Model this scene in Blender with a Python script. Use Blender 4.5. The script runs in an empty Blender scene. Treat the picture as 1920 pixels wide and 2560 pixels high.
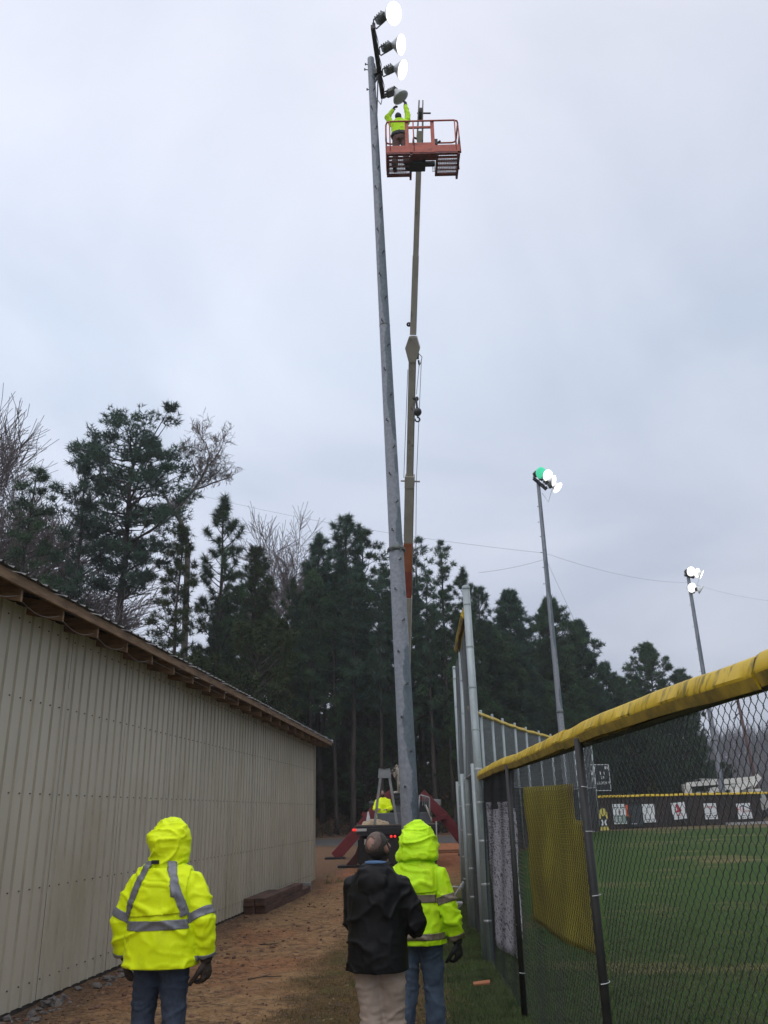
import bpy, bmesh, math, random
import numpy as np
from mathutils import Vector, Matrix
C = bpy.context.scene.collection
SC = bpy.context.scene
rng = np.random.default_rng(7)
random.seed(7)

# ------------------------------------------------------------------ camera
FPX, CAMH, PITCH, ROLL = 2070.0, 1.9, math.radians(20.0), math.radians(1.4)
_F = np.array([0, math.cos(PITCH), math.sin(PITCH)])
_U0 = np.array([0, -math.sin(PITCH), math.cos(PITCH)])
_R0 = np.array([1.0, 0, 0])
_R = _R0 * math.cos(ROLL) - _U0 * math.sin(ROLL)
_U = _R0 * math.sin(ROLL) + _U0 * math.cos(ROLL)
CAM = np.array([0, 0, CAMH])
cam_d = bpy.data.cameras.new('camera')
cam = bpy.data.objects.new('camera', cam_d)
C.objects.link(cam)
cam.matrix_world = Matrix(((_R[0], _U[0], -_F[0], 0), (_R[1], _U[1], -_F[1], 0), (_R[2], _U[2], -_F[2], CAMH), (0, 0, 0, 1)))
cam_d.sensor_fit = 'VERTICAL'
cam_d.sensor_height = 36.0
cam_d.lens = 36.0 * FPX / 2560.0
cam_d.clip_start = 0.05
cam_d.clip_end = 3000
SC.camera = cam

# ------------------------------------------------------------------ world, sun, exposure
SUN_EL, SUN_AZ = math.radians(58), math.radians(200)     # azimuth clockwise from +Y : behind and left of the camera
w = bpy.data.worlds.new('World')
SC.world = w
w.use_nodes = True
nt = w.node_tree
nt.nodes.clear()
N = nt.nodes.new
out = N('ShaderNodeOutputWorld'); bg = N('ShaderNodeBackground')
sky = N('ShaderNodeTexSky'); sky.sky_type = 'NISHITA'; sky.sun_disc = False
sky.sun_elevation = SUN_EL; sky.sun_rotation = SUN_AZ
tc = N('ShaderNodeTexCoord'); sep = N('ShaderNodeSeparateXYZ')
nt.links.new(tc.outputs['Generated'], sep.inputs[0])
# cloud deck: project the view direction on a flat layer
addz = N('ShaderNodeMath'); addz.operation = 'ADD'; addz.inputs[1].default_value = 0.35
absz = N('ShaderNodeMath'); absz.operation = 'ABSOLUTE'
nt.links.new(sep.outputs['Z'], absz.inputs[0]); nt.links.new(absz.outputs[0], addz.inputs[0])
comb = N('ShaderNodeCombineXYZ')
for i, ax in enumerate('XY'):
    dv = N('ShaderNodeMath'); dv.operation = 'DIVIDE'
    nt.links.new(sep.outputs[ax], dv.inputs[0]); nt.links.new(addz.outputs[0], dv.inputs[1])
    nt.links.new(dv.outputs[0], comb.inputs[i])
nz = N('ShaderNodeTexNoise'); nz.inputs['Scale'].default_value = 1.9; nz.inputs['Detail'].default_value = 7
nz.inputs['Roughness'].default_value = 0.5; nz.inputs['Distortion'].default_value = 0.5
nt.links.new(comb.outputs[0], nz.inputs['Vector'])
grad = N('ShaderNodeValToRGB')
cr = grad.color_ramp
cr.elements[0].position = 0.0; cr.elements[0].color = (0.43, 0.455, 0.545, 1)
cr.elements[1].position = 1.0; cr.elements[1].color = (0.88, 0.89, 0.99, 1)
e = cr.elements.new(0.28); e.color = (0.585, 0.625, 0.745, 1)
e = cr.elements.new(0.50); e.color = (0.655, 0.715, 0.845, 1)
e = cr.elements.new(0.74); e.color = (0.755, 0.77, 0.885, 1)
nt.links.new(absz.outputs[0], grad.inputs[0])
cl = N('ShaderNodeValToRGB')
cl.color_ramp.elements[0].position = 0.28; cl.color_ramp.elements[0].color = (0.755, 0.80, 0.83, 1)
cl.color_ramp.elements[1].position = 0.72; cl.color_ramp.elements[1].color = (1.085, 1.08, 1.05, 1)
nt.links.new(nz.outputs['Fac'], cl.inputs[0])
mul = N('ShaderNodeMix'); mul.data_type = 'RGBA'; mul.blend_type = 'MULTIPLY'; mul.inputs[0].default_value = 1.0
az = N('ShaderNodeMapRange'); az.inputs[1].default_value = -0.5; az.inputs[2].default_value = 0.5
az.inputs[3].default_value = 1.10; az.inputs[4].default_value = 0.93; az.interpolation_type = 'SMOOTHSTEP'     # the deck is thinner to the left
nt.links.new(sep.outputs['X'], az.inputs[0])
azm = N('ShaderNodeMix'); azm.data_type = 'RGBA'; azm.blend_type = 'MULTIPLY'; azm.inputs[0].default_value = 1.0
nt.links.new(grad.outputs[0], azm.inputs[6]); nt.links.new(az.outputs[0], azm.inputs[7])
nt.links.new(azm.outputs[2], mul.inputs[6]); nt.links.new(cl.outputs[0], mul.inputs[7])
sc10 = N('ShaderNodeMix'); sc10.data_type = 'RGBA'; sc10.blend_type = 'MULTIPLY'; sc10.inputs[0].default_value = 1.0
sc10.inputs[7].default_value = (10, 10, 10, 1)
nt.links.new(mul.outputs[2], sc10.inputs[6])
mx = N('ShaderNodeMix'); mx.data_type = 'RGBA'; mx.inputs[0].default_value = 0.96
nt.links.new(sky.outputs[0], mx.inputs[6]); nt.links.new(sc10.outputs[2], mx.inputs[7])
nt.links.new(mx.outputs[2], bg.inputs['Color'])
bg.inputs['Strength'].default_value = 0.1
nt.links.new(bg.outputs[0], out.inputs['Surface'])
sun_d = bpy.data.lights.new('sun', 'SUN')
sun_d.energy = 1.0; sun_d.angle = math.radians(80); sun_d.color = (1.0, 0.97, 0.93)
sun = bpy.data.objects.new('sun', sun_d)
C.objects.link(sun)
_sd = Vector((math.cos(SUN_EL) * math.sin(SUN_AZ), math.cos(SUN_EL) * math.cos(SUN_AZ), math.sin(SUN_EL)))
sun.rotation_euler = _sd.to_track_quat('Z', 'Y').to_euler()
sun.location = (0, -20, 60)
SC.view_settings.view_transform = 'Standard'
SC.view_settings.look = 'None'
SC.view_settings.exposure = 0.22
SC.view_settings.gamma = 1.0
SC.view_settings.use_curve_mapping = False
SC.cycles.max_bounces = 6
SC.cycles.transparent_max_bounces = 24
SC.cycles.diffuse_bounces = 3

# ------------------------------------------------------------------ pixel helpers (photo pixels -> points in the place)
def ray(x, y):
    return _F + (x - 960) / FPX * _R - (y - 1280) / FPX * _U
def AT(x, y, Y):
    d = ray(x, y)
    return CAM + d * (Y / d[1])
def AZ(x, y, z=0.0):
    d = ray(x, y)
    return CAM + d * ((z - CAM[2]) / d[2])
def sstep(a, b, x):
    t = np.clip((np.asarray(x, float) - a) / (b - a), 0, 1)
    return t * t * (3 - 2 * t)
def terrain(x, y):
    return 0.34 * sstep(22, 36, y) + 0.16 * sstep(45, 70, y)
def AG(x, y):
    z = 0.0
    for _ in range(12):
        p = AZ(x, y, z)
        z = float(terrain(p[0], p[1]))
    return AZ(x, y, z)

# ------------------------------------------------------------------ numpy noise
def _hash(ix, iy, iz):
    h = (ix.astype(np.int64) * 374761393 + iy.astype(np.int64) * 668265263 + iz.astype(np.int64) * 2147483647) & 0x7fffffff
    h = (h ^ (h >> 13)) * 1274126177 & 0x7fffffff
    return ((h ^ (h >> 16)) & 0xffff) / 32767.5 - 1.0
def vnoise(P):
    P = np.asarray(P, float)
    i = np.floor(P); f = P - i
    u = f * f * f * (f * (f * 6 - 15) + 10)
    r = 0
    for dx in (0, 1):
        for dy in (0, 1):
            for dz in (0, 1):
                wgt = (u[:, 0] if dx else 1 - u[:, 0]) * (u[:, 1] if dy else 1 - u[:, 1]) * (u[:, 2] if dz else 1 - u[:, 2])
                r = r + wgt * _hash(i[:, 0] + dx, i[:, 1] + dy, i[:, 2] + dz)
    return r
def fbm(P, o=3):
    P = np.asarray(P, float); r = 0; a = 1.0
    for k in range(o):
        r = r + a * vnoise(P * 2 ** k + 17.3 * k); a *= 0.5
    return r / 1.75

# ------------------------------------------------------------------ materials
MATS = {}
def mat(name, c1, c2=None, scale=4.0, rough=0.6, metal=0.0, bump=0.0, bscale=None, stretch=(1, 1, 1), c3=None, pos3=(0.35, 0.65),
        spec=0.5, detail=5.0, emit=None, estr=0.0, transl=0.0, alpha=1.0, sheen=0.0, coat=0.0, blotch=None, crumple=0.0):
    if name in MATS:
        return MATS[name]
    m = bpy.data.materials.new(name); m.use_nodes = True
    t = m.node_tree; t.nodes.clear()
    n = t.nodes.new; L = t.links.new
    o = n('ShaderNodeOutputMaterial'); b = n('ShaderNodeBsdfPrincipled')
    b.inputs['Roughness'].default_value = rough; b.inputs['Metallic'].default_value = metal
    b.inputs['Specular IOR Level'].default_value = spec
    b.inputs['Sheen Weight'].default_value = sheen
    b.inputs['Coat Weight'].default_value = coat
    g = n('ShaderNodeNewGeometry'); mp = n('ShaderNodeMapping')
    mp.inputs['Scale'].default_value = stretch
    L(g.outputs['Position'], mp.inputs[0])
    nz = n('ShaderNodeTexNoise'); nz.inputs['Scale'].default_value = scale; nz.inputs['Detail'].default_value = detail
    nz.inputs['Roughness'].default_value = 0.6
    L(mp.outputs[0], nz.inputs['Vector'])
    rp = n('ShaderNodeValToRGB')
    c2 = c2 or tuple(x * 0.75 for x in c1)
    rp.color_ramp.elements[0].position = pos3[0]; rp.color_ramp.elements[0].color = (*c2, 1)
    rp.color_ramp.elements[1].position = pos3[1]; rp.color_ramp.elements[1].color = (*c1, 1)
    if c3:
        ee = rp.color_ramp.elements.new((pos3[0] + pos3[1]) / 2); ee.color = (*c3, 1)
    L(nz.outputs['Fac'], rp.inputs[0])
    col = rp.outputs[0]
    if blotch:                                   # (colour, scale, threshold low, high, stretch): stains and wear
        bc, bs, lo, hi, bst = blotch
        mp2 = n('ShaderNodeMapping'); mp2.inputs['Scale'].default_value = bst; L(g.outputs['Position'], mp2.inputs[0])
        n2 = n('ShaderNodeTexNoise'); n2.inputs['Scale'].default_value = bs; n2.inputs['Detail'].default_value = 6
        n2.inputs['Roughness'].default_value = 0.65
        L(mp2.outputs[0], n2.inputs['Vector'])
        mr = n('ShaderNodeMapRange'); mr.inputs[1].default_value = lo; mr.inputs[2].default_value = hi
        L(n2.outputs['Fac'], mr.inputs[0])
        mm = n('ShaderNodeMix'); mm.data_type = 'RGBA'
        L(mr.outputs[0], mm.inputs[0]); L(col, mm.inputs[6]); mm.inputs[7].default_value = (*bc, 1)
        col = mm.outputs[2]
    L(col, b.inputs['Base Color'])
    if bump:
        nb = n('ShaderNodeTexNoise'); nb.inputs['Scale'].default_value = bscale or scale * 6; nb.inputs['Detail'].default_value = 4
        L(mp.outputs[0], nb.inputs['Vector'])
        bp = n('ShaderNodeBump'); bp.inputs['Strength'].default_value = bump; bp.inputs['Distance'].default_value = 0.02
        L(nb.outputs['Fac'], bp.inputs['Height']); L(bp.outputs[0], b.inputs['Normal'])
    if crumple:
        nr = n('ShaderNodeTexNoise'); nr.noise_type = 'RIDGED_MULTIFRACTAL'; nr.inputs['Scale'].default_value = 5.5; nr.inputs['Detail'].default_value = 2.5
        nr.inputs['Distortion'].default_value = .6; L(mp.outputs[0], nr.inputs['Vector'])
        bq = n('ShaderNodeBump'); bq.inputs['Strength'].default_value = crumple; bq.inputs['Distance'].default_value = .012
        L(nr.outputs['Fac'], bq.inputs['Height'])
        if bump: L(bp.outputs[0], bq.inputs['Normal'])
        L(bq.outputs[0], b.inputs['Normal'])
    if emit:
        b.inputs['Emission Color'].default_value = (*emit, 1); b.inputs['Emission Strength'].default_value = estr
    sh = b.outputs[0]
    if transl:
        tr = n('ShaderNodeBsdfTranslucent'); L(col, tr.inputs['Color'])
        ms = n('ShaderNodeMixShader'); ms.inputs[0].default_value = transl
        L(sh, ms.inputs[1]); L(tr.outputs[0], ms.inputs[2]); sh = ms.outputs[0]
    if alpha < 1:
        tp = n('ShaderNodeBsdfTransparent'); ms = n('ShaderNodeMixShader'); ms.inputs[0].default_value = alpha
        L(tp.outputs[0], ms.inputs[1]); L(sh, ms.inputs[2]); sh = ms.outputs[0]
    L(sh, o.inputs['Surface'])
    MATS[name] = m
    return m

# ------------------------------------------------------------------ mesh builder
class MB:
    def __init__(s, o=(0, 0, 0)):
        s.v = []; s.f = []; s.o = np.array(o, float)
    def add(s, vs, fs):
        k = len(s.v)
        s.v.extend([tuple(float(c) for c in p) for p in vs]); s.f.extend([tuple(i + k for i in f) for f in fs])
        return s
    def box(s, c, d, M=None):
        hx, hy, hz = d[0] / 2, d[1] / 2, d[2] / 2
        P = np.array([(x, y, z) for x in (-hx, hx) for y in (-hy, hy) for z in (-hz, hz)])
        if M is not None: P = P @ np.array(M).T
        P = P + np.array(c)
        return s.add(P, [(0, 1, 3, 2), (4, 6, 7, 5), (0, 4, 5, 1), (2, 3, 7, 6), (0, 2, 6, 4), (1, 5, 7, 3)])
    def beam(s, a, b, w, h, up=(0, 0, 1), w2=None, h2=None):
        a = np.array(a, float); b = np.array(b, float); d = b - a; d /= np.linalg.norm(d)
        up = np.array(up, float); x = np.cross(d, up); x /= np.linalg.norm(x); y = np.cross(x, d)
        w2 = w if w2 is None else w2; h2 = h if h2 is None else h2
        P = [a + x * sx * w / 2 + y * sy * h / 2 for sx, sy in ((-1, -1), (1, -1), (1, 1), (-1, 1))] + \
            [b + x * sx * w2 / 2 + y * sy * h2 / 2 for sx, sy in ((-1, -1), (1, -1), (1, 1), (-1, 1))]
        return s.add(P, [(3, 2, 1, 0), (4, 5, 6, 7), (0, 1, 5, 4), (1, 2, 6, 5), (2, 3, 7, 6), (3, 0, 4, 7)])
    def tube(s, pts, r, n=8, caps=True, round_ends=False, squash=None):
        pts = [np.array(p, float) for p in pts]
        if np.isscalar(r): r = [r] * len(pts)
        r = list(r)
        if round_ends:
            d0 = pts[0] - pts[1]; d0 /= np.linalg.norm(d0); d1 = pts[-1] - pts[-2]; d1 /= np.linalg.norm(d1)
            r0, r1 = r[0], r[-1]
            pts = [pts[0] + d0 * r0 * .95, pts[0] + d0 * r0 * .6] + pts + [pts[-1] + d1 * r1 * .6, pts[-1] + d1 * r1 * .95]
            r = [r0 * .3, r0 * .8] + r + [r1 * .8, r1 * .3]
        T = []
        for i in range(len(pts)):
            d = pts[min(i + 1, len(pts) - 1)] - pts[max(i - 1, 0)]
            T.append(d / (np.linalg.norm(d) + 1e-12))
        up = np.array([0, 0, 1.0]) if abs(T[0][2]) < .9 else np.array([0, 1.0, 0])
        x = np.cross(T[0], up); x /= np.linalg.norm(x)
        V = []
        for i, p in enumerate(pts):
            x = x - T[i] * (x @ T[i]); x /= np.linalg.norm(x) + 1e-12; y = np.cross(T[i], x)
            for k in range(n):
                a = 2 * math.pi * k / n
                V.append(p + r[i] * (math.cos(a) * x + math.sin(a) * y))
        Fs = []
        for i in range(len(pts) - 1):
            for k in range(n):
                k2 = (k + 1) % n
                Fs.append((i * n + k, i * n + k2, (i + 1) * n + k2, (i + 1) * n + k))
        if caps:
            Fs.append(tuple(range(n - 1, -1, -1))); Fs.append(tuple((len(pts) - 1) * n + k for k in range(n)))
        return s.add(V, Fs)
    def lathe(s, prof, c, axis, n=20, cap0=False, cap1=False):   # prof: (distance along axis, radius)
        axis = np.array(axis, float); axis /= np.linalg.norm(axis); c = np.array(c, float)
        up = np.array([0, 0, 1.0]) if abs(axis[2]) < .9 else np.array([0, 1.0, 0])
        x = np.cross(axis, up); x /= np.linalg.norm(x); y = np.cross(axis, x)
        V = [c + axis * d + r * (math.cos(2 * math.pi * k / n) * x + math.sin(2 * math.pi * k / n) * y) for d, r in prof for k in range(n)]
        Fs = [(i * n + k, i * n + (k + 1) % n, (i + 1) * n + (k + 1) % n, (i + 1) * n + k) for i in range(len(prof) - 1) for k in range(n)]
        if cap0: Fs.append(tuple(range(n - 1, -1, -1)))
        if cap1: Fs.append(tuple((len(prof) - 1) * n + k for k in range(n)))
        return s.add(V, Fs)
    def ell(s, c, r, M=None, nu=16, nv=10):
        V = [(0, 0, r[2])]
        for j in range(1, nv):
            th = math.pi * j / nv
            for i in range(nu):
                ph = 2 * math.pi * i / nu
                V.append((r[0] * math.sin(th) * math.cos(ph), r[1] * math.sin(th) * math.sin(ph), r[2] * math.cos(th)))
        V.append((0, 0, -r[2]))
        V = np.array(V)
        if M is not None: V = V @ np.array(M).T
        V = V + np.array(c)
        Fs = [(0, 1 + i, 1 + (i + 1) % nu) for i in range(nu)]
        for j in range(nv - 2):
            for i in range(nu):
                a = 1 + j * nu + i; b = 1 + j * nu + (i + 1) % nu
                Fs.append((a, a + nu, b + nu, b))
        k = 1 + (nv - 2) * nu
        Fs += [(k + (i + 1) % nu, k + i, len(V) - 1) for i in range(nu)]
        return s.add(V, Fs)
    def loft(s, rings, n=24):          # rings (z, cx, cy, rx, ry): closed super-elliptic trunk
        V = []
        for z, cx, cy, rx, ry in rings:
            for k in range(n):
                a = 2 * math.pi * k / n
                ca, sa = math.cos(a), math.sin(a)
                V.append((cx + rx * math.copysign(abs(ca) ** .85, ca), cy + ry * math.copysign(abs(sa) ** .85, sa), z))
        m = len(rings)
        Fs = [(i * n + k, i * n + (k + 1) % n, (i + 1) * n + (k + 1) % n, (i + 1) * n + k) for i in range(m - 1) for k in range(n)]
        Fs.append(tuple(range(n - 1, -1, -1))); Fs.append(tuple((m - 1) * n + k for k in range(n)))
        return s.add(V, Fs)
    def prism(s, poly, a, b):          # poly: (u,w) pairs in plane spanned by a.. ; a,b: functions mapping (u,w)->point at both ends
        n = len(poly)
        V = [a(*p) for p in poly] + [b(*p) for p in poly]
        Fs = [tuple(range(n - 1, -1, -1)), tuple(range(n, 2 * n))] + [(i, (i + 1) % n, n + (i + 1) % n, n + i) for i in range(n)]
        return s.add(V, Fs)
    def build(s, name, m, parent=None, smooth=False, bevel=0.0):
        V = np.array(s.v, float) - s.o
        return link_mesh(name, V, s.f, m, parent, smooth, bevel)

def link_mesh(name, V, Fs, m, parent=None, smooth=False, bevel=0.0):
    me = bpy.data.meshes.new(name)
    me.from_pydata([tuple(p) for p in V], [], Fs) if not isinstance(Fs, np.ndarray) else fast_mesh(me, V, Fs)
    me.update()
    if m: me.materials.append(m)
    if smooth: me.polygons.foreach_set('use_smooth', [True] * len(me.polygons))
    o = bpy.data.objects.new(name, me); C.objects.link(o)
    if parent: o.parent = parent
    if bevel:
        md = o.modifiers.new('bevel', 'BEVEL'); md.width = bevel; md.segments = 2; md.limit_method = 'ANGLE'
    return o
def fast_mesh(me, V, Fs):
    V = np.asarray(V, np.float32); k = Fs.shape[1]
    me.vertices.add(len(V)); me.vertices.foreach_set('co', V.ravel())
    me.loops.add(Fs.size); me.loops.foreach_set('vertex_index', Fs.astype(np.int32).ravel())
    me.polygons.add(len(Fs)); me.polygons.foreach_set('loop_start', np.arange(0, Fs.size, k, dtype=np.int32))
    try: me.polygons.foreach_set('loop_total', np.full(len(Fs), k, np.int32))
    except Exception: pass
    me.update(calc_edges=True); me.validate()

def tag(o, label=None, cat=None, group=None, kind=None):
    if label: o['label'] = label
    if cat: o['category'] = cat
    if group: o['group'] = group
    if kind: o['kind'] = kind
    return o
def thing(name, loc, label, cat, group=None, rz=0.0):
    o = bpy.data.objects.new(name, None); C.objects.link(o)
    o.empty_display_size = 0.2
    o.location = tuple(float(c) for c in loc); o.rotation_euler = (0, 0, rz)
    return tag(o, label, cat, group)
def kids(o):
    return [c for c in bpy.data.objects if c.parent == o]
def copy_tree(o, parent=None, _k=None):
    c = o.copy(); C.objects.link(c)
    if parent: c.parent = parent
    for ch in list(o.children): copy_tree(ch, c)
    return c
def text_mb(txt, size):
    cu = bpy.data.curves.new('lettering', 'FONT'); cu.body = txt; cu.size = size; cu.extrude = 0.004
    cu.align_x = 'CENTER'; cu.align_y = 'CENTER'; cu.resolution_u = 2
    o = bpy.data.objects.new('lettering', cu); C.objects.link(o)
    dg = bpy.context.evaluated_depsgraph_get()
    me = bpy.data.meshes.new_from_object(o.evaluated_get(dg))
    V = np.array([v.co[:] for v in me.vertices]); Fs = [tuple(p.vertices) for p in me.polygons]
    bpy.data.objects.remove(o); bpy.data.curves.remove(cu); bpy.data.meshes.remove(me)
    return V, Fs

# ------------------------------------------------------------------ solid union (voxel remesh) for bodies and clothes
def solid(mb, voxel, smooth=4, disp=None):
    me = bpy.data.meshes.new('tmp'); me.from_pydata(mb.v, [], mb.f); me.update()
    o = bpy.data.objects.new('tmp', me); C.objects.link(o)
    md = o.modifiers.new('r', 'REMESH'); md.mode = 'VOXEL'; md.voxel_size = voxel; md.adaptivity = 0
    dg = bpy.context.evaluated_depsgraph_get()
    m2 = bpy.data.meshes.new_from_object(o.evaluated_get(dg))
    V = np.zeros(len(m2.vertices) * 3); m2.vertices.foreach_get('co', V); V = V.reshape(-1, 3)
    E = np.zeros(len(m2.edges) * 2, int); m2.edges.foreach_get('vertices', E); E = E.reshape(-1, 2)
    Fs = [tuple(p.vertices) for p in m2.polygons]
    bpy.data.objects.remove(o); bpy.data.meshes.remove(me); bpy.data.meshes.remove(m2)
    deg = np.bincount(E.ravel(), minlength=len(V)).astype(float)[:, None]
    def lap(X):
        S = np.zeros_like(X)
        np.add.at(S, E[:, 0], X[E[:, 1]]); np.add.at(S, E[:, 1], X[E[:, 0]])
        return S / np.maximum(deg, 1)
    for _ in range(smooth):
        V = V + 0.55 * (lap(V) - V)
    if disp is not None:
        Nn = normals(V, Fs)
        d = disp(V, Nn)
        V = V + Nn * d[:, None]
        V = V + 0.25 * (lap(V) - V)
    return V, Fs
def normals(V, Fs):
    Q = np.array([f if len(f) == 4 else (*f, f[-1]) for f in Fs])
    n = np.cross(V[Q[:, 2]] - V[Q[:, 0]], V[Q[:, 3]] - V[Q[:, 1]])
    Nn = np.zeros_like(V)
    for k in range(4): np.add.at(Nn, Q[:, k], n)
    return Nn / (np.linalg.norm(Nn, axis=1)[:, None] + 1e-12)
def patch(V, Fs, planes, off, thick, name, m, parent, pick=None, smooth=True):
    """a piece of cloth cut out of a garment by planes (keep the side the normal points away from)"""
    bm = bmesh.new()
    bv = [bm.verts.new(p) for p in V]
    for f in Fs:
        if pick is not None and not pick(V[list(f)].mean(0)): continue
        try: bm.faces.new([bv[i] for i in f])
        except ValueError: pass
    for co, no in planes:
        bmesh.ops.bisect_plane(bm, geom=bm.verts[:] + bm.edges[:] + bm.faces[:], plane_co=Vector(co), plane_no=Vector(no), clear_outer=True)
    for v in [v for v in bm.verts if not v.link_faces]: bm.verts.remove(v)
    if not bm.faces: bm.free(); return None
    bm.normal_update()
    ns = [v.normal.copy() for v in bm.verts]
    for v, nn in zip(bm.verts, ns): v.co += nn * off
    if thick: bmesh.ops.solidify(bm, geom=bm.faces[:], thickness=thick)
    me = bpy.data.meshes.new(name); bm.to_mesh(me); bm.free()
    me.materials.append(m)
    if smooth: me.polygons.foreach_set('use_smooth', [True] * len(me.polygons))
    o = bpy.data.objects.new(name, me); C.objects.link(o); o.parent = parent
    return o
# ================================================================== SETTING
def terrain(x, y):
    return 0.34 * sstep(22, 36, y) + 0.34 * sstep(42, 58, y)
def bank(x, y):
    return 3.6 * sstep(53, 66, y) * (1 - sstep(3, 13, x))
FENCE = [(1.75, -25), (1.62, -2), (1.46, 3.0), (1.325, 5.8), (1.272, 9.2), (1.27, 12.33), (1.38, 15.7), (1.6, 19.8), (1.95, 23.8), (2.5, 27.6), (3.4, 31.4), (4.7, 35.3), (6.3, 39.4), (8.2, 43.6), (10.3, 48.2), (12.5, 53.4)]
_fy = np.array([p[1] for p in FENCE]); _fx = np.array([p[0] for p in FENCE])
def fence_x(y):
    return np.interp(y, _fy, _fx)

# ---- ground material driven by a zone attribute: R green, G dry grass, B red clay, A litter/wet
def ground_material():
    m = bpy.data.materials.new('clay_ground'); m.use_nodes = True
    t = m.node_tree; t.nodes.clear(); n = t.nodes.new; L = t.links.new
    o = n('ShaderNodeOutputMaterial'); b = n('ShaderNodeBsdfPrincipled'); b.inputs['Roughness'].default_value = 0.85
    b.inputs['Specular IOR Level'].default_value = 0.08
    at = n('ShaderNodeVertexColor'); at.layer_name = 'zone'
    sp = n('ShaderNodeSeparateColor'); L(at.outputs['Color'], sp.inputs[0])
    g = n('ShaderNodeNewGeometry')
    def noise(s, d=6, r=.65):
        z = n('ShaderNodeTexNoise'); z.inputs['Scale'].default_value = s; z.inputs['Detail'].default_value = d
        z.inputs['Roughness'].default_value = r; L(g.outputs['Position'], z.inputs['Vector']); return z.outputs['Fac']
    def ramp(f, stops):
        r = n('ShaderNodeValToRGB')
        r.color_ramp.elements[0].position = stops[0][0]; r.color_ramp.elements[0].color = (*stops[0][1], 1)
        r.color_ramp.elements[1].position = stops[-1][0]; r.color_ramp.elements[1].color = (*stops[-1][1], 1)
        for p, c in stops[1:-1]:
            e = r.color_ramp.elements.new(p); e.color = (*c, 1)
        L(f, r.inputs[0]); return r.outputs[0]
    def mix(f, a, c):
        x = n('ShaderNodeMix'); x.data_type = 'RGBA'; L(f, x.inputs[0]); L(a, x.inputs[6]); L(c, x.inputs[7]); return x.outputs[2]
    n_big, n_mid, n_fine = noise(0.9), noise(5), noise(24, 9, .75)
    sand = ramp(n_mid, [(.3, (.20, .115, .056)), (.5, (.29, .178, .092)), (.72, (.385, .252, .136))])
    clay = ramp(n_mid, [(.3, (.205, .080, .040)), (.55, (.315, .132, .068)), (.75, (.395, .188, .102))])
    dry = ramp(n_fine, [(.32, (.045, .028, .010)), (.5, (.100, .066, .026)), (.7, (.19, .132, .055))])
    grn = ramp(n_fine, [(.32, (.026, .046, .014)), (.5, (.058, .095, .027)), (.72, (.12, .14, .05))])
    lit = ramp(n_fine, [(.36, (.05, .034, .024)), (.52, (.13, .085, .055)), (.68, (.28, .20, .13))])
    col = mix(sp.outputs['Blue'], sand, clay)
    speck = ramp(n_fine, [(.34, (.25, .23, .21)), (.46, (.95, .95, .95)), (.68, (1.3, 1.25, 1.18))])
    mu = n('ShaderNodeMix'); mu.data_type = 'RGBA'; mu.blend_type = 'MULTIPLY'; mu.inputs[0].default_value = .8
    L(col, mu.inputs[6]); L(speck, mu.inputs[7]); col = mu.outputs[2]
    col = mix(at.outputs['Alpha'], col, lit)
    col = mix(sp.outputs['Green'], col, dry)
    col = mix(sp.outputs['Red'], col, grn)
    L(col, b.inputs['Base Color'])
    bp = n('ShaderNodeBump'); bp.inputs['Strength'].default_value = .9; bp.inputs['Distance'].default_value = .03
    L(n_fine, bp.inputs['Height']); L(bp.outputs[0], b.inputs['Normal'])
    L(b.outputs[0], o.inputs['Surface'])
    return m
GXS = np.unique(np.round(np.concatenate([[-210, -150, -80, -50, -35, -25, -18, -13, -9, -7], np.arange(-6, 2.31, .11), [3, 4.5, 6, 8, 11, 15, 20, 28, 40, 60, 100, 180, 260, 345]]), 3))
GYS = np.unique(np.round(np.concatenate([[-45, -30, -12, -4, 0, 3, 5], np.arange(6, 22, .13), np.arange(22, 36, .35), np.arange(36, 60, 1.0), [62, 65, 70, 80, 95, 120, 160, 220, 320, 435]]), 3))
def zones(X, Y):
    P = np.stack([X, Y, 0 * X], 1)
    b1 = fbm(P * [.9, .5, 1], 3); b2 = fbm(P * 2.6 + 5, 3); b3 = fbm(P * 6 + 9, 2)
    dfe = fence_x(Y) - X                       # metres from the fence towards the shed
    green = np.clip(sstep(1.15, .25, dfe + .5 * b1 + .25 * b2) * (1 - .75 * sstep(20, 27, Y)) * np.clip(.9 + .5 * b2, .3, 1), 0, 1)
    green = np.maximum(green, .75 * np.clip(sstep(.25, .5, b2 + .2 * b1) * sstep(2.6, 2.0, dfe) * sstep(15, 12, Y) * .55, 0, 1))
    tuft = sstep(.25, .6, b2) * sstep(23, 25, Y) * sstep(30, 27.5, Y) * sstep(2.6, 3.6, dfe)
    green = np.maximum(green, .8 * tuft)
    pathx = -1.25 + .055 * (Y - 10)
    dry = np.clip(sstep(-.15, .40, (X + 1.45 - .085 * (Y - 8.8)) + .40 * b1 + .30 * b2) * sstep(19, 12.5, Y + 2.5 * b1) * np.clip(.95 + .35 * b3, .4, 1), 0, 1)
    clay = np.clip(sstep(23, 29, Y + 2 * b1) + .55 * sstep(.0, .55, b1) + .25 * sstep(-1.6, -2.6, X - pathx), 0, 1)
    wall = -4.05 + .0989 * (Y - 9.73)
    lit = np.clip(sstep(1.15, .1, X - wall + .4 * b2 + .2 * b3) * .85 + .5 * sstep(.35, .65, b2), 0, 1)
    far = sstep(44, 54, Y)
    clay = clay * (1 - far)
    lit = np.maximum(lit, far * .9)
    return green, dry, clay, lit
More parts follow.
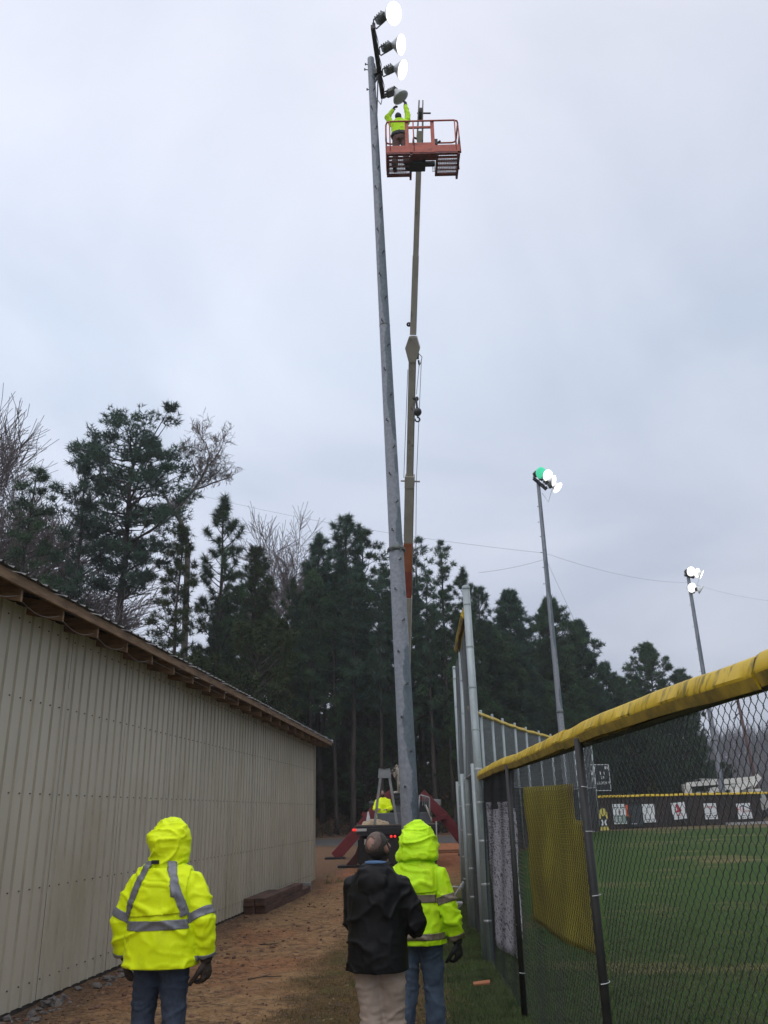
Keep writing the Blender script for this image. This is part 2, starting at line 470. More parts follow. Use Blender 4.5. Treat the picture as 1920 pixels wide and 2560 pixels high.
def micro(X, Y):
    P = np.stack([X, Y, 0 * X], 1)
    inside = sstep(-6, -5.2, X) * sstep(1.3, 1.0, X) * sstep(6, 7, Y) * (1 - sstep(20.5, 21.8, Y))
    return inside * (0.022 * fbm(P * 1.1, 2) + 0.02 * np.clip(fbm(P * 3.3 + 3, 3), -.5, 1) + .008 * vnoise(P * 9))
def sheet(name, xs, ys, zf, m, zone=False):
    X, Y = np.meshgrid(xs, ys); sh = X.shape; X = X.ravel(); Y = Y.ravel()
    V = np.stack([X, Y, zf(X, Y)], 1)
    idx = np.arange(X.size).reshape(sh)
    Q = np.stack([idx[:-1, :-1].ravel(), idx[:-1, 1:].ravel(), idx[1:, 1:].ravel(), idx[1:, :-1].ravel()], 1)
    o = link_mesh(name, V, Q, m, smooth=True)
    if zone:
        ca = o.data.color_attributes.new('zone', 'FLOAT_COLOR', 'POINT')
        g, d, c, l = zones(X, Y)
        ca.data.foreach_set('color', np.stack([g, d, c, l], 1).astype(np.float32).ravel())
    return tag(o, kind='structure')
ground = sheet('ground', GXS, GYS, lambda X, Y: terrain(X, Y) + micro(X, Y), ground_material(), zone=True)

# ---- outfield grass (its own sheet beyond the fence)
def turf_material():
    m = bpy.data.materials.new('turf'); m.use_nodes = True
    t = m.node_tree; t.nodes.clear(); n = t.nodes.new; L = t.links.new
    o = n('ShaderNodeOutputMaterial'); b = n('ShaderNodeBsdfPrincipled'); b.inputs['Roughness'].default_value = .9
    b.inputs['Specular IOR Level'].default_value = 0.05
    g = n('ShaderNodeNewGeometry')
    def noise(s, st=(1, 1, 1), d=5):
        mp = n('ShaderNodeMapping'); mp.inputs['Scale'].default_value = st; L(g.outputs['Position'], mp.inputs[0])
        z = n('ShaderNodeTexNoise'); z.inputs['Scale'].default_value = s; z.inputs['Detail'].default_value = d; z.inputs['Roughness'].default_value = .65
        L(mp.outputs[0], z.inputs['Vector']); return z.outputs['Fac']
    f = noise(22, d=8)
    r = n('ShaderNodeValToRGB'); e = r.color_ramp.elements
    e[0].position = .3; e[0].color = (.022, .046, .011, 1); e[1].position = .7; e[1].color = (.060, .106, .026, 1)
    L(f, r.inputs[0])
    d2 = noise(.22, (1, 2.2, 1), 5)
    r2 = n('ShaderNodeValToRGB'); e = r2.color_ramp.elements
    e[0].position = .535; e[0].color = (0, 0, 0, 1); e[1].position = .66; e[1].color = (1, 1, 1, 1)
    L(d2, r2.inputs[0])
    r3 = n('ShaderNodeValToRGB'); e = r3.color_ramp.elements
    e[0].position = .3; e[0].color = (.085, .075, .03, 1); e[1].position = .7; e[1].color = (.20, .16, .075, 1)
    L(f, r3.inputs[0])
    mx = n('ShaderNodeMix'); mx.data_type = 'RGBA'; L(r2.outputs[0], mx.inputs[0]); L(r.outputs[0], mx.inputs[6]); L(r3.outputs[0], mx.inputs[7])
    L(mx.outputs[2], b.inputs['Base Color'])
    bp = n('ShaderNodeBump'); bp.inputs['Strength'].default_value = .8; bp.inputs['Distance'].default_value = .03
    L(f, bp.inputs['Height']); L(bp.outputs[0], b.inputs['Normal']); L(b.outputs[0], o.inputs['Surface'])
    return m
def row_sheet(name, ys, x0f, x1f, nx, lift, m):
    V = []; ys = list(ys)
    for y in ys:
        for k in range(nx):
            t = (k / (nx - 1)) ** 2; x = x0f(y) + (x1f(y) - x0f(y)) * t
            V.append((x, y, float(terrain(x, y)) + lift))
    Q = np.array([(i * nx + k, i * nx + k + 1, (i + 1) * nx + k + 1, (i + 1) * nx + k) for i in range(len(ys) - 1) for k in range(nx - 1)])
    return tag(link_mesh(name, np.array(V), Q, m, smooth=True), kind='structure')
ysf = [y for y in GYS if -30 <= y <= 53.5]
row_sheet('outfield_grass', ysf, lambda y: fence_x(y) + .02, lambda y: 90.0, 14, .006, turf_material())
M_gravel = mat('gravel', (.085, .08, .078), (.045, .042, .042), scale=3, rough=.9, bump=.8, bscale=40)
row_sheet('gravel_road', [y for y in GYS if 45.9 <= y <= 52.1], lambda y: -60.0, lambda y: 4.0, 6, .005, M_gravel)

# ---- wooded bank behind the truck
M_bank = mat('leaf_litter', (.16, .085, .05), (.04, .024, .016), scale=1.6, rough=.95, bump=1.0, bscale=9, detail=8, c3=(.09, .047, .028),
             blotch=((.22, .15, .10), 3.0, .56, .7, (1, 1, 1)))
bxs = np.concatenate([[-90, -70, -55, -45, -36, -28, -22], np.arange(-18, 14.1, .8)])
bys = np.concatenate([np.arange(53.0, 68.1, .6), [72, 80, 100, 140]])
def bank_z(X, Y):
    P = np.stack([X, Y, 0 * X], 1)
    b = bank(X, Y)
    return terrain(X, Y) - .02 + b + np.clip(b, 0, .4) * (.5 * fbm(P * .35, 3) + .25 * fbm(P * 1.3, 2))
tag(sheet('embankment', bxs, bys, bank_z, M_bank), kind='structure')

# ---- far wooded hill on the right
M_hill = mat('far_woods_floor', (.10, .095, .10), (.06, .058, .064), scale=.08, rough=1.0, detail=8)
hxs = np.arange(60, 330, 6.0); hys = np.arange(225, 420, 7.0)
def hill_z(X, Y):
    P = np.stack([X, Y, 0 * X], 1)
    return terrain(X, Y) - .3 + 22 * sstep(225, 300, Y) * sstep(58, 150, X + .2 * (Y - 225)) * (1 + .25 * fbm(P * .02, 2)) * (.75 + .25 * sstep(120, 240, X))
tag(sheet('far_hill', hxs, hys, hill_z, M_hill), kind='structure')

# ================================================================== SHED
A0 = np.array([-4.0568, 9.7298, 0.0]); WD = np.array([.09841, .99515, 0.0]); WN = np.array([.99515, -.09841, 0.0])
L0, L1 = -6.6, 17.16                                   # along the wall from A0 : behind the frame edge to the far corner
def SW(s, off=0.0, z=0.0):
    return A0 + WD * s + WN * off + np.array([0, 0, z])
M_wall = mat('tan_sheet_metal', (.51, .468, .375), (.455, .415, .33), scale=1.2, rough=.55, spec=.35, stretch=(1, 1, .25),
             blotch=((.33, .28, .17), .55, .52, .78, (1, 1, .5)))
M_shade_grime = mat('rib_shade_grime', (.41, .375, .29), (.32, .29, .225), scale=5, rough=.7, stretch=(1, 1, .3))  # shadow line and dirt of the ribs, painted on their near flanks
M_trim = mat('tan_trim', (.42, .385, .30), (.36, .33, .26), scale=2, rough=.5)
M_lum = mat('rough_lumber', (.26, .16, .088), (.13, .076, .042), scale=3, rough=.8, stretch=(1, 1, 6), bump=.4, c3=(.195, .118, .064))
M_roof = mat('galvanised_roof', (.17, .172, .17), (.11, .112, .112), scale=3, rough=.7, metal=.0)
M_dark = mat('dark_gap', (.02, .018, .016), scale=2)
WALLZ = lambda s: 4.20 - .011 * (s + 1)
shed = thing('shed', SW((L0 + L1) / 2), 'long tan corrugated metal shed with brown rafter tails under the eave', 'shed')
def ribbed(p0, axis, upv, nrm, width, h0, h1, rib, depth, foot, top, z0off=0.0):
    """corrugated sheet: width along axis, height along upv"""
    mb = MB(shed.location)
    prof = []; k = 0
    nr = int(round(width / rib))
    for i in range(nr):
        c = (i + .5) * rib
        prof += [(c - rib / 2 + (0 if i else 0), 0), (c - foot / 2, 0), (c - top / 2, depth), (c + top / 2, depth), (c + foot / 2, 0)]
    prof.append((width, 0))
    P = []
    for u, d in prof:
        for hh in (h0, h1):
            P.append(p0 + axis * u + nrm * d + upv * hh)
    n = len(prof)
    mb.add(P, [(2 * i, 2 * i + 2, 2 * i + 3, 2 * i + 1) for i in range(n - 1)])
    return mb
PW = .915
np_ = int((L1 - L0) / PW)
Z = np.array([0, 0, 1.0])
for i in range(np_ + 1):
    s0 = L1 - (i + 1) * PW
    if s0 < L0 - .5: break
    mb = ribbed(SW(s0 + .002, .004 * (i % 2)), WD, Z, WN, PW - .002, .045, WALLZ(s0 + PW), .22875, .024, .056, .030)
    wp = mb.build('wall_panel', M_wall, shed); wp.data.materials.append(M_shade_grime)
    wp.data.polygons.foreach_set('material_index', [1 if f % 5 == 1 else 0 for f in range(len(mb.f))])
mb = MB(shed.location)
for i in range(np_ + 1):
    s0 = L1 - (i + 1) * PW
    for q in range(4):
        for zz in (.25, 1.2, 2.2, 3.2, WALLZ(s0) - .15):
            mb.box(SW(s0 + (q + .5) * .22875 - .075, .008, zz), (.014, .014, .014))
tag(mb.build('screws', mat('rusty_screw', (.10, .085, .07), (.06, .05, .04), scale=9), shed), kind='stuff')
# end wall and the two hidden walls as plain sheet
mb = MB(shed.location); DEP = 7.0
e0, e1 = SW(L1, -.01), SW(L1, -DEP)
mb.add([e0 + Z * .05, e1 + Z * .05, e1 + Z * 5.6, e0 + Z * 4.0], [(0, 1, 2, 3)])
f0, f1 = SW(L0 - .4, -.01), SW(L0 - .4, -DEP)
mb.add([f0 + Z * .05, f1 + Z * .05, f1 + Z * 5.7, f0 + Z * 4.2], [(3, 2, 1, 0)])
mb.add([e1, f1, f1 + Z * 5.7, e1 + Z * 5.6], [(0, 1, 2, 3)])
mb.build('end_wall', M_wall, shed)
mb = MB(shed.location)
mb.beam(SW(L1 + .03, .012, .04), SW(L1 + .03, .012, 4.0), .07, .09, up=WD)
mb.build('corner_trim', M_trim, shed)
mb = MB(shed.location)
for a in np.arange(L0, L1 - 1, 2.0):
    b = min(a + 2.0, L1)
    mb.beam(SW(a, -.03, .01 + float(terrain(0, SW(a)[1]))), SW(b, -.03, .01 + float(terrain(0, SW(b)[1]))), .05, .10)
mb.build('base_sill', mat('wet_sill_board', (.05, .04, .032), (.025, .02, .017), scale=5, rough=.9), shed)
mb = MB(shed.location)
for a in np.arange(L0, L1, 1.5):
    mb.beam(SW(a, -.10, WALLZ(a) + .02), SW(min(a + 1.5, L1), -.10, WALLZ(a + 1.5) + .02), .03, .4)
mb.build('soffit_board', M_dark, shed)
OV = .47
s = -1.417 - .9136 * 6
slope = math.tan(math.radians(13))
def EZ(s): return 4.255 - .0105 * (s + 1.5)             # roof edge height at the overhang
while s < L1 + .5:
    zt = EZ(s) - .035
    a, b = SW(s, -.55), SW(s, OV - .02)
    hgt = .19
    zi = zt + slope * (OV - .02 + .55)
    wv = WD * .0195
    P = [a - wv + Z * (zi - hgt), b - wv + Z * (zt - hgt), b - wv + Z * zt, a - wv + Z * zi,
         a + wv + Z * (zi - hgt), b + wv + Z * (zt - hgt), b + wv + Z * zt, a + wv + Z * zi]
    MB(shed.location).add(P, [(3, 2, 1, 0), (4, 5, 6, 7), (0, 1, 5, 4), (1, 2, 6, 5), (2, 3, 7, 6), (3, 0, 4, 7)]).build('rafter', M_lum, shed)
    s += .9136
# long board laid over the rafter ends, in 3.6 m lengths
a = L0
while a < L1 + .3:
    b = min(a + 3.6, L1 + .42)
    mb = MB(shed.location)
    mb.beam(SW(a + .003, OV + .012, EZ(a) - .045), SW(b - .003, OV + .012, EZ(b) - .045), .035, .105)
    mb.build('eave_board', M_lum, shed)
    a += 3.6
# roof sheets
RU = (-WN * math.cos(math.radians(13)) + Z * math.sin(math.radians(13)))
RN = (WN * math.sin(math.radians(13)) + Z * math.cos(math.radians(13)))
i = 0
while True:
    s0 = L1 + .42 - (i + 1) * PW
    if s0 < L0 - .5: break
    p0 = SW(s0, OV + .065, EZ(s0) + .012)
    mb = ribbed(p0 + RN * (.003 * (i % 2)), WD, RU, RN, PW - .002, 0.0, 7.4, .22875, .024, .07, .03)
    mb.build('roof_panel', M_roof, shed)
    i += 1
# barge board on the far end of the roof
mb = MB(shed.location)
mb.beam(SW(L1 + .43, OV + .02, EZ(L1) - .05), SW(L1 + .43, -6.6, EZ(L1) - .05 + slope * 7.05), .03, .14)
mb.build('barge_board', M_lum, shed)
# thin cable drooping under the eave
mb = MB(shed.location)
for a in np.arange(-3.2, 6, .9136):
    q = [SW(a + t * .9136, OV - .06, EZ(a) - .19 - .09 * math.sin(math.pi * t) + .04 * t) for t in np.linspace(0, 1, 7)] if a < 1.4 else [SW(a, OV - .06, EZ(a) - .15), SW(a + .9, OV - .06, EZ(a + .9) - .15)]
    mb.tube(q, .0022, 4)
mb.build('drip_wire', mat('pale_wire', (.4, .4, .4), rough=.5), shed)

# railroad ties against the wall
M_tie = mat('old_timber', (.12, .062, .042), (.045, .026, .02), scale=4, rough=.9, stretch=(1, .35, 3), bump=.7, c3=(.085, .045, .03))
def timber(s0, s1, off, z, wd, h, label, tilt=0.0):
    t = thing('landscape_timber', SW((s0 + s1) / 2, off, z), label, 'timber', 'old timbers stacked against the shed wall')
    mb = MB(t.location)
    n = 9
    P = []
    for k in range(n + 1):
        u = s0 + (s1 - s0) * k / n
        zz = z + float(terrain(0, SW(u)[1]))
        jit = .008 * math.sin(k * 2.1 + s0 * 3 + z * 9)
        for du, dz in ((-wd / 2, 0), (wd / 2, 0), (wd / 2, h), (-wd / 2, h)):
            P.append(SW(u, off + du + jit, zz + dz + jit * .5))
    F = [(3, 2, 1, 0), (4 * n, 4 * n + 1, 4 * n + 2, 4 * n + 3)]
    for k in range(n):
        for j in range(4):
            a = 4 * k; j2 = (j + 1) % 4
            F.append((a + j, a + j2, a + 4 + j2, a + 4 + j))
    mb.add(P, F)
    mb.build('timber', M_tie, t, bevel=.012)
    return t
timber(9.25, 14.4, .15, .0, .22, .15, 'brown timber against the shed wall, lower one at the back')
timber(9.30, 14.2, .38, .0, .22, .15, 'brown timber on the dirt by the shed, lower one at the front')
timber(9.22, 11.4, .15, .153, .22, .15, 'dark weathered timber on top of the stack, tight to the shed wall')
timber(9.26, 13.2, .375, .153, .22, .15, 'brown timber on top of the stack, on the path side')
# ================================================================== FENCES
M_yel = mat('yellow_fence_cap', (.66, .455, .030), (.53, .35, .022), scale=6, rough=.5, spec=.3, stretch=(1, 1, 1), pos3=(.3, .7),
            blotch=((.10, .085, .018), 9, .50, .68, (1, 1.9, .5)))
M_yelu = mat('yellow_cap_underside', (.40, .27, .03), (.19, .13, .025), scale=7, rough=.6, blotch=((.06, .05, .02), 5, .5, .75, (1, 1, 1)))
M_galv = mat('galvanised_pipe', (.36, .41, .41), (.27, .31, .315), scale=9, rough=.45, metal=.25, stretch=(1, 1, .2),
             blotch=((.44, .47, .46), 16, .55, .75, (1, 1, .5)))
M_blk = mat('black_fence_post', (.022, .020, .019), (.010, .010, .010), scale=14, rough=.55, blotch=((.055, .045, .035), 22, .6, .78, (1, 1, .6)))
M_wire = mat('black_fence_wire', (.020, .021, .024), (.010, .010, .011), scale=40, rough=.5)
M_gwire = mat('galvanised_wire', (.20, .21, .215), (.12, .125, .13), scale=40, rough=.5, metal=.3)
M_tie_w = mat('bright_tie_wire', (.55, .56, .57), (.42, .43, .44), scale=30, rough=.35, metal=.4)
M_scr = mat('black_windscreen', (.016, .017, .020), (.010, .0105, .012), scale=9, rough=.8, alpha=.93, blotch=((.03, .031, .035), 3, .5, .7, (1, 1, 1)))

def chain_mesh(name, parent, P0, P1, z0, z1, r, m, sag=0.006, curved=True, pitch=.0355, seed=1, ztop=None):
    """chain link between two ground points: every wire is a real zigzag rod"""
    P0 = np.array(P0, float); P1 = np.array(P1, float)
    ln = np.linalg.norm(P1[:2] - P0[:2]); ax = (P1 - P0) / ln; nr = np.array([ax[1], -ax[0], 0])
    nw = int(ln / pitch); hs = .0365
    nz = int((z1 - z0) / hs)
    lr = np.random.default_rng(seed)
    if curved:
        tt = np.linspace(0, 1, 4)[:-1]
        shp = np.array([0.0, .40, .62]) if False else np.array([0.0, .36, .70])
    else:
        tt = np.array([0.0]); shp = np.array([0.0])
    us, zs, ds = [], [], []
    for k in range(nz):
        a, b = (0, 1) if k % 2 == 0 else (1, 0)
        for t, sp in zip(tt, shp):
            us.append(a + (b - a) * sp); zs.append(z0 + (k + t) * hs)
            ds.append((.9 if k % 2 == 0 else -.9) * math.cos(math.pi * t))
    us.append(nz % 2); zs.append(z0 + nz * hs); ds.append(0)
    us = np.array(us) * pitch * 1.06 - pitch * .03; zs = np.array(zs); ds = np.array(ds) * r * 1.1
    n = len(us)
    bas = np.arange(nw)[:, None] * pitch
    flip = (np.arange(nw) % 2 == 1)[:, None]
    U = bas + np.where(flip, pitch - us[None, :], us[None, :])
    # slow ripple of the whole fabric
    rp = lambda u, z: .018 * np.sin(u * 2.1 + seed) * np.sin(z * 1.7 + seed) + .006 * np.sin(u * 7 + z * 3)
    ZZ = np.repeat(zs[None, :], nw, 0) + .006 * np.sin(U * 5.0 + seed)
    DD = np.where(flip, -ds[None, :], ds[None, :]) + rp(U, ZZ)
    g0, g1 = float(P0[2]), float(P1[2])
    base = P0[None, None, :] + ax[None, None, :] * U[..., None] + nr[None, None, :] * DD[..., None]
    base[..., 2] += ZZ
    # 3-sided rod
    V = np.zeros((nw, n, 3, 3))
    for j in range(3):
        a = 2 * math.pi * j / 3
        V[:, :, j, :] = base + r * math.cos(a) * nr + r * math.sin(a) * ax * .9 + np.array([0, 0, 0])
    V = V.reshape(-1, 3)
    i = np.arange(nw)[:, None, None] * n * 3; k = np.arange(n - 1)[None, :, None] * 3; j = np.arange(3)[None, None, :]
    a = i + k + j; b = i + k + (j + 1) % 3
    Q = np.stack([a, b, b + 3, a + 3], -1).reshape(-1, 4)
    V = V - np.array(parent.location)
    return link_mesh(name, V, Q, m, parent, smooth=True)
def pipe(parent, x, y, z0, z1, r, m, name='post', lean=(0, 0), cap=True, n=12, rings=()):
    mb = MB(parent.location)
    pts = [(x + lean[0] * t, y + lean[1] * t, z0 + (z1 - z0) * t) for t in (0, .5, 1)]
    mb.tube(pts, r, n)
    if cap:
        tx, ty = x + lean[0], y + lean[1]
        mb.lathe([(0, r * 1.12), (.03, r * 1.12), (.05, r * .8), (.055, .001)], (tx, ty, z1 - .02), (0, 0, 1), n)
    o = mb.build(name, m, parent, smooth=False)
    o.data.polygons.foreach_set('use_smooth', [len(p.vertices) == 4 for p in o.data.polygons])
    return o
def tie(parent, x, y, z, r, tail=.06, seed=0, post=None):
    mb = MB(parent.location)
    pts = [(x + (r + .004) * math.cos(a), y + (r + .004) * math.sin(a), z + .012 * math.sin(a * .5 + seed)) for a in np.linspace(-2.4, 2.0, 10)]
    pts.append((x + .0 + tail * .4, y + r + tail, z + .02))
    mb.tube(pts, .0028, 5)
    mb.build('tie_wire', M_tie_w, parent)
def cap_mesh(parent, pts, name, m, h=.085, wtop=.055, wmid=.115, hb=.06, ripple=.012, seed=3, under=True, nseg=12):
    """plastic top cap that straddles the top rail: two sides and a folded-in lower lip"""
    P = []
    ln = [0.0]
    for a, b in zip(pts[:-1], pts[1:]): ln.append(ln[-1] + float(np.linalg.norm(np.array(b) - np.array(a))))
    tot = ln[-1]; k = max(2, int(nseg * tot))
    prof = [(-wtop * .2, 0), (wtop * .2, 0), (wtop * .5, -.012), (wmid * .5, -h), (wmid * .47, -h - .012), (wtop * .55, -h - hb), (wtop * .40, -h - hb), (wtop * .35, -h + .01),
            (-wtop * .35, -h + .01), (-wtop * .40, -h - hb), (-wtop * .55, -h - hb), (-wmid * .47, -h - .012), (-wmid * .5, -h), (-wtop * .5, -.012)]
    n = len(prof); V = []
    pa = np.array([np.array(p, float) for p in pts])
    for q in range(k + 1):
        d = tot * q / k
        p = np.array([np.interp(d, ln, pa[:, c]) for c in range(3)])
        i = min(np.searchsorted(ln, d, side='right') - 1, len(pts) - 2)
        t = pa[i + 1] - pa[i]; t[2] = 0; t /= np.linalg.norm(t); nr = np.array([t[1], -t[0], 0])
        wob = ripple * (math.sin(d * 1.9 + seed) + .5 * math.sin(d * 4.3 + seed * 2))
        tw = .5 * ripple * math.sin(d * 2.7 + seed)
        for u, z in prof:
            V.append(p + nr * (u + tw + .25 * ripple * math.sin(d * 9 + z * 60)) + np.array([0, 0, z + wob + .15 * ripple * math.sin(d * 13 + u * 50)]))
    F = []; mi = []
    for q in range(k):
        for j in range(n):
            F.append((q * n + j, q * n + (j + 1) % n, (q + 1) * n + (j + 1) % n, (q + 1) * n + j))
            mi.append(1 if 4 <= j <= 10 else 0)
    F.append(tuple(range(n - 1, -1, -1))); F.append(tuple(k * n + j for j in range(n))); mi += [0, 0]
    o = link_mesh(name, np.array(V) - np.array(parent.location), F, m, parent, smooth=True)
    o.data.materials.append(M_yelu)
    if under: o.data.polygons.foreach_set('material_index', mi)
    md = o.modifiers.new('es', 'EDGE_SPLIT'); md.split_angle = math.radians(40)
    return o

# ---- near low fence, x = 1.25, along the path
FX = 1.27; ZT = 2.45
def FXY(y): return float(fence_x(y))
near = thing('chain_link_fence', (FX, 7, 0), 'black chain link fence with a mildewed yellow plastic cap, closest to the camera', 'fence')
posts_y = [-4.1, -.75, 2.55, 5.83, 9.2]
for y in posts_y:
    pipe(near, FXY(y) - .032, y, -.05, ZT - .10, .029, M_blk, cap=False, lean=(.012 * math.sin(y), .03 * math.cos(y)))
    for q, z in enumerate((.38, .86, 1.32, 1.72, 2.05)):
        tie(near, FXY(y) - .032, y, z + .05 * math.sin(y + q), .031, tail=.05, seed=q + y)
mb = MB(near.location); mb.tube([(FXY(-8), -8, ZT - .12), (FX, 12.3, ZT - .12)], .022, 8); mb.build('top_rail', M_blk, near)
allp = [-7.4] + posts_y + [12.3]
for i, (a, b) in enumerate(zip(allp[:-1], allp[1:])):
    if b < 1: continue
    tag(chain_mesh('chain_link_mesh', near, (FXY(a), a, .02), (FXY(b), b, .02), 0, ZT - .13, .0021, M_wire, curved=b < 12, seed=i + 1), kind='stuff')
# yellow cap pieces, butted with a small gap and a slight sag
segs = [(-7, -3.5), (-3.48, -.1), (-.08, 3.2), (3.215, 6.35), (6.365, 10.75), (10.79, 12.28)]
for i, (a, b) in enumerate(segs):
    zz = [ZT - .012 * i % .02 for _ in range(3)]
    pts = [(FXY(y), y, ZT + .006 * math.sin(y * 1.3 + 1.0) + .006 * math.sin(y * .5)) for y in np.linspace(a, b, 14)]
    cap_mesh(near, pts, 'fence_cap', M_yel, seed=i * 1.7, h=.072, wmid=.108, hb=.060, ripple=.005, nseg=16)

def banner(name, label, y0, y1, z0, z1, m, x, cut=None, wav=.012, seed=0, parent=None, notch=None):
    ny, nz = 26, 22
    V = []; 
    for i in range(ny + 1):
        for k in range(nz + 1):
            u, v = i / ny, k / nz
            y = y0 + (y1 - y0) * u; z = z0 + (z1 - z0) * v
            if cut: z = z + cut(u, v)
            V.append((x + wav * math.sin(u * 9 + v * 3 + seed) + wav * .6 * math.sin(v * 13 + seed * 2), y, z))
    F = []
    for i in range(ny):
        for k in range(nz):
            if notch and notch((i + .5) / ny, (k + .5) / nz): continue
            a = i * (nz + 1) + k
            F.append((a, a + nz + 1, a + nz + 2, a + 1))
    V = np.array(V)
    return V, F
def sheet_thing(name, V, F, m, label, cat, group=None, thick=.002):
    o = link_mesh(name, V, F, m, None, smooth=True)
    md = o.modifiers.new('thick', 'SOLIDIFY'); md.thickness = thick
    return tag(o, label, cat, group)
M_byel = mat('yellow_vinyl_back', (.52, .455, .09), (.40, .345, .07), scale=1.8, rough=.6, transl=.5, detail=7,
             blotch=((.28, .22, .07), 1.6, .52, .72, (1, 1, .8)))
M_bwht = mat('white_vinyl_back', (.90, .87, .91), (.80, .77, .81), scale=3, rough=.6, transl=.65, blotch=((.22, .215, .23), 7.5, .52, .60, (1, .9, 3.6)))
def banner_px(tl, tr, bl, br, Yl, Yr, seed=0, wav=.012, notch=None, sagk=.0):
    """hanging banner whose corners sit on the field side of the near fence"""
    zs = [AT(*tl, Yl)[2], AT(*tr, Yr)[2], AT(*bl, Yl)[2], AT(*br, Yr)[2]]
    n, m = 26, 22; V = []
    for i in range(n + 1):
        for k in range(m + 1):
            u, v = i / n, k / m
            y = Yl + (Yr - Yl) * u
            z0 = zs[2] + (zs[3] - zs[2]) * u + sagk * math.sin(math.pi * u); z1 = zs[0] + (zs[1] - zs[0]) * u
            V.append((FXY(y) + .04 + wav * math.sin(u * 9 + v * 3 + seed) + wav * .6 * math.sin(v * 13 + seed * 2), y, z0 + (z1 - z0) * v))
    F = []
    for i in range(n):
        for k in range(m):
            if notch and notch((i + .5) / n, (k + .5) / m): continue
            a = i * (m + 1) + k; F.append((a, a + m + 1, a + m + 2, a + 1))
    return np.array(V), F
V, F = banner_px((1279, 1969), (1412, 1958), (1318, 2300), (1484, 2395), 8.75, 6.15, notch=lambda u, v: u > .9 and v > .78, sagk=-.03)
sheet_thing('banner', V, F, M_byel, 'back of a large yellow vinyl banner tied to the near fence', 'banner')
V, F = banner_px((1214, 2006), (1262, 2004), (1246, 2365), (1287, 2408), 12.0, 9.4, seed=2)
sheet_thing('banner', V, F, M_bwht, 'back of a white vinyl banner with faded blotches beside the tall posts', 'banner')
V, F = banner('', '', 9.3, 12.28, 1.92, 2.34, M_scr, FX + .045, seed=5, wav=.006)
o = link_mesh('windscreen', V - np.array(near.location), F, M_scr, near, smooth=True)

# ---- tall fence that carries on from the near fence and curves round the outfield
M_galvmesh = mat('galvanised_mesh_far', (.27, .285, .30), (.20, .21, .22), scale=12, rough=.6, alpha=.42)
tall = thing('outfield_fence', (4, 30, 0), 'tall galvanised outfield fence with black windscreen and yellow cap, curving away', 'fence')
TP = [(1.27, 12.36), (1.38, 15.75), (1.6, 19.85)]
fine = []
for (xa, ya), (xb, yb) in zip(FENCE[7:-1], FENCE[8:]):
    n = 2 if yb > 24 else 1
    for k in range(n): fine.append((xa + (xb - xa) * (k / n), ya + (yb - ya) * (k / n)))
fine = [p for p in fine if p[1] > 20] + [FENCE[-1]]
AP = TP + fine
for i, (x, y) in enumerate(AP):
    zb = float(terrain(x, y)); r = .057 if i < 3 else .05
    H = 5.13
    o = pipe(tall, x, y, zb - .05, zb + H, r, M_galv, lean=((-.04, .03, 0)[i % 3] if i < 3 else 0, 0), n=14)
    if i < 3:
        mb = MB(tall.location)          # second pipe bolted alongside, up to low-fence height
        mb.tube([(x - .05, y + .2, zb), (x - .06, y + .2, zb + 2.55)], .045, 10); mb.build('brace_pipe', M_galv, tall, smooth=True)
        for q, z in enumerate((.5, .95, 1.5, 2.0, 2.45, 3.0, 3.6, 4.2, 4.85)):
            mb = MB(tall.location)
            lx = x + ((-.04, .03, 0)[i % 3]) * z / H
            mb.lathe([(0, r * 1.03), (.014, r * 1.10), (.028, r * 1.03)], (lx, y, zb + z), (0, 0, 1), 14)
            mb.build('tie_band', M_tie_w if z < 2.6 else M_galv, tall, smooth=True)
for i, ((xa, ya), (xb, yb)) in enumerate(zip(AP[:-1], AP[1:])):
    za, zb = float(terrain(xa, ya)), float(terrain(xb, yb))
    if i < 3:
        tag(chain_mesh('chain_link_mesh', tall, (xa, ya, za), (xb, yb, zb), 2.45, 4.98, .0024, M_gwire, curved=False, seed=20 + i), kind='stuff')
        V = []
        for u in np.linspace(0, 1, 14):
            for v in np.linspace(0, 1, 8):
                V.append((xa + (xb - xa) * u + .03 + .02 * math.sin(u * 11 + v * 4), ya + (yb - ya) * u, za + .03 + 2.5 * v))
        F = [(a * 8 + b, (a + 1) * 8 + b, (a + 1) * 8 + b + 1, a * 8 + b + 1) for a in range(13) for b in range(7)]
        link_mesh('windscreen', np.array(V) - np.array(tall.location), F, M_scr, tall, smooth=True)
    else:
        mb = MB(tall.location)
        mb.add([(xa, ya, za + 2.45), (xb, yb, zb + 2.45), (xb, yb, zb + 5.0), (xa, ya, za + 5.0)], [(0, 1, 2, 3)])
        mb.build('mesh_panel', M_galvmesh, tall)
        mb = MB(tall.location)
        mb.add([(xa, ya, za + .03), (xb, yb, zb + .03), (xb, yb, zb + 2.46), (xa, ya, za + 2.46)], [(0, 1, 2, 3)])
        mb.build('windscreen', M_scr, tall)
    mb = MB(tall.location); mb.tube([(xa, ya, za + 2.47), (xb, yb, zb + 2.47)], .02, 6); mb.build('mid_rail', M_galv, tall, smooth=True)
for i, ((xa, ya), (xb, yb)) in enumerate(zip(AP[:-1], AP[1:])):
    if i == 1: continue
    za, zb = float(terrain(xa, ya)), float(terrain(xb, yb))
    dz = 5.02 if i < 3 else 5.06
    if i == 0:   # cap starts part-way, leaning down to the second post
        pts = [(xa - .07, ya + .12, za + 4.84), (xb - .06, yb - .12, zb + 4.88)]
    else:
        pts = [(xa, ya, za + dz), (xb, yb, zb + dz)]
    cap_mesh(tall, pts, 'fence_cap', M_yel, h=.10, wmid=.13, seed=i, nseg=2, ripple=.015)

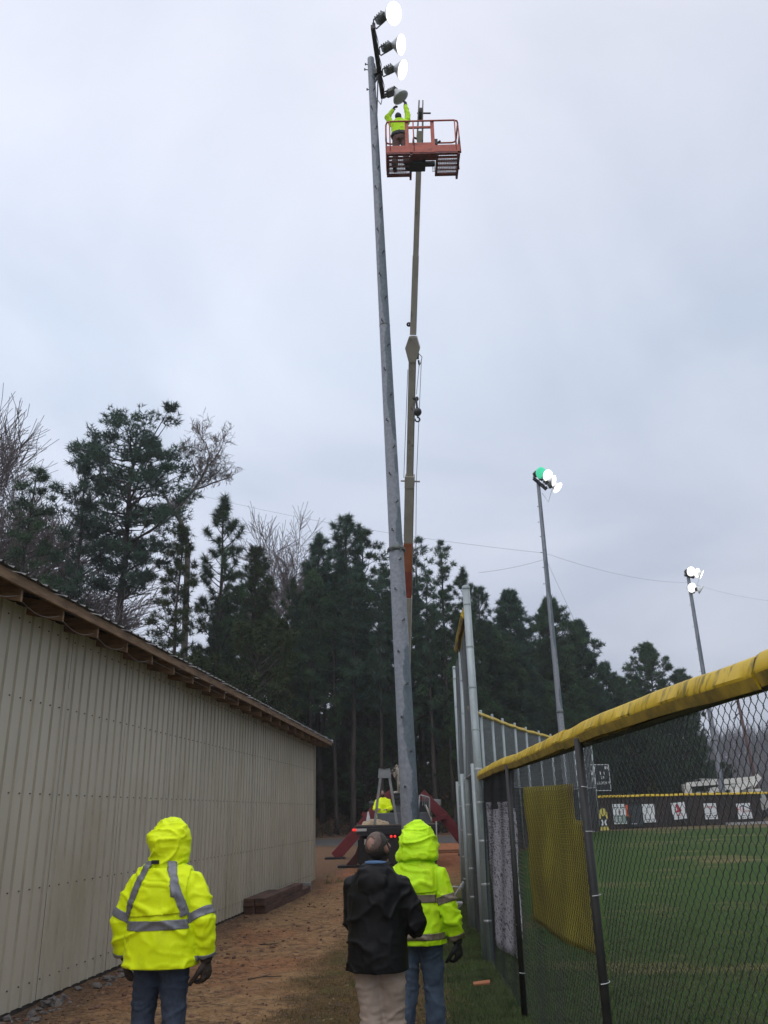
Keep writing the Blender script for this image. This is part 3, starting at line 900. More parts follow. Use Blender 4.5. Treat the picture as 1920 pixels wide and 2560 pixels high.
# ---- low far outfield fence with dark windscreen
LF = [(12.75 + 3.0 * k, 54.2 + 1.2 * k) for k in range(9)]
lowf = thing('outfield_fence', (22, 57, .6), 'low far outfield fence with dark windscreen, yellow cap and white banners', 'fence')
M_scrb = mat('brown_black_windscreen', (.030, .022, .020), (.018, .014, .013), scale=2.5, rough=.85, blotch=((.045, .028, .023), .8, .45, .7, (1, 1, 1)))
M_scrt = mat('thin_far_mesh', (.05, .05, .052), (.03, .03, .032), scale=8, rough=.7, alpha=.45)
for i, (x, y) in enumerate(LF):
    zb = float(terrain(x, y))
    pipe(lowf, x, y + .05, zb - .05, zb + 1.98, .03, M_blk, cap=False, n=8)
    if i < len(LF) - 1:
        xb, yb = LF[i + 1]
        z2 = float(terrain(xb, yb))
        mb = MB(lowf.location)
        mb.add([(x, y, zb + .02), (xb, yb, z2 + .02), (xb, yb, z2 + 1.95), (x, y, zb + 1.95)], [(0, 1, 2, 3)])
        mb.build('windscreen' if i < 4 else 'mesh_panel', M_scrb if i < 4 else M_scrt, lowf)
        cap_mesh(lowf, [(x, y, zb + 2.0), (xb, yb, z2 + 2.0)], 'fence_cap', M_yel, h=.12, wmid=.14, hb=.03, seed=i, nseg=1, ripple=.01)
kb = MB((0, 0, 0))
for (xa, ya), (xb, yb) in zip(LF[3:-1], LF[4:]):
    kb.beam((xa, ya - .12, float(terrain(xa, ya)) + .07), (xb, yb - .12, float(terrain(xb, yb)) + .07), .12, .16)
tag(kb.build('concrete_kerb', mat('pale_concrete', (.36, .35, .34), (.28, .275, .27), scale=3, rough=.85)), kind='structure')

# ---- signs on the low fence
M_sw = mat('white_sign', (.74, .76, .76), (.66, .69, .69), scale=2, rough=.5)
M_red = mat('red_print', (.42, .035, .045), (.36, .03, .04), scale=3, rough=.5)
M_navy = mat('navy_print', (.03, .035, .09), scale=3, rough=.5)
M_ink = mat('dark_print', (.05, .06, .06), scale=3, rough=.5)
M_grn = mat('green_print', (.28, .36, .31), (.22, .30, .26), scale=4, rough=.5)
M_org = mat('orange_print', (.75, .13, .04), (.65, .1, .03), scale=3, rough=.5)
M_sblk = mat('black_sign', (.020, .024, .026), (.013, .015, .017), scale=3, rough=.5)
M_yp = mat('pale_yellow_print', (.62, .55, .12), (.54, .47, .10), scale=3, rough=.5)
def lf_at(px, py, back=.06):
    """point on the low fence seen at that photo column, moved a little to the field side"""
    d = ray(px, py)
    a = np.array([*LF[0], 0]); b = np.array([*LF[-1], 0]); t = (b - a) / np.linalg.norm(b - a); n = np.array([t[1], -t[0], 0])
    s = ((a + n * back - CAM) @ n) / (d @ n)
    return CAM + d * s, t, n
def sign(px0, py0, px1, py1, label, art, base=M_sw, group='banners on the low outfield fence', name='fence_sign', cat='sign', tilt=0.0):
    p, t, n = lf_at((px0 + px1) / 2, (py0 + py1) / 2)
    a, _, _ = lf_at(px0, (py0 + py1) / 2); b, _, _ = lf_at(px1, (py0 + py1) / 2)
    u, _, _ = lf_at((px0 + px1) / 2, py0); v, _, _ = lf_at((px0 + px1) / 2, py1)
    W = float(np.linalg.norm((b - a)[:2])); H = float(u[2] - v[2])
    th = thing(name, p, label, cat, group)
    def at(x, z, d=0.0):
        x, z = x * math.cos(tilt) - z * math.sin(tilt), x * math.sin(tilt) + z * math.cos(tilt)
        return p + t * x + np.array([0, 0, z]) + n * d
    def rect(nm, x, z, wd, h, m, d=.012):
        mb = MB(th.location)
        P = [at(x + sx * wd / 2, z + sz * h / 2, dd) for dd in (0, d) for sx, sz in ((-1, -1), (1, -1), (1, 1), (-1, 1))]
        mb.add(P, [(3, 2, 1, 0), (4, 5, 6, 7), (0, 1, 5, 4), (1, 2, 6, 5), (2, 3, 7, 6), (3, 0, 4, 7)])
        return mb.build(nm, m, th)
    def letters(nm, txt, x, z, size, m, d=.018):
        V, F = text_mb(txt, size)
        V = np.array([at(x + q[0], z + q[1], d + q[2]) for q in V]) - np.array(th.location)
        return link_mesh(nm, V, F, m, th)
    def poly(nm, pts, m, d=.02):
        mb = MB(th.location)
        mb.prism(pts, lambda x, z: at(x, z, .004), lambda x, z: at(x, z, d))
        return mb.build(nm, m, th)
    if base: rect('panel', 0, 0, W, H, base)
    art(W, H, rect, letters, poly)
    return th
def dashes(rect, W, z, n, h, m, span=.8):
    for k in range(n):
        ww = W * span / n * (.55 + .3 * math.sin(k * 2.3 + z))
        rect('small_print', -W * span / 2 + (k + .5) * W * span / n, z, ww, h, m, .018)
def art_n(W, H, rect, letters, poly):
    c = [(math.cos(a) * W * .5, H * .17 + math.sin(a) * H * .33) for a in np.linspace(0, math.pi, 9)]
    poly('yellow_top', c + [(-W * .5, H * .02), (-W * .3, H * .02), (-W * .28, H * .14), (W * .28, H * .14), (W * .3, H * .02), (W * .5, H * .02)], M_yp)
    poly('white_band', [(-W * .35, -.02 * H), (-W * .12, -.02 * H), (-W * .04, -.15 * H), (-W * .14, -.28 * H), (-W * .36, -.28 * H), (-W * .2, -.15 * H)], M_sw)
    poly('white_band', [(W * .12, -.02 * H), (W * .35, -.02 * H), (W * .2, -.15 * H), (W * .36, -.28 * H), (W * .14, -.28 * H), (W * .04, -.15 * H)], M_sw)
    poly('yellow_foot', [(-W * .5, -.5 * H), (W * .5, -.5 * H), (W * .42, -.33 * H), (-W * .42, -.33 * H)], M_yp)
sign(1498, 2020, 1520, 2076, 'small yellow and white cut-out emblem at the left end of the low fence', art_n, base=M_sblk)
def art_a(W, H, rect, letters, poly):
    rect('green_panel', 0, -.26 * H, W * .92, H * .4, M_grn, .016); dashes(rect, W, .33 * H, 4, H * .05, M_ink)
    letters('lettering', 'LTL', -W * .1, -.28 * H, H * .3, M_sw, .022); dashes(rect, W, .12 * H, 2, H * .035, M_red, .3); dashes(rect, W, .05 * H, 2, H * .03, M_ink, .3)
sign(1533, 2010, 1565, 2060, 'white banner with a pale green lower half on the low fence', art_a)
def art_b(W, H, rect, letters, poly):
    rect('orange_bar', -W * .42, H * .22, W * .14, H * .5, M_org, .018); rect('dark_panel', W * .15, 0, W * .62, H * .84, mat('slate_print', (.045, .055, .06), (.03, .037, .04), scale=4), .016)
    rect('orange_strip', -W * .28, -H * .05, W * .3, H * .06, mat('rust_print', (.18, .07, .02), scale=3), .018); dashes(rect, W, -.38 * H, 4, H * .03, M_sw, .5)
sign(1565, 2010, 1606, 2066, 'black banner with an orange bar on the low fence', art_b, base=M_sblk)
def art_c(W, H, rect, letters, poly):
    letters('lettering', 'm', W * .08, H * .33, H * .2, M_navy); dashes(rect, W, -.33 * H, 4, H * .05, M_ink, .75); dashes(rect, W, -.43 * H, 5, H * .03, M_ink, .75); rect('blue_tick', -W * .3, .12 * H, W * .12, H * .02, M_navy, .018)
sign(1607, 2010, 1637, 2056, 'plain white banner with a small blue mark on the low fence', art_c)
def art_d(W, H, rect, letters, poly):
    poly('red_mark', [(-W * .22, .38 * H), (W * .02, .38 * H), (W * .06, .2 * H), (W * .22, .02 * H), (W * .1, -.08 * H), (-W * .2, -.1 * H), (-W * .24, .0), (-W * .1, .05 * H), (-W * .16, .25 * H)], M_red)
    rect('red_bar', 0, -.18 * H, W * .46, H * .03, M_red, .018); dashes(rect, W, -.27 * H, 4, H * .07, M_red, .5); dashes(rect, W, -.38 * H, 3, H * .03, M_ink, .3)
sign(1680, 2006, 1714, 2048, 'white banner with a dark red figure-like mark on the low fence', art_d, tilt=.06)
def art_e(W, H, rect, letters, poly):
    letters('lettering', 'Simpson', 0, .28 * H, H * .24, M_red); rect('rule', 0, -.12 * H, W * .9, H * .02, M_ink, .018); dashes(rect, W, -.28 * H, 4, H * .08, M_ink, .8); dashes(rect, W, -.4 * H, 4, H * .04, M_ink, .7)
sign(1761, 2008, 1792, 2048, 'white banner with red script along its top on the low fence', art_e)
def art_f(W, H, rect, letters, poly):
    letters('lettering', 'H', -W * .34, .12 * H, H * .52, M_red); letters('lettering', 'UDSON', W * .14, -.02 * H, H * .2, M_red)
    poly('roof_line', [(-W * .3, .22 * H), (-W * .05, .33 * H), (W * .42, .1 * H), (W * .42, .17 * H), (-W * .05, .40 * H), (-W * .3, .28 * H)], M_navy)
    dashes(rect, W, -.3 * H, 4, H * .05, M_ink, .8); dashes(rect, W, -.42 * H, 5, H * .05, M_ink, .85)
sign(1843, 2008, 1878, 2047, 'white banner with a big red H under a dark roof line on the low fence', art_f, tilt=.03)

# ---- scoreboard-like black sign standing behind the tall fence end
def scoreboard():
    c = AT(1501, 1944, 56.0); W = 1.30; H = 1.62
    th = thing('scoreboard', (c[0], c[1], float(terrain(c[0], c[1]))), 'black scoreboard panel with white figures in a white frame beyond the fence', 'scoreboard')
    t = np.array([.96, .28, 0]); n = np.array([.28, -.96, 0])
    def at(x, z, d): return c + t * x + np.array([0, 0, z]) + n * d
    def rect(nm, x, z, w_, h, m, d0=0, d=.02):
        mb = MB(th.location)
        P = [at(x + sx * w_ / 2, z + sz * h / 2, dd) for dd in (d0, d0 + d) for sx, sz in ((-1, -1), (1, -1), (1, 1), (-1, 1))]
        mb.add(P, [(3, 2, 1, 0), (4, 5, 6, 7), (0, 1, 5, 4), (1, 2, 6, 5), (2, 3, 7, 6), (3, 0, 4, 7)])
        return mb.build(nm, m, th)
    rect('panel', 0, 0, W, H, M_sblk, 0, .05)
    for x, z, w_, h in ((0, H / 2 - .02, W, .04), (0, -H / 2 + .02, W, .04), (W / 2 - .015, 0, .03, H - .08), (-W / 2 + .24, -.0, .03, H - .08)):
        rect('frame', x, z, w_, h, M_sw, .052, .02)
    for x, z, w_, h in ((-.42, .60, .22, .16), (.45, .60, .2, .16), (-.6, .30, .14, .28), (-.58, -.12, .1, .22), (.0, .28, .06, .2), (.27, .28, .04, .2)):
        rect('number_block', x, z, w_, h, M_sw, .052, .01)
    for txt, x, z, s in (('24', .12, .0, .26), ('LLDEN Y', .16, -.34, .24)):
        V, F = text_mb(txt, s)
        link_mesh('lettering', np.array([at(x + q[0], z + q[1], .056 + q[2]) for q in V]) - np.array(th.location), F, M_sw, th)
    for sx in (-.5, .5):
        mb = MB(th.location); q = at(sx, 0, -.06); mb.tube([(q[0], q[1], th.location[2]), (q[0], q[1], q[2] + .6)], .04, 8); mb.build('post', M_blk, th)
scoreboard()
# ================================================================== LIGHT POLES
def pole_material():
    m = bpy.data.materials.new('wet_steel_pole'); m.use_nodes = True
    t = m.node_tree; t.nodes.clear(); n = t.nodes.new; L = t.links.new
    o = n('ShaderNodeOutputMaterial'); b = n('ShaderNodeBsdfPrincipled'); b.inputs['Roughness'].default_value = .55
    b.inputs['Specular IOR Level'].default_value = .4
    at = n('ShaderNodeVertexColor'); at.layer_name = 'wet'
    sp = n('ShaderNodeSeparateColor'); L(at.outputs['Color'], sp.inputs[0])
    g = n('ShaderNodeNewGeometry')
    z = n('ShaderNodeTexNoise'); z.inputs['Scale'].default_value = 2.3; z.inputs['Detail'].default_value = 6; z.inputs['Roughness'].default_value = .6
    L(g.outputs['Position'], z.inputs['Vector'])
    ad = n('ShaderNodeMath'); ad.operation = 'ADD'; L(sp.outputs['Red'], ad.inputs[0])
    ml = n('ShaderNodeMath'); ml.operation = 'MULTIPLY_ADD'; ml.inputs[1].default_value = .35; ml.inputs[2].default_value = -.175
    L(z.outputs['Fac'], ml.inputs[0]); L(ml.outputs[0], ad.inputs[1])
    mr = n('ShaderNodeMapRange'); mr.inputs[1].default_value = .49; mr.inputs[2].default_value = .515; L(ad.outputs[0], mr.inputs[0])
    f = n('ShaderNodeTexNoise'); f.inputs['Scale'].default_value = 14; f.inputs['Detail'].default_value = 6; L(g.outputs['Position'], f.inputs['Vector'])
    def rp(c1, c2):
        r = n('ShaderNodeValToRGB'); e = r.color_ramp.elements
        e[0].position = .35; e[0].color = (*c1, 1); e[1].position = .68; e[1].color = (*c2, 1); L(f.outputs['Fac'], r.inputs[0]); return r.outputs[0]
    mx = n('ShaderNodeMix'); mx.data_type = 'RGBA'; L(mr.outputs[0], mx.inputs[0])
    L(rp((.19, .205, .23), (.265, .28, .31)), mx.inputs[6]); L(rp((.095, .118, .138), (.135, .165, .188)), mx.inputs[7])
    L(mx.outputs[2], b.inputs['Base Color']); L(b.outputs[0], o.inputs['Surface'])
    return m
M_pole = pole_material()
M_arm = mat('black_steel', (.018, .018, .024), (.01, .01, .014), scale=6, rough=.5)
M_hous = mat('grey_ballast', (.12, .135, .12), (.055, .062, .058), scale=9, rough=.6)
M_refl = mat('spun_aluminium', (.52, .55, .56), (.40, .43, .44), scale=5, rough=.35, metal=.3)
M_lit = mat('lit_lens', (1, 1, 1), rough=.3, emit=(1.0, .95, .90), estr=1.9)
M_grnlens = mat('green_lens', (.05, .55, .33), (.04, .45, .28), scale=2, rough=.25, emit=(.10, .75, .42), estr=.55)
M_glass = mat('dull_lens', (.80, .84, .86), (.66, .71, .74), scale=3, rough=.15, transl=.5)
M_step = mat('step_bolt', (.05, .05, .052), scale=8, rough=.5)

def light_pole(base, top, r0, r1, zcol, label, group, rsplit=1.0, nstep=26, step_dir=(0, -1), wet=True, collar_scale=1.0, zseam=None):
    base = np.array(base, float); top = np.array(top, float)
    t = thing('light_pole', base, label, 'light pole', group)
    ax = top - base; H = np.linalg.norm(ax); ax /= H
    P = lambda z: base + (top - base) * ((z - base[2]) / (top[2] - base[2]))
    R = lambda z: r0 + (r1 - r0) * (z - base[2]) / (top[2] - base[2])
    mb = MB(t.location)
    zs = list(np.linspace(base[2] - .1, top[2] - .03, 60)) + [top[2], top[2] + .02]
    rr = [R(z) * (1.05 if z < zcol else 1.0) for z in zs]; rr[-2] *= .96; rr[-1] *= .6
    n = 28
    V = []; wetv = []
    for z, r in zip(zs, rr):
        c = P(z)
        for k in range(n):
            a = 2 * math.pi * k / n
            V.append(c + np.array([r * math.cos(a), r * math.sin(a), 0]))
            side = .5 + .5 * math.cos(a - math.radians(-38))      # rain ran down one side
            off = .10 * math.sin(z * .55) + .07 * math.sin(z * 1.7 + 1) - (.12 if z < zcol else 0.02) + .04 * math.sin(z * 4.1)
            wetv.append(side * .62 + off + .02)
    F = [(i * n + k, i * n + (k + 1) % n, (i + 1) * n + (k + 1) % n, (i + 1) * n + k) for i in range(len(zs) - 1) for k in range(n)]
    F.append(tuple((len(zs) - 1) * n + k for k in range(n)))
    o = link_mesh('shaft', np.array(V) - base, F, M_pole, t, smooth=True)
    ca = o.data.color_attributes.new('wet', 'FLOAT_COLOR', 'POINT')
    wv = np.array(wetv); ca.data.foreach_set('color', np.stack([wv, wv, wv, np.ones_like(wv)], 1).astype(np.float32).ravel())
    mb = MB(t.location); rc = R(zcol)
    mb.lathe([(-.09, rc * 1.06), (-.07, rc * 1.3), (-.03, rc * 1.34), (.0, rc * 1.2), (.03, rc * 1.05)], P(zcol), ax, 28)
    for k in range(6):
        a = k * math.pi / 3; mb.box(P(zcol) + np.array([math.cos(a), math.sin(a), 0]) * rc * 1.28 + np.array([0, 0, -.1]), (.03, .03, .06))
    mb.build('collar', M_hous, t, smooth=False)
    if zseam:
        mb = MB(t.location); rc = R(zseam); mb.lathe([(-.03, rc * 1.005), (-.02, rc * 1.035), (.0, rc * 1.03), (.012, rc)], P(zseam), ax, 28)
        mb.build('joint_seam', M_hous, t, smooth=True)
    # climbing bolts, alternating
    z = base[2] + 2.4; k = 0
    d0 = np.array([step_dir[0], step_dir[1], 0.0]); d0 /= np.linalg.norm(d0)
    for k in range(nstep):
        zz = z + k * (top[2] - z - .6) / nstep
        a = (.35 if k % 2 else -.30)
        d = np.array([d0[0] * math.cos(a) - d0[1] * math.sin(a), d0[0] * math.sin(a) + d0[1] * math.cos(a), 0])
        c = P(zz) + d * R(zz) * .98
        mb = MB(t.location); mb.tube([c, c + d * .10], .013, 6); mb.box(c + d * .105, (.035, .035, .05))
        mb.build('step_bolt', M_step, t)
    return t, P, R
def floodlight(t, anchor, c, aim, lens_m, size=.31, yoke_up=(0, 0, 1), house=True):
    """anchor: where the yoke bolts on the arm; c: centre of the lens; aim: where it points"""
    anchor = np.array(anchor, float); c = np.array(c, float); aim = np.array(aim, float); aim /= np.linalg.norm(aim)
    s = size
    mb = MB(t.location)
    prof = [(-s * 1.18, s * .24), (-s * 1.0, s * .30), (-s * .75, s * .46), (-s * .45, s * .70), (-s * .15, s * .92), (0, s), (.012, s * 1.03), (.02, s * 1.0),
            (-s * .12, s * .90), (-s * .45, s * .67), (-s * .75, s * .43), (-s * 1.0, s * .26)]
    mb.lathe(prof, c, aim, 28)
    fl = mb.build('floodlight', M_refl, t, smooth=True)
    neck = c - aim * s * 1.1
    mb = MB(t.location); mb.lathe([(.012, s * .99), (.024, s * 1.025), (.040, s * .8), (.050, s * .4), (.053, .001)], c, aim, 32); mb.build('lens', lens_m, fl, smooth=True)
    # ballast housing between the neck and the arm, with cooling fins
    d = neck - anchor; ln = np.linalg.norm(d); d /= ln
    h0 = anchor + d * ln * .30; h1 = anchor + d * ln * .98
    mb = MB(t.location)
    mb.beam(h0, h1, s * .62, s * .72, up=(.1, .2, 1)); mb.beam(h0 + d * ln * .1, h1 - d * ln * .05, s * .8, s * .5, up=(.1, .2, 1))
    up = np.array([0, 0, 1.0]) - d * d[2]; up /= np.linalg.norm(up)
    for k in range(4):
        q = h0 + d * (ln * .68) * (.15 + .25 * k); mb.beam(q + up * s * .30, q + up * s * .52, s * .62, .03, up=d)
    mb.tube([h1, neck], s * .26, 10)
    mb.build('ballast_housing', M_hous, fl, bevel=.012)
    sd = np.cross(d, up); sd /= np.linalg.norm(sd)
    mb = MB(t.location)
    for q in (-1, 1):
        mb.tube([anchor + sd * .03 * q, anchor + sd * s * .52 * q + d * .05, h0 + d * ln * .28 + sd * s * .52 * q], .02, 6)
    mb.box(anchor, (.09, .09, .1)); mb.build('yoke', M_hous, fl)
    return fl

PB = AT(1026, 2055, 18.0); PT = AT(927, 147, 18.0)
sl = (PT - PB) / (PT[2] - PB[2]); PB = PB - sl * PB[2]
zc = AT(993, 1370, 18.0)[2]; zsm = AT(960, 814, 18.0)[2]
pole, PF, RF = light_pole(PB, PT, .185, .098, zc, 'tall grey light pole in the middle, with four floodlights and climbing bolts', 'floodlight poles round the ballfield', zseam=zsm, nstep=28)
# cross arm seen from below, with four lamps; the lowest one is unlit and held by the worker
ZA = 21.78
a0, a1 = AZ(932, 66, ZA), AZ(957, 243, ZA)
mb = MB(pole.location); mb.beam(a0, a1, .12, .14); mb.build('cross_arm', M_arm, pole, bevel=.01)
mb = MB(pole.location)
q = a0 + (a1 - a0) * .62; mb.beam(PF(ZA), q, .14, .16); mb.beam(PF(ZA - .45), PF(ZA - .45) + (q - PF(ZA)) * 1.0 + np.array([0, 0, .40]), .05, .05); mb.build('arm_bracket', M_arm, pole)
L1 = AZ(983, 34, 22.02); L2 = AZ(1001, 112, 21.92); L3 = AZ(1005, 174, 21.86); L4 = AZ(1001, 243, 21.40)
fr = lambda u: a0 + (a1 - a0) * u
floodlight(pole, fr(.03) + [.02, 0, .12], L1, (.66, -.50, -.56), M_lit, .275)
floodlight(pole, fr(.36) + [.06, 0, .04], L2, (.86, -.30, -.40), M_lit, .255)
floodlight(pole, fr(.66) + [.06, 0, .04], L3, (.84, -.20, -.50), M_lit, .255)
L4F = floodlight(pole, fr(.985) + [.05, 0, .02], L4, (.50, .10, -.86), M_glass, .24)
L4F['label'] = 'unlit floodlight with an open lens that the worker is handling'
mb = MB(pole.location)
for u0, u1 in ((.03, .36), (.36, .66), (.66, .98)):
    mb.tube([fr(u0) + [.03, 0, .1], fr(u0) + (fr(u1) - fr(u0)) * .45 + [.09, 0, -.05], fr(u1) + [.04, 0, .06]], .011, 5)
mb.tube([fr(.98), fr(.95) + [-.05, .05, -.35], PF(20.9) + [.09, -.03, 0]], .012, 5)
mb.tube([PF(22.2) + [.10, 0, 0], PF(21.5) + [.17, -.08, 0], PF(20.6) + [.11, -.05, 0], PF(20.3) + [.09, -.03, 0]], .018, 6)
mb.build('wiring', M_step, pole)
for z, dx in ((22.15, -.16), (21.95, -.19), (21.2, -.15)):
    mb = MB(pole.location); c = PF(z); mb.tube([c, c + [dx, -.02, .02]], .014, 6); mb.box(c + [dx, -.02, .02], (.04, .03, .06)); mb.build('bracket_bolt', M_step, pole)

def far_pole(px_b, px_t, Y, label, sets, zseen, r0=.2, r1=.11):
    b = AT(*px_b, Y); t_ = AT(*px_t, Y); s = (t_ - b) / (t_[2] - b[2]); zb = float(terrain(b[0], Y))
    b = b - s * (b[2] - zb)
    t, P, R = light_pole(b, t_, r0, r1, zseen, label, 'floodlight poles round the ballfield', nstep=18, step_dir=(-1, -.1))
    for (e0, e1, z, lamps) in sets:
        z = AT(*e0, Y)[2] if z is None else z
        a, bb = AT(*e0, Y - .25), AT(*e1, Y - .25)
        bb[1] += .1
        mb = MB(t.location); mb.beam(a, bb, .16, .16); mb.build('cross_arm', M_arm, t)
        mid = (a + bb) / 2; mb = MB(t.location); mb.beam(P(mid[2]), mid, .1, .12); mb.build('arm_bracket', M_arm, t)
        for u, lp, aim, lm in lamps:
            floodlight(t, a + (bb - a) * u + [0, -.08, .08], AT(*lp, Y - .55), aim, lm, .36 if Y < 60 else .42)
    mb = MB(t.location); c = P(zseen + (t_[2] - zseen) * .95)
    mb.tube([c + [.15, -.1, 0], c + [.5, -.1, -.6], c + [.9, -.1, .5]], .012, 4); mb.build('wiring', M_step, t)
    return t, P
S_ = 160 / 1659.
def z3(x, y): return (1280 + x * S_, 1150 + y * S_)
p2t, P2 = far_pole((1402, 1805), (1345.5, 1208), 48.0, 'grey light pole with one green lamp, right of the tall fence',
    [(z3(555, 470), z3(905, 750), None, [(.04, z3(745, 335), (.35, -.85, -.38), M_grnlens), (.40, z3(925, 405), (.45, -.80, -.4), M_lit),
      (.72, z3(1080, 545), (.85, -.42, -.3), M_lit), (.99, z3(1180, 715), (.62, -.35, -.75), M_lit)])], AT(1402, 1778, 48)[2])
S4 = 120 / 856.
def z4(x, y): return (1680 + x * S4, 1390 + y * S4)
p3t, P3 = far_pole((1757, 1672), (1720.5, 1443), 74.0, 'farthest light pole at the right, with two tiers of lit floodlights',
    [(z4(225, 343), z4(400, 383), None, [(.1, z4(335, 275), (.3, -.88, -.35), M_lit), (.55, z4(447, 300), (.55, -.75, -.35), M_lit), (.98, z4(527, 328), (.8, -.3, -.5), M_lit)]),
     (z4(310, 618), z4(405, 650), None, [(.15, z4(352, 565), (.25, -.9, -.35), M_lit), (.98, z4(522, 600), (.8, -.2, -.55), M_refl)])], AT(1790, 1850, 74)[2], r0=.24, r1=.15)

# utility pole seen through the mesh, at the far right
up = AT(1890, 1960, 95); ut = AT(1843, 1745, 95); zb = float(terrain(0, 95))
sl = (ut - up) / (ut[2] - up[2]); ub = up - sl * (up[2] - zb); ut = ut + sl * 2.0
upole = thing('utility_pole', ub, 'thin reddish brown wooden utility pole seen through the mesh at far right', 'utility pole')
mb = MB(upole.location); mb.tube([ub - sl * .3, ub + sl * 5, ut], [.22, .2, .15], 10); mb.build('shaft', mat('old_pole_wood', (.13, .075, .07), (.08, .05, .048), scale=3, rough=.85, stretch=(1, 1, .1)), upole, smooth=True)
for k, z in enumerate((1.6, 2.9)):
    c = ut - sl * (z + .8); mb = MB(upole.location); mb.tube([c + [.1, 0, .3], c + [-.9, 0, -.6]], .07, 6); mb.build('stay_arm', M_hous, upole)
# ---- thin cables
M_cab = mat('cable', (.06, .06, .065), scale=3, rough=.6)
def cable(pts, r, label, sag=.0, n=24):
    mb = MB((0, 0, 0))
    for a, b in zip(pts[:-1], pts[1:]):
        a = np.array(a); b = np.array(b)
        mb.tube([a + (b - a) * u - np.array([0, 0, sag * 4 * u * (1 - u)]) for u in np.linspace(0, 1, n)], r, 4)
    return tag(mb.build('overhead_cable', M_cab), label, 'cable', 'thin cables strung between the light poles')
D = 1920 / 1659.
cable([AT(400 * D, 1062 * D, 62), P2(AT(1172 * D, 1195 * D, 48)[2]), P3(AT(1488 * D, 1258 * D, 74)[2]), AT(1720 * D, 1300 * D, 90)], .007, 'long thin cable running past both far light poles', .5)
cable([AT(1035 * D, 1237 * D, 44), P2(AT(1168 * D, 1208 * D, 48)[2])], .007, 'thin cable from the treetops up to the pole with the green lamp', .1)
cable([P2(AT(1180 * D, 1205 * D, 48)[2]), AT(1243 * D, 1345 * D, 46)], .010, 'guy wire slanting down from the pole with the green lamp', .0)
cable([AT(1462 * D, 1460 * D, 80), P3(AT(1510 * D, 1468 * D, 74)[2])], .012, 'short cable between the right treetop and the farthest light pole', .1)

# ================================================================== CRANE TRUCK
M_trk = mat('black_truck_steel', (.016, .017, .019), (.008, .009, .010), scale=4, rough=.55)
M_grey = mat('grey_truck_paint', (.105, .115, .125), (.075, .082, .09), scale=3, rough=.5, blotch=((.045, .047, .05), 4, .58, .75, (1, 1, .4)))
M_lgrey = mat('light_grey_frame', (.25, .265, .265), (.18, .19, .19), scale=5, rough=.5)
M_tan = mat('tan_boom_paint', (.37, .34, .285), (.30, .27, .225), scale=2, rough=.5, blotch=((.06, .05, .045), 2.6, .58, .70, (1, 1, .35)))
M_bred = mat('dark_red_outrigger', (.17, .018, .022), (.11, .012, .016), scale=3, rough=.5, blotch=((.05, .012, .012), 3, .56, .75, (1, 1, 1)))
M_orgb = mat('rust_orange_boom', (.38, .13, .05), (.28, .085, .035), scale=2, rough=.55)
M_cream = mat('cream_hydraulics', (.52, .48, .40), (.40, .36, .30), scale=5, rough=.5)
M_rub = mat('black_rubber', (.016, .016, .016), (.009, .009, .009), scale=12, rough=.8)
M_tail = mat('red_tail_light', (.45, .01, .015), rough=.2, emit=(1.0, .05, .04), estr=.7)
M_plate = mat('white_plate', (.55, .56, .56), (.45, .46, .46), scale=8, rough=.5)
TG = float(terrain(0, 30))
truck = thing('crane_truck', (.1, 31, TG), 'crane truck with red outriggers, grey console and a tall telescopic boom', 'crane truck')
TY = 29.6
def TB(): return MB(truck.location)
dl, dr = AT(888, 2066, TY), AT(1097, 2066, TY)
DZ = dl[2]
tx0, tx1 = dl[0], dr[0]
tcx = (tx0 + tx1) / 2
mb = TB(); mb.box((tcx, TY + .95, DZ - .05), (tx1 - tx0, 1.9, .09)); mb.build('deck', M_trk, truck, bevel=.01)
for k in range(9):    # deck boards
    mb = TB(); mb.box((tx0 + (k + .5) * (tx1 - tx0) / 9, TY + .95, DZ + .012), ((tx1 - tx0) / 9 - .015, 1.85, .03))
    mb.build('deck_board', mat('deck_wood', (.10, .075, .06), (.06, .045, .036), scale=3, rough=.85), truck)
mb = TB(); mb.box((tcx, TY - .03, DZ - .17), (tx1 - tx0 - .08, .10, .20)); rb = mb.build('rear_bar', M_trk, truck, bevel=.008)
for px in (883.5, 888.5, 978, 987.5):
    c = AT(px, 2075 if px < 900 else 2091, TY - .1)
    mb = TB(); mb.lathe([(-.03, .045), (0, .045), (.012, .034), (.015, .001)], c, (0, -1, 0), 12, cap0=True); mb.build('tail_light', M_tail, truck, smooth=True)
c = AT(903, 2075, TY - .09); mb = TB(); mb.box(c, (.36, .02, .085)); mb.build('reflector_plate', M_plate, truck)
mb = TB(); mb.box((tcx + .05, TY + .25, DZ - .72), (tx1 - tx0 - .75, .5, .95)); mb.build('rear_underframe', M_trk, truck)
for x0 in (tx0 + .38, tx1 - .42):
    mb = TB(); mb.box((x0, TY + .06, TG + .52), (.6, .02, .75)); mb.build('mud_flap', M_rub, truck)
c = AT(917, 2105, TY - .02); mb = TB(); mb.box(c, (.16, .02, .17)); mb.build('number_plate', M_plate, truck)
def wheel(x, y, r=.5, w_=.28):
    mb = TB(); mb.lathe([(-w_ / 2, r * .6), (-w_ / 2, r * .92), (-w_ * .35, r), (w_ * .35, r), (w_ / 2, r * .92), (w_ / 2, r * .6)], (x, y, TG + r), (1, 0, 0), 24)
    o = mb.build('wheel', M_rub, truck, smooth=True)
    mb = TB(); mb.lathe([(-w_ * .3, .01), (-w_ * .3, r * .6), (w_ * .3, r * .6), (w_ * .3, .01)], (x, y, TG + r), (1, 0, 0), 18); mb.build('rim', M_lgrey, o, smooth=False)
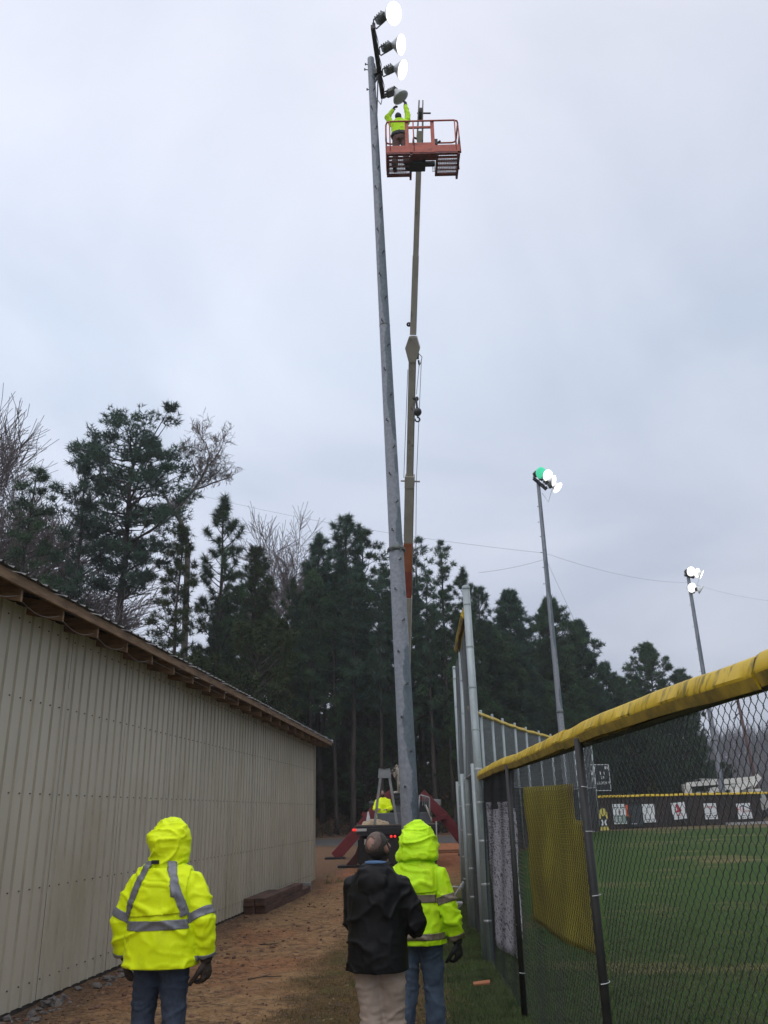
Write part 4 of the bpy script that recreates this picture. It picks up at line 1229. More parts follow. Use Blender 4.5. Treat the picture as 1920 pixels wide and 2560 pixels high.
for y in (TY + 1.2, TY + 2.5, TY + 7.6):
    for x in ((tx0 + .35, tx1 - .35) if y > TY + 5 else (tx0 + .22, tx0 + .55, tx1 - .55, tx1 - .22)): wheel(x, y)
mb = TB()
for x in (tcx - .42, tcx + .42): mb.box((x, TY + 4.2, DZ - .3), (.12, 8.2, .25))
mb.build('chassis_rail', M_trk, truck)
# cab at the far front
CY = TY + 6.9
mb = TB()
prof = [(0, .45), (2.1, .45), (2.1, 1.1), (1.85, 1.25), (1.35, 2.15), (.05, 2.2), (0, 2.1)]
mb.prism(prof, lambda u, z: np.array([tcx - 1.1, CY + u, TG + z]), lambda u, z: np.array([tcx + 1.1, CY + u, TG + z]))
cabo = mb.build('cab', M_trk, truck, bevel=.03)
M_win = mat('dark_glass', (.03, .035, .04), rough=.1, spec=.8)
for sx in (-1, 1):
    mb = TB(); mb.box((tcx + sx * 1.105, CY + .75, TG + 1.68), (.02, .85, .6)); mb.build('window', M_win, cabo)
mb = TB(); mb.box((tcx, CY - .012, TG + 1.7), (1.5, .02, .5)); mb.build('window', M_win, cabo)
m0 = AT(1086, 2000, CY + .6); m1 = AT(1100, 2012, CY + .6)
mb = TB(); mb.tube([AT(1062, 1998, CY + .6), AT(1085, 1999, CY + .6), AT(1101, 1999.5, CY + .6), AT(1102, 2012, CY + .6)], .02, 6); mb.box((m0 + m1) / 2 + [.0, 0, -.08], (.24, .06, .36)); mb.build('wing_mirror', M_lgrey, truck)
# winch console and grey bodywork on the deck
def slab(name, x0, y0, x1, y1, Y, depth, m, par=truck, bevel=.015):
    a = AT(x0, y0, Y); b = AT(x1, y1, Y); c = (a + b) / 2
    mb = MB(truck.location); mb.box((c[0], Y + depth / 2, c[2]), (abs(b[0] - a[0]), depth, abs(a[2] - b[2]))); return mb.build(name, m, par, bevel=bevel)
slab('console_front', 943, 2033, 1078, 2068, 31.4, .5, M_grey)
body = slab('control_cabinet', 984, 1984, 1042, 2050, 32.0, .9, M_grey)
for k in range(3): slab('cabinet_ledge', 982, 1984 + k * 9, 1043, 1987 + k * 9, 31.93 - .03 * k, .08, M_trk, bevel=0)
slab('equipment_box', 1042, 2003, 1075, 2034, 32.1, .8, M_trk)
slab('notice_plate', 1001, 2017, 1009, 2027, 31.98, .02, M_plate, body, 0)
slab('engine_box', 972, 2002, 986, 2030, 32.2, .5, M_trk)
mb = TB(); hp = [(1046, 2035), (1049, 1988), (1052, 1987.5), (1071, 1993), (1073.5, 1996), (1074, 2024), (1080, 2038)]
mb.tube([AT(*p, 31.3) for p in hp], .025, 6); mb.build('handrail', M_lgrey, truck, smooth=True)
mb = TB(); mb.tube([AT(*p, 31.3) for p in ((1066, 2017), (1072, 2032), (1078, 2046), (1079, 2055))], .03, 6); mb.tube([AT(*p, 31.25) for p in ((1064, 2012), (1071, 2024), (1076, 2040))], .02, 6); mb.build('hose', M_cream, truck, smooth=True)
slab('side_marker', 1089, 2053, 1094, 2103, 29.4, .04, M_plate)
for k in range(4):
    c = AT(1057 + 5 * k, 2014 + 3 * (k % 2), 31.95); mb = TB(); mb.tube([c, c + [.02, -.05, .28]], .016, 5); mb.ell(c + [.02, -.05, .3], (.03, .03, .03), nu=8, nv=6); mb.build('control_lever', M_lgrey, truck)
# A shaped boom rest at the tail
AY = 29.75
mb = TB()
for (x0, y0, x1, y1) in ((951, 1945, 934.5, 2076), (974, 1945, 995, 2075)):
    a, b = AT(x0, y0, AY), AT(x1, y1, AY); mb = TB(); mb.beam(a, b, .085, .085, up=(0, 1, 0)); mb.build('boom_rest_leg', M_lgrey, truck)
mb = TB(); pl = [(947, 1920), (961, 1922.5), (975, 1920), (978, 1945), (945, 1945)]
V = [AT(x, y, AY - .06) for x, y in pl] + [AT(x, y, AY + .06) for x, y in pl]
mb.add(V, [(4, 3, 2, 1, 0), (5, 6, 7, 8, 9)] + [(i, (i + 1) % 5, 5 + (i + 1) % 5, 5 + i) for i in range(5)]); mb.build('boom_rest_head', M_lgrey, truck)
mb = TB(); V = [AT(946, 1918.5, AY - .1), AT(961, 1922, AY - .1), AT(976, 1918.5, AY - .1), AT(946, 1918.5, AY + .1), AT(961, 1922, AY + .1), AT(976, 1918.5, AY + .1)]
V += [v + np.array([0, 0, .03]) for v in V]
mb.add(V, [(0, 1, 4, 3), (1, 2, 5, 4), (6, 9, 10, 7), (7, 10, 11, 8), (0, 6, 7, 1), (1, 7, 8, 2), (3, 4, 10, 9), (4, 5, 11, 10), (0, 3, 9, 6), (2, 8, 11, 5)]); mb.build('boom_rest_pad', M_rub, truck)
mb = TB(); mb.beam(AT(934, 2074, AY), AT(996, 2073.5, AY), .06, .07); mb.build('boom_rest_foot', M_lgrey, truck)
# outriggers
def outrigger(pts, w_, foot, Y0, Y1, fm=True, m=M_bred):
    a = AG(*foot) if fm else None
    P = [AT(x, y, Y) for x, y, Y in pts]
    mb = TB()
    for p, q in zip(P[:-1], P[1:]): mb.beam(p, q, w_, .22, up=(0, 1, 0))
    o = mb.build('outrigger', m, truck, bevel=.015)
    mb = TB(); mb.box((P[0][0], P[0][1], float(terrain(P[0][0], P[0][1])) + .03), (.75, .6, .07)); mb.build('foot_pad', M_trk, o)
    return o
outrigger([(838, 2143, 34.0), (900, 2072, 34.0), (948, 2016, 34.0), (985, 1982, 34.0)], .40, (838, 2147), 34, 34)
outrigger([(1170, 2120, 34.2), (1112, 2044, 34.2), (1052, 1984, 34.2)], .38, (1170, 2125), 34, 34)
outrigger([(873, 2168, 30.4), (896, 2140, 30.4), (912, 2095, 30.4)], .26, (875, 2172), 30, 30, m=mat('rusty_outrigger', (.10, .03, .024), (.06, .02, .017), scale=3, rough=.7))
for (x0, y0, x1, y1) in ((1078, 2052, 1115, 2041), (905, 2034, 925, 2042), (940, 1990, 985, 1984)):
    mb = TB(); mb.beam(AT(x0, y0, 34.0), AT(x1, y1, 34.0), .16, .18, up=(0, 1, 0)); mb.build('outrigger_link', M_bred, truck)
# turntable, hydraulics
c = AT(1008, 1978, 33.0)
mb = TB(); mb.lathe([(0, .55), (.35, .55), (.36, .42), (.75, .40), (.76, .02)], (c[0], 33.0, c[2] - .75), (0, 0, 1), 20); mb.build('turntable', M_trk, truck)
mb = TB(); mb.beam(AT(1000, 1982, 32.6), AT(1000, 1925, 32.6), .2, .3, up=(0, 1, 0)); mb.beam(AT(1016, 1982, 32.6), AT(1016, 1925, 32.6), .2, .3, up=(0, 1, 0)); mb.build('boom_mast', M_cream, truck)
mb = TB(); mb.beam(AT(984, 1981, 32.4), AT(1000, 1980, 32.4), .12, .07); mb.tube([AT(995, 1920, 32.3), AT(994, 1940, 32.3), AT(997, 1978, 32.3)], .045, 8); mb.tube([AT(997, 1960, 32.2), AT(1007, 1960, 32.2)], .09, 10); mb.build('hydraulic_cylinder', M_cream, truck, smooth=True)
mb = TB(); lr = random.Random(4)
for k in range(9):
    p = AT(976 + lr.uniform(0, 8), 1930 + lr.uniform(-5, 5), 32.3); q = AT(992 + lr.uniform(-3, 5), 1915 + lr.uniform(-8, 22), 32.3); r_ = (p + q) / 2 + np.array([lr.uniform(-.15, .15), -.1, -lr.uniform(.05, .35)])
    mb.tube([p, r_, q], .022, 5)
mb.box(AT(990, 1926, 32.4), (.16, .2, .2)); mb.build('hydraulic_hose', mat('hose_mix', (.40, .34, .26), (.06, .05, .045), scale=6, rough=.6, pos3=(.48, .56)), truck, smooth=True)
# boom
BB = AT(1008, 1925, 32.6); BH = AT(1032, 862, 22.6); JT = AT(1051.5, 283, 18.98)
bd = (BH - BB); bl = np.linalg.norm(bd); bd /= bl
def on(y): # point of the main boom at photo row y
    lo, hi = 0.0, 1.0
    for _ in range(40):
        mid = (lo + hi) / 2; p = BB + (BH - BB) * mid; v = p - CAM; yy = 1280 - FPX * (v @ _U) / (v @ _F)
        if yy > y: lo = mid
        else: hi = mid
    return BB + (BH - BB) * lo
UPB = (0, -1, .6)
for (ya, yb, w_, m, lab) in ((1925, 1490, .34, M_tan, None), (1490, 1425, .31, mat('red_orange_boom', (.30, .06, .032), (.22, .045, .028), scale=2, rough=.55), 'red boom section near the truck'),
                        (1425, 1355, .30, M_orgb, 'orange boom section'), (1355, 1200, .285, M_tan, None), (1200, 862, .205, M_tan, None)):
    mb = TB(); mb.beam(on(ya), on(yb), w_, w_ * 1.1, up=UPB); o = mb.build('boom_section', m, truck, bevel=.015)
    if lab: o['label'] = lab
    # darker greased side plates
    sdv = np.cross(bd, np.array(UPB)); sdv /= np.linalg.norm(sdv)
    if w_ < .335:
        mb = TB(); 
        for s in (-1, 1): mb.beam(on(ya - 6) + sdv * s * (w_ / 2 + .006), on(yb + 6) + sdv * s * (w_ / 2 + .006), .012, w_ * .95, up=UPB)
        mb.build('side_plate', mat('greasy_side', (.10, .095, .085), (.035, .033, .032), scale=1.2, rough=.5, stretch=(1, 1, .5)), o)
mb = TB(); p = on(1203); mb.beam(p - bd * .2, p + bd * .2, .32, .36, up=UPB); mb.tube([p - sdv * .3, p + sdv * .34], .03, 8); mb.build('boom_collar', M_tan, truck, bevel=.01)
# hexagonal head
ch = on(868); jd = (JT - BH); jl = np.linalg.norm(jd); jd /= jl
fx = sdv; fz = np.cross(fx, bd)
hexp = [(-.11, -.46), (.11, -.46), (.235, -.02), (.12, .34), (-.12, .34), (-.235, -.02)]
mb = TB(); mb.prism(hexp, lambda u, v: ch + fx * u + bd * v - fz * .16, lambda u, v: ch + fx * u + bd * v + fz * .16); mb.build('boom_head', M_tan, truck, bevel=.015)
mb = TB(); mb.beam(ch - fz * .2 + fx * .05 - bd * .05, ch - fz * .2 + fx * .04 - bd * .5, .07, .06); mb.beam(ch - fz * .2 + fx * .14 - bd * .2, ch - fz * .2 + fx * .14 - bd * .4, .10, .08); mb.tube([ch - fz * .2 - fx * .10, ch - fz * .2 + fx * .10], .025, 8)
mb.tube([ch + fx * .2 - bd * .2, ch + fx * .30 - bd * .3, ch + fx * .26 - bd * .5, ch + fx * .2 - bd * .6], .012, 5); mb.tube([ch + fx * .19 - bd * .4, ch + fx * .22 - bd * .55], .03, 6); mb.build('sheave_gear', M_trk, truck)
# jib up past the basket
mb = TB(); mb.beam(BH + jd * .3, BH + jd * jl * .40, .195, .22, up=UPB, w2=.185, h2=.21); mb.build('jib', M_tan, truck, bevel=.012)
mb = TB(); mb.beam(BH + jd * jl * .40, JT - jd * .5, .165, .19, up=UPB, w2=.155, h2=.18); mb.build('jib', M_tan, truck, bevel=.012)
mb = TB(); c = BH + jd * .62 - sdv * .15; mb.lathe([(-.03, .02), (-.03, .07), (.03, .07), (.03, .02)], c, fz, 12); mb.box(c + sdv * .08, (.16, .1, .1)); mb.build('guide_wheel', M_trk, truck)
# forked tip with sheave
mb = TB()
for s in (-1, 1): mb.beam(JT - jd * .75 + sdv * s * .075, JT + jd * .35 + sdv * s * .055, .035, .2, up=UPB, h2=.08)
mb.build('jib_tip', M_tan, truck)
mb = TB(); mb.lathe([(-.04, .02), (-.04, .17), (.04, .17), (.04, .02)], JT - jd * .02, sdv, 16); mb.tube([JT - sdv * .1, JT + sdv * .30], .025, 6); mb.beam(JT + sdv * .08 - jd * .9, JT + sdv * .07 - jd * .2, .05, .1, up=UPB); mb.build('sheave', M_trk, truck)
# winch line along the boom
hk = AT(1042.5, 1012, 22.2)
mb = TB(); mb.tube([ch + fx * .22 - bd * .5, AT(1041, 985, 22.2) ], .012, 5); mb.tube([ch + fx * .28 - bd * .4, on(1200) + fx * .22, on(1470) + fx * .28], .010, 5); mb.tube([ch - fx * .14 - bd * .7, on(1195) - fx * .2], .010, 5); mb.build('winch_line', M_lgrey, truck)
# overhaul ball and hook
hook = thing('crane_hook', AT(1042, 1045, 22.2), 'round black headache ball with a hook hanging beside the boom', 'crane hook')
hb = MB(hook.location); M_hk = mat('black_iron', (.02, .018, .022), (.012, .011, .014), scale=8, rough=.45)
P_ = lambda x, y: AT(880 + x * 360 / 1659., 700 + y * 360 / 1659., 22.2)
hb.ell(P_(755, 1520), (.125, .125, .13)); hb.build('ball', M_hk, hook, smooth=True)
hb = MB(hook.location); hb.tube([P_(745, 1365), P_(740, 1400), P_(748, 1460), P_(752, 1490)], [.045, .035, .032, .045], 8); hb.ell(P_(747, 1368), (.06, .045, .075)); hb.beam(P_(700, 1352), P_(722, 1378), .06, .06); hb.tube([P_(716, 1370), P_(742, 1400)], .02, 6); hb.build('shackle', M_hk, hook, smooth=True)
hb = MB(hook.location); cc = P_(755, 1608); hb.tube([P_(754, 1555), P_(756, 1572)] + [cc + np.array([.068 * math.sin(a), 0, .068 * math.cos(a)]) for a in np.linspace(.1, 5.3, 14)], [.026, .026] + [.024] * 12 + [.018, .01], 8); hb.build('hook', M_hk, hook, smooth=True)
# loads on the deck
tp = thing('folded_tarp', AT(940, 2058, 30.2), 'crumpled beige tarp lying on the left of the truck deck', 'tarp')
a_, b_ = AT(904, 2062, 30.2), AT(974, 2062, 30.2)
n_, k_ = 26, 10; V = []
for i in range(n_ + 1):
    for j in range(k_ + 1):
        u, v = i / n_, j / k_
        e = (math.sin(math.pi * u) ** .5) * (math.sin(math.pi * v) ** .5)
        P0 = np.array([[u * 5, v * 5, 3.0]])
        V.append((a_[0] + (b_[0] - a_[0]) * u, 29.9 + .75 * v, DZ + .03 + e * (.13 + .09 * float(vnoise(P0)[0]) + .05 * float(vnoise(P0 * 3)[0])) + .03 * e * math.sin(v * 20)))
link_mesh('cloth', np.array(V) - np.array(tp.location), [(i * (k_ + 1) + j, (i + 1) * (k_ + 1) + j, (i + 1) * (k_ + 1) + j + 1, i * (k_ + 1) + j + 1) for i in range(n_) for j in range(k_)],
          mat('beige_canvas', (.40, .31, .20), (.24, .18, .115), scale=9, rough=.9), tp, smooth=True)
cn = AT(921, 2056, 30.9)
cone = thing('traffic_cone', (cn[0], 30.9, DZ + .03), 'small pale cone standing on the deck behind the beige tarp', 'cone')
mb = MB(cone.location); mb.lathe([(0, .16), (.03, .16), (.031, .10), (.42, .025), (.425, .001)], cone.location, (0, 0, 1), 14); mb.build('cone', M_plate, cone, smooth=False)
# planks on the dirt right of the truck
for k, (x, y, L_, rz, z, lb) in enumerate(((2.45, 36.2, 2.6, .06, 0, 'orange brown plank lying on the dirt, nearest the fence line behind the truck'), (2.35, 36.9, 2.3, -.05, 0, 'orange brown plank lying on the dirt, farther of the two on the ground'), (2.5, 36.5, 2.5, .01, .06, 'brown plank laid on top of the two other planks'))):
    t = thing('plank', (x, y, float(terrain(x, y)) + z), lb, 'plank', 'planks on the dirt beside the truck', rz=rz)
    mb = MB(); mb.box((0, 0, .03), (L_, .25, .05)); mb.build('board', mat('wet_orange_wood', (.26, .115, .055), (.17, .07, .035), scale=4, rough=.8), t)

# ================================================================== LIFT BASKET
ZB = 18.82; BY0, BY1 = 17.88, 18.70
bx = lambda x, Y: AT(860 + x * 360 / 1659., 390, Y)[0]
X0, X1 = AT(860 + 492 * .217, 380, BY0)[0], AT(860 + 1338 * .217, 380, BY0)[0]
basket = thing('lift_basket', ((X0 + X1) / 2, (BY0 + BY1) / 2, ZB), 'rust orange steel work basket hoisted beside the top of the light pole', 'work basket')
M_bor = mat('orange_basket_paint', (.50, .105, .06), (.36, .075, .045), scale=5, rough=.5, blotch=((.16, .04, .03), 6, .55, .72, (1, 1, 1)))
M_bdk = mat('grimy_red_steel', (.22, .05, .045), (.10, .03, .03), scale=7, rough=.6)
M_grate = mat('grey_grating', (.12, .11, .115), (.07, .065, .07), scale=9, rough=.6)
def KB(): return MB(basket.location)
RT, RM = 1.10, .55
def loop(z, y0, y1, x0, x1, r, name):
    c = .12
    P = [(x0 + c, y0), (x1 - c, y0), (x1 - .03, y0 + .03), (x1, y0 + c), (x1, y1 - c), (x1 - .03, y1 - .03), (x1 - c, y1), (x0 + c, y1), (x0 + .03, y1 - .03), (x0, y1 - c), (x0, y0 + c), (x0 + .03, y0 + .03), (x0 + c, y0)]
    mb = KB(); mb.tube([(x, y, ZB + z) for x, y in P], r, 8, caps=False); mb.build(name, M_bor, basket, smooth=True)
loop(RT, BY0, BY1, X0, X1, .024, 'top_rail')
mb = KB(); mb.tube([(X0, BY0, ZB + RM), (X0, BY1, ZB + RM), (X1, BY1, ZB + RM), (X1, BY0, ZB + RM)], .016, 6); mb.build('mid_rail', M_bor, basket, smooth=True)
xm0, xm1 = bx(735, BY0), bx(1035, BY0)
posts = [(X0, BY0 + .1), (X1, BY0 + .1), (X0, BY1 - .1), (X1, BY1 - .1), (X0 + .10, BY0), (X1 - .10, BY0), (bx(812, BY0), BY0)]
for i, (x, y) in enumerate(posts):
    mb = KB(); mb.tube([(x + (.03 if x == X1 else 0), y, ZB + .05), (x, y, ZB + RT)], .018, 6); mb.build('upright', M_bor, basket, smooth=True)
for x in (xm0, xm1):
    mb = KB(); mb.beam((x, BY0 + .04, ZB + .24), (x, BY0 + .04, ZB + RT + .02), .10, .05, up=(0, 1, 0)); mb.build('mount_post', M_bor, basket)
mb = KB(); mb.beam((xm0, BY0 + .06, ZB + .30), (xm1, BY0 + .06, ZB + .30), .04, .12); mb.beam((xm0, BY0 + .06, ZB + .93), (xm1, BY0 + .06, ZB + .93), .04, .06); mb.build('mount_crossbar', M_bor, basket)
# kick plates
mb = KB(); mb.box(((X0 + X1) / 2, BY0, ZB + .12), (X1 - X0, .02, .24)); mb.build('kick_plate', M_bor, basket)
for x in (X0, X1):
    mb = KB(); mb.box((x, (BY0 + BY1) / 2, ZB + .06), (.02, BY1 - BY0, .13)); mb.build('kick_plate', M_bor, basket)
# floor: two wings of grating either side of the boom mount
wl = (X0, bx(770, BY1)); wr = (bx(1035, BY1), X1)
for (x0, x1) in (wl, wr):
    mb = KB()
    mb.box((x0 + .03, (BY0 + BY1) / 2, ZB - .02), (.06, BY1 - BY0, .05)); mb.box((x1 - .03, (BY0 + BY1) / 2 + .06, ZB - .04), (.06, BY1 - BY0 + .14, .10))
    mb.box(((x0 + x1) / 2, BY1, ZB - .02), (x1 - x0, .09, .06)); mb.box(((x0 + x1) / 2, BY0 + .03, ZB - .02), (x1 - x0, .08, .06)); mb.build('floor_frame', M_bdk, basket)
    for k in range(1, 5):
        y = BY0 + (BY1 - BY0) * k / 5; mb = KB(); mb.box(((x0 + x1) / 2, y, ZB - .015), (x1 - x0, .03, .035)); mb.build('floor_bar', M_bdk, basket)
    mb = KB()
    for k in range(int((x1 - x0) / .045)): mb.box((x0 + .03 + k * .045, (BY0 + BY1) / 2, ZB + .012), (.006, BY1 - BY0, .012))
    for k in range(int((BY1 - BY0) / .045)): mb.box(((x0 + x1) / 2, BY0 + .03 + k * .045, ZB + .012), (x1 - x0, .006, .012))
    tag(mb.build('floor_grating', M_grate, basket), kind='stuff')
mb = KB(); mb.box(((wl[1] + wr[0]) / 2, BY0 + .13, ZB - .02), (wr[0] - wl[1], .26, .05)); mb.build('floor_frame', M_bdk, basket)
mb = KB(); mb.box(((wl[1] + wr[0]) / 2 - .18, BY0 + .42, ZB - .02), (.45, .35, .22)); mb.box(((wl[1] + wr[0]) / 2, BY0 + .38, ZB - .05), (wr[0] - wl[1] - .04, .12, .12)); mb.build('rotator', M_trk, basket, bevel=.02)
# side mesh below the mid rail
M_bm = mat('basket_mesh', (.16, .10, .10), (.10, .07, .07), scale=12, rough=.6)
mb = KB()
def meshp(p0, p1, z0, z1, st=.05, th=.0065):
    p0 = np.array(p0); p1 = np.array(p1); ln = np.linalg.norm(p1 - p0)
    for k in range(int(ln / st)): q = p0 + (p1 - p0) * (k + .5) * st / ln; mb.tube([(q[0], q[1], z0), (q[0], q[1], z1)], th, 3, caps=False)
    for k in range(int((z1 - z0) / st)): z = z0 + (k + .5) * st; mb.tube([(p0[0], p0[1], z), (p1[0], p1[1], z)], th, 3, caps=False)
meshp((xm1, BY1), (X1, BY1), ZB + .06, ZB + RM); meshp((X1, BY0), (X1, BY1), ZB + .06, ZB + RM); meshp((X0, BY1), (xm0, BY1), ZB + .06, ZB + RM); meshp((X0, BY0), (X0, BY1), ZB + .06, ZB + RM)
tag(mb.build('mesh_infill', M_bm, basket), kind='stuff')
mb = KB(); q = np.array([bx(1062, BY1), BY1 - .1, ZB + 1.0]); mb.box(q, (.1, .14, .18)); mb.tube([q + [.05, 0, 0], q + [.13, -.06, .02]], .03, 8); mb.build('control_box', M_trk, basket)
mb = KB(); mb.tube([(bx(812, BY1), BY1, ZB + 1.32), (bx(806, BY1), BY1 - .02, ZB + 1.2), (bx(800, BY1), BY1, ZB + .95), (bx(765, BY1), BY1 - .1, ZB + .72), (bx(745, BY1), BY1 - .15, ZB + .6)], .026, 6)
mb.tube([(bx(812, BY1), BY1, ZB + 1.32), (bx(845, BY1), BY1 + .08, ZB + 1.36)], .03, 6); mb.build('hose', M_rub, basket, smooth=True)
# ================================================================== PEOPLE
M_skin = mat('skin', (.31, .18, .14), (.25, .135, .10), scale=22, rough=.5, spec=.35)
M_hiv = mat('lime_rain_jacket', (.84, 1.0, .010), (.74, .92, .006), scale=5, rough=.5, spec=.2, bump=.08, bscale=160, crumple=1.0, blotch=((.50, .62, .02), 3.2, .56, .80, (1, 1, .8)))
M_hiv2 = mat('lime_jacket_green', (.60, .98, .016), (.52, .88, .012), scale=5, rough=.5, spec=.2, bump=.08, bscale=160, crumple=1.0, blotch=((.50, .62, .02), 3.2, .56, .80, (1, 1, .8)))
M_refs = mat('silver_reflective_tape', (.205, .21, .23), (.16, .165, .185), scale=30, rough=.4, metal=.2)
M_refb = mat('brownish_reflective_tape', (.215, .18, .135), (.165, .135, .10), scale=30, rough=.45, metal=.15)
M_jean = mat('wet_denim', (.036, .052, .086), (.020, .030, .050), scale=8, rough=.85, bump=.25, bscale=220, blotch=((.075, .10, .145), 4, .5, .7, (1, 1, .6)))
M_jean2 = mat('blue_denim', (.065, .098, .15), (.034, .052, .085), scale=8, rough=.85, bump=.25, bscale=220, blotch=((.10, .14, .20), 5, .5, .7, (1, 1, .5)))
M_khaki = mat('khaki_cotton', (.36, .285, .235), (.29, .225, .18), scale=6, rough=.85, bump=.12, bscale=200, crumple=.4)
M_bjack = mat('black_rain_jacket', (.0065, .0065, .0075), (.004, .004, .0045), scale=7, rough=.55, spec=.22, bump=.12, bscale=110, crumple=.5)
M_glove = mat('brown_work_glove', (.050, .034, .026), (.024, .017, .014), scale=18, rough=.8)
M_gblk = mat('black_glove', (.010, .010, .011), (.006, .006, .007), scale=18, rough=.7)
M_boot = mat('work_boot', (.045, .03, .022), (.025, .018, .014), scale=12, rough=.7)
M_hair = mat('grey_brown_hair', (.048, .036, .029), (.018, .014, .012), scale=90, rough=.6, stretch=(1, 1, .3), bump=.6, bscale=300)
M_thin = mat('thinning_hair', (.125, .082, .064), (.070, .046, .036), scale=120, rough=.6, stretch=(1, 1, .4))
M_collar = mat('blue_collar', (.10, .19, .34), (.08, .15, .28), scale=8, rough=.8)
M_brn = mat('brown_trousers', (.20, .115, .095), (.14, .08, .066), scale=8, rough=.85)
M_dkband = mat('dark_jacket_band', (.03, .032, .036), scale=8, rough=.6)
M_eye = mat('dark_eyes', (.03, .022, .018), scale=5, rough=.3)

def frame(fwd, up=(0, 0, 1)):
    f = np.array(fwd, float); f /= np.linalg.norm(f); u = np.array(up, float)
    r = np.cross(f, u); r /= np.linalg.norm(r); u = np.cross(r, f)
    return np.stack([r, f, u], 1)         # columns: right, forward, up
def head_into(mb, c, F):
    w = lambda p: np.array(c) + F @ np.array(p)
    mb.ell(w((0, -.012, .03)), (.076, .098, .093), F, 20, 14)
    mb.ell(w((0, .02, -.03)), (.066, .078, .085), F, 18, 12)
    mb.ell(w((0, .05, -.075)), (.045, .045, .036), F, 14, 10)
    mb.ell(w((0, .096, -.02)), (.013, .022, .026), F, 10, 8)       # nose
    mb.ell(w((0, .08, .022)), (.05, .02, .014), F, 12, 8)          # brow
    mb.ell(w((0, .086, -.066)), (.024, .012, .009), F, 10, 8)      # lips
    for s in (-1, 1):
        mb.ell(w((s * .079, -.008, -.01)), (.011, .022, .034), F, 10, 8)   # ears
        mb.ell(w((s * .042, .062, -.028)), (.026, .024, .022), F, 10, 8)
def face_details(c, F, parent, sc=1.0):
    w = lambda p: np.array(c) + F @ np.array(p)
    mb = MB()
    for s in (-1, 1): mb.ell(w((s * .031, .090, .004)), (.012, .008, .007), F, 10, 8)
    mb.build('eyes', M_eye, parent, smooth=True)
def hand_into(mb, wr, d, n, side, curl=.35, k=1.0, r=.0095):
    d = np.array(d, float); d /= np.linalg.norm(d); n = np.array(n, float); n = n - d * (n @ d); n /= np.linalg.norm(n)
    wv = np.cross(d, n)
    M = np.stack([wv, d, n], 1)
    wr = np.array(wr, float)
    mb.ell(wr + d * .055 * k, (.043 * k, .056 * k, .021 * k), M, 14, 10)
    for off, ln in ((-.031, .068), (-.0105, .08), (.0105, .076), (.031, .058)):
        p = wr + d * .092 * k + wv * off * k; pts = [p - d * .03 * k]; a = .12
        q = p
        pts.append(q)
        for s in range(3):
            a += curl
            q = q + (d * math.cos(a) + n * math.sin(a)) * ln * k * (.42, .33, .25)[s]; pts.append(q)
        mb.tube(pts, [r * 1.15, r * 1.1, r * 1.05, r, r * .85], 8, round_ends=True)
    s = side
    p = wr + d * .035 * k + wv * s * .036 * k
    mb.tube([p, p + (d * .7 + wv * s * .6 + n * .35) * .035 * k, p + (d * .95 + wv * s * .45 + n * .6) * .062 * k, p + (d * 1.05 + wv * s * .3 + n * .8) * .085 * k], [r * 1.5, r * 1.3, r * 1.1, r * .9], 8, round_ends=True)
def cloth(amp=.010, f=7, seed=0, st=(1, 1, 1.5), hang=0.0, arms=()):
    st = np.array(st)
    def d(V, Nn):
        P = V * st
        wv = vnoise(P * f * .5 + seed + 3)[:, None]
        a = fbm(P * f * .42 + seed, 2)
        r = 1 - np.abs(vnoise(P * f * .8 + wv * .9 + seed)); r2 = 1 - np.abs(vnoise(P * f * 1.9 + 11 + wv))
        out = amp * (.6 * a + 1.5 * (r ** 9 - .10) + .55 * (r2 ** 8 - .11))
        for (e, ax, rad) in arms:      # creases bunch at the elbows and cuffs
            t = (V - e) @ ax; dist = np.linalg.norm(V - e, axis=1)
            out += amp * .55 * np.exp(-(dist / rad) ** 2) * np.sin(t * 70 + 5 * vnoise(V * 9 + seed)) * (.4 + .6 * np.abs(vnoise(V * 6 + seed + 2)))
        return out
    return d
def seg_dist(V, a, b):
    V = np.atleast_2d(V); a = np.array(a); b = np.array(b); ab = b - a
    t = np.clip(((V - a) @ ab) / (ab @ ab), 0, 1)
    return np.linalg.norm(V - (a + t[:, None] * ab), axis=1)

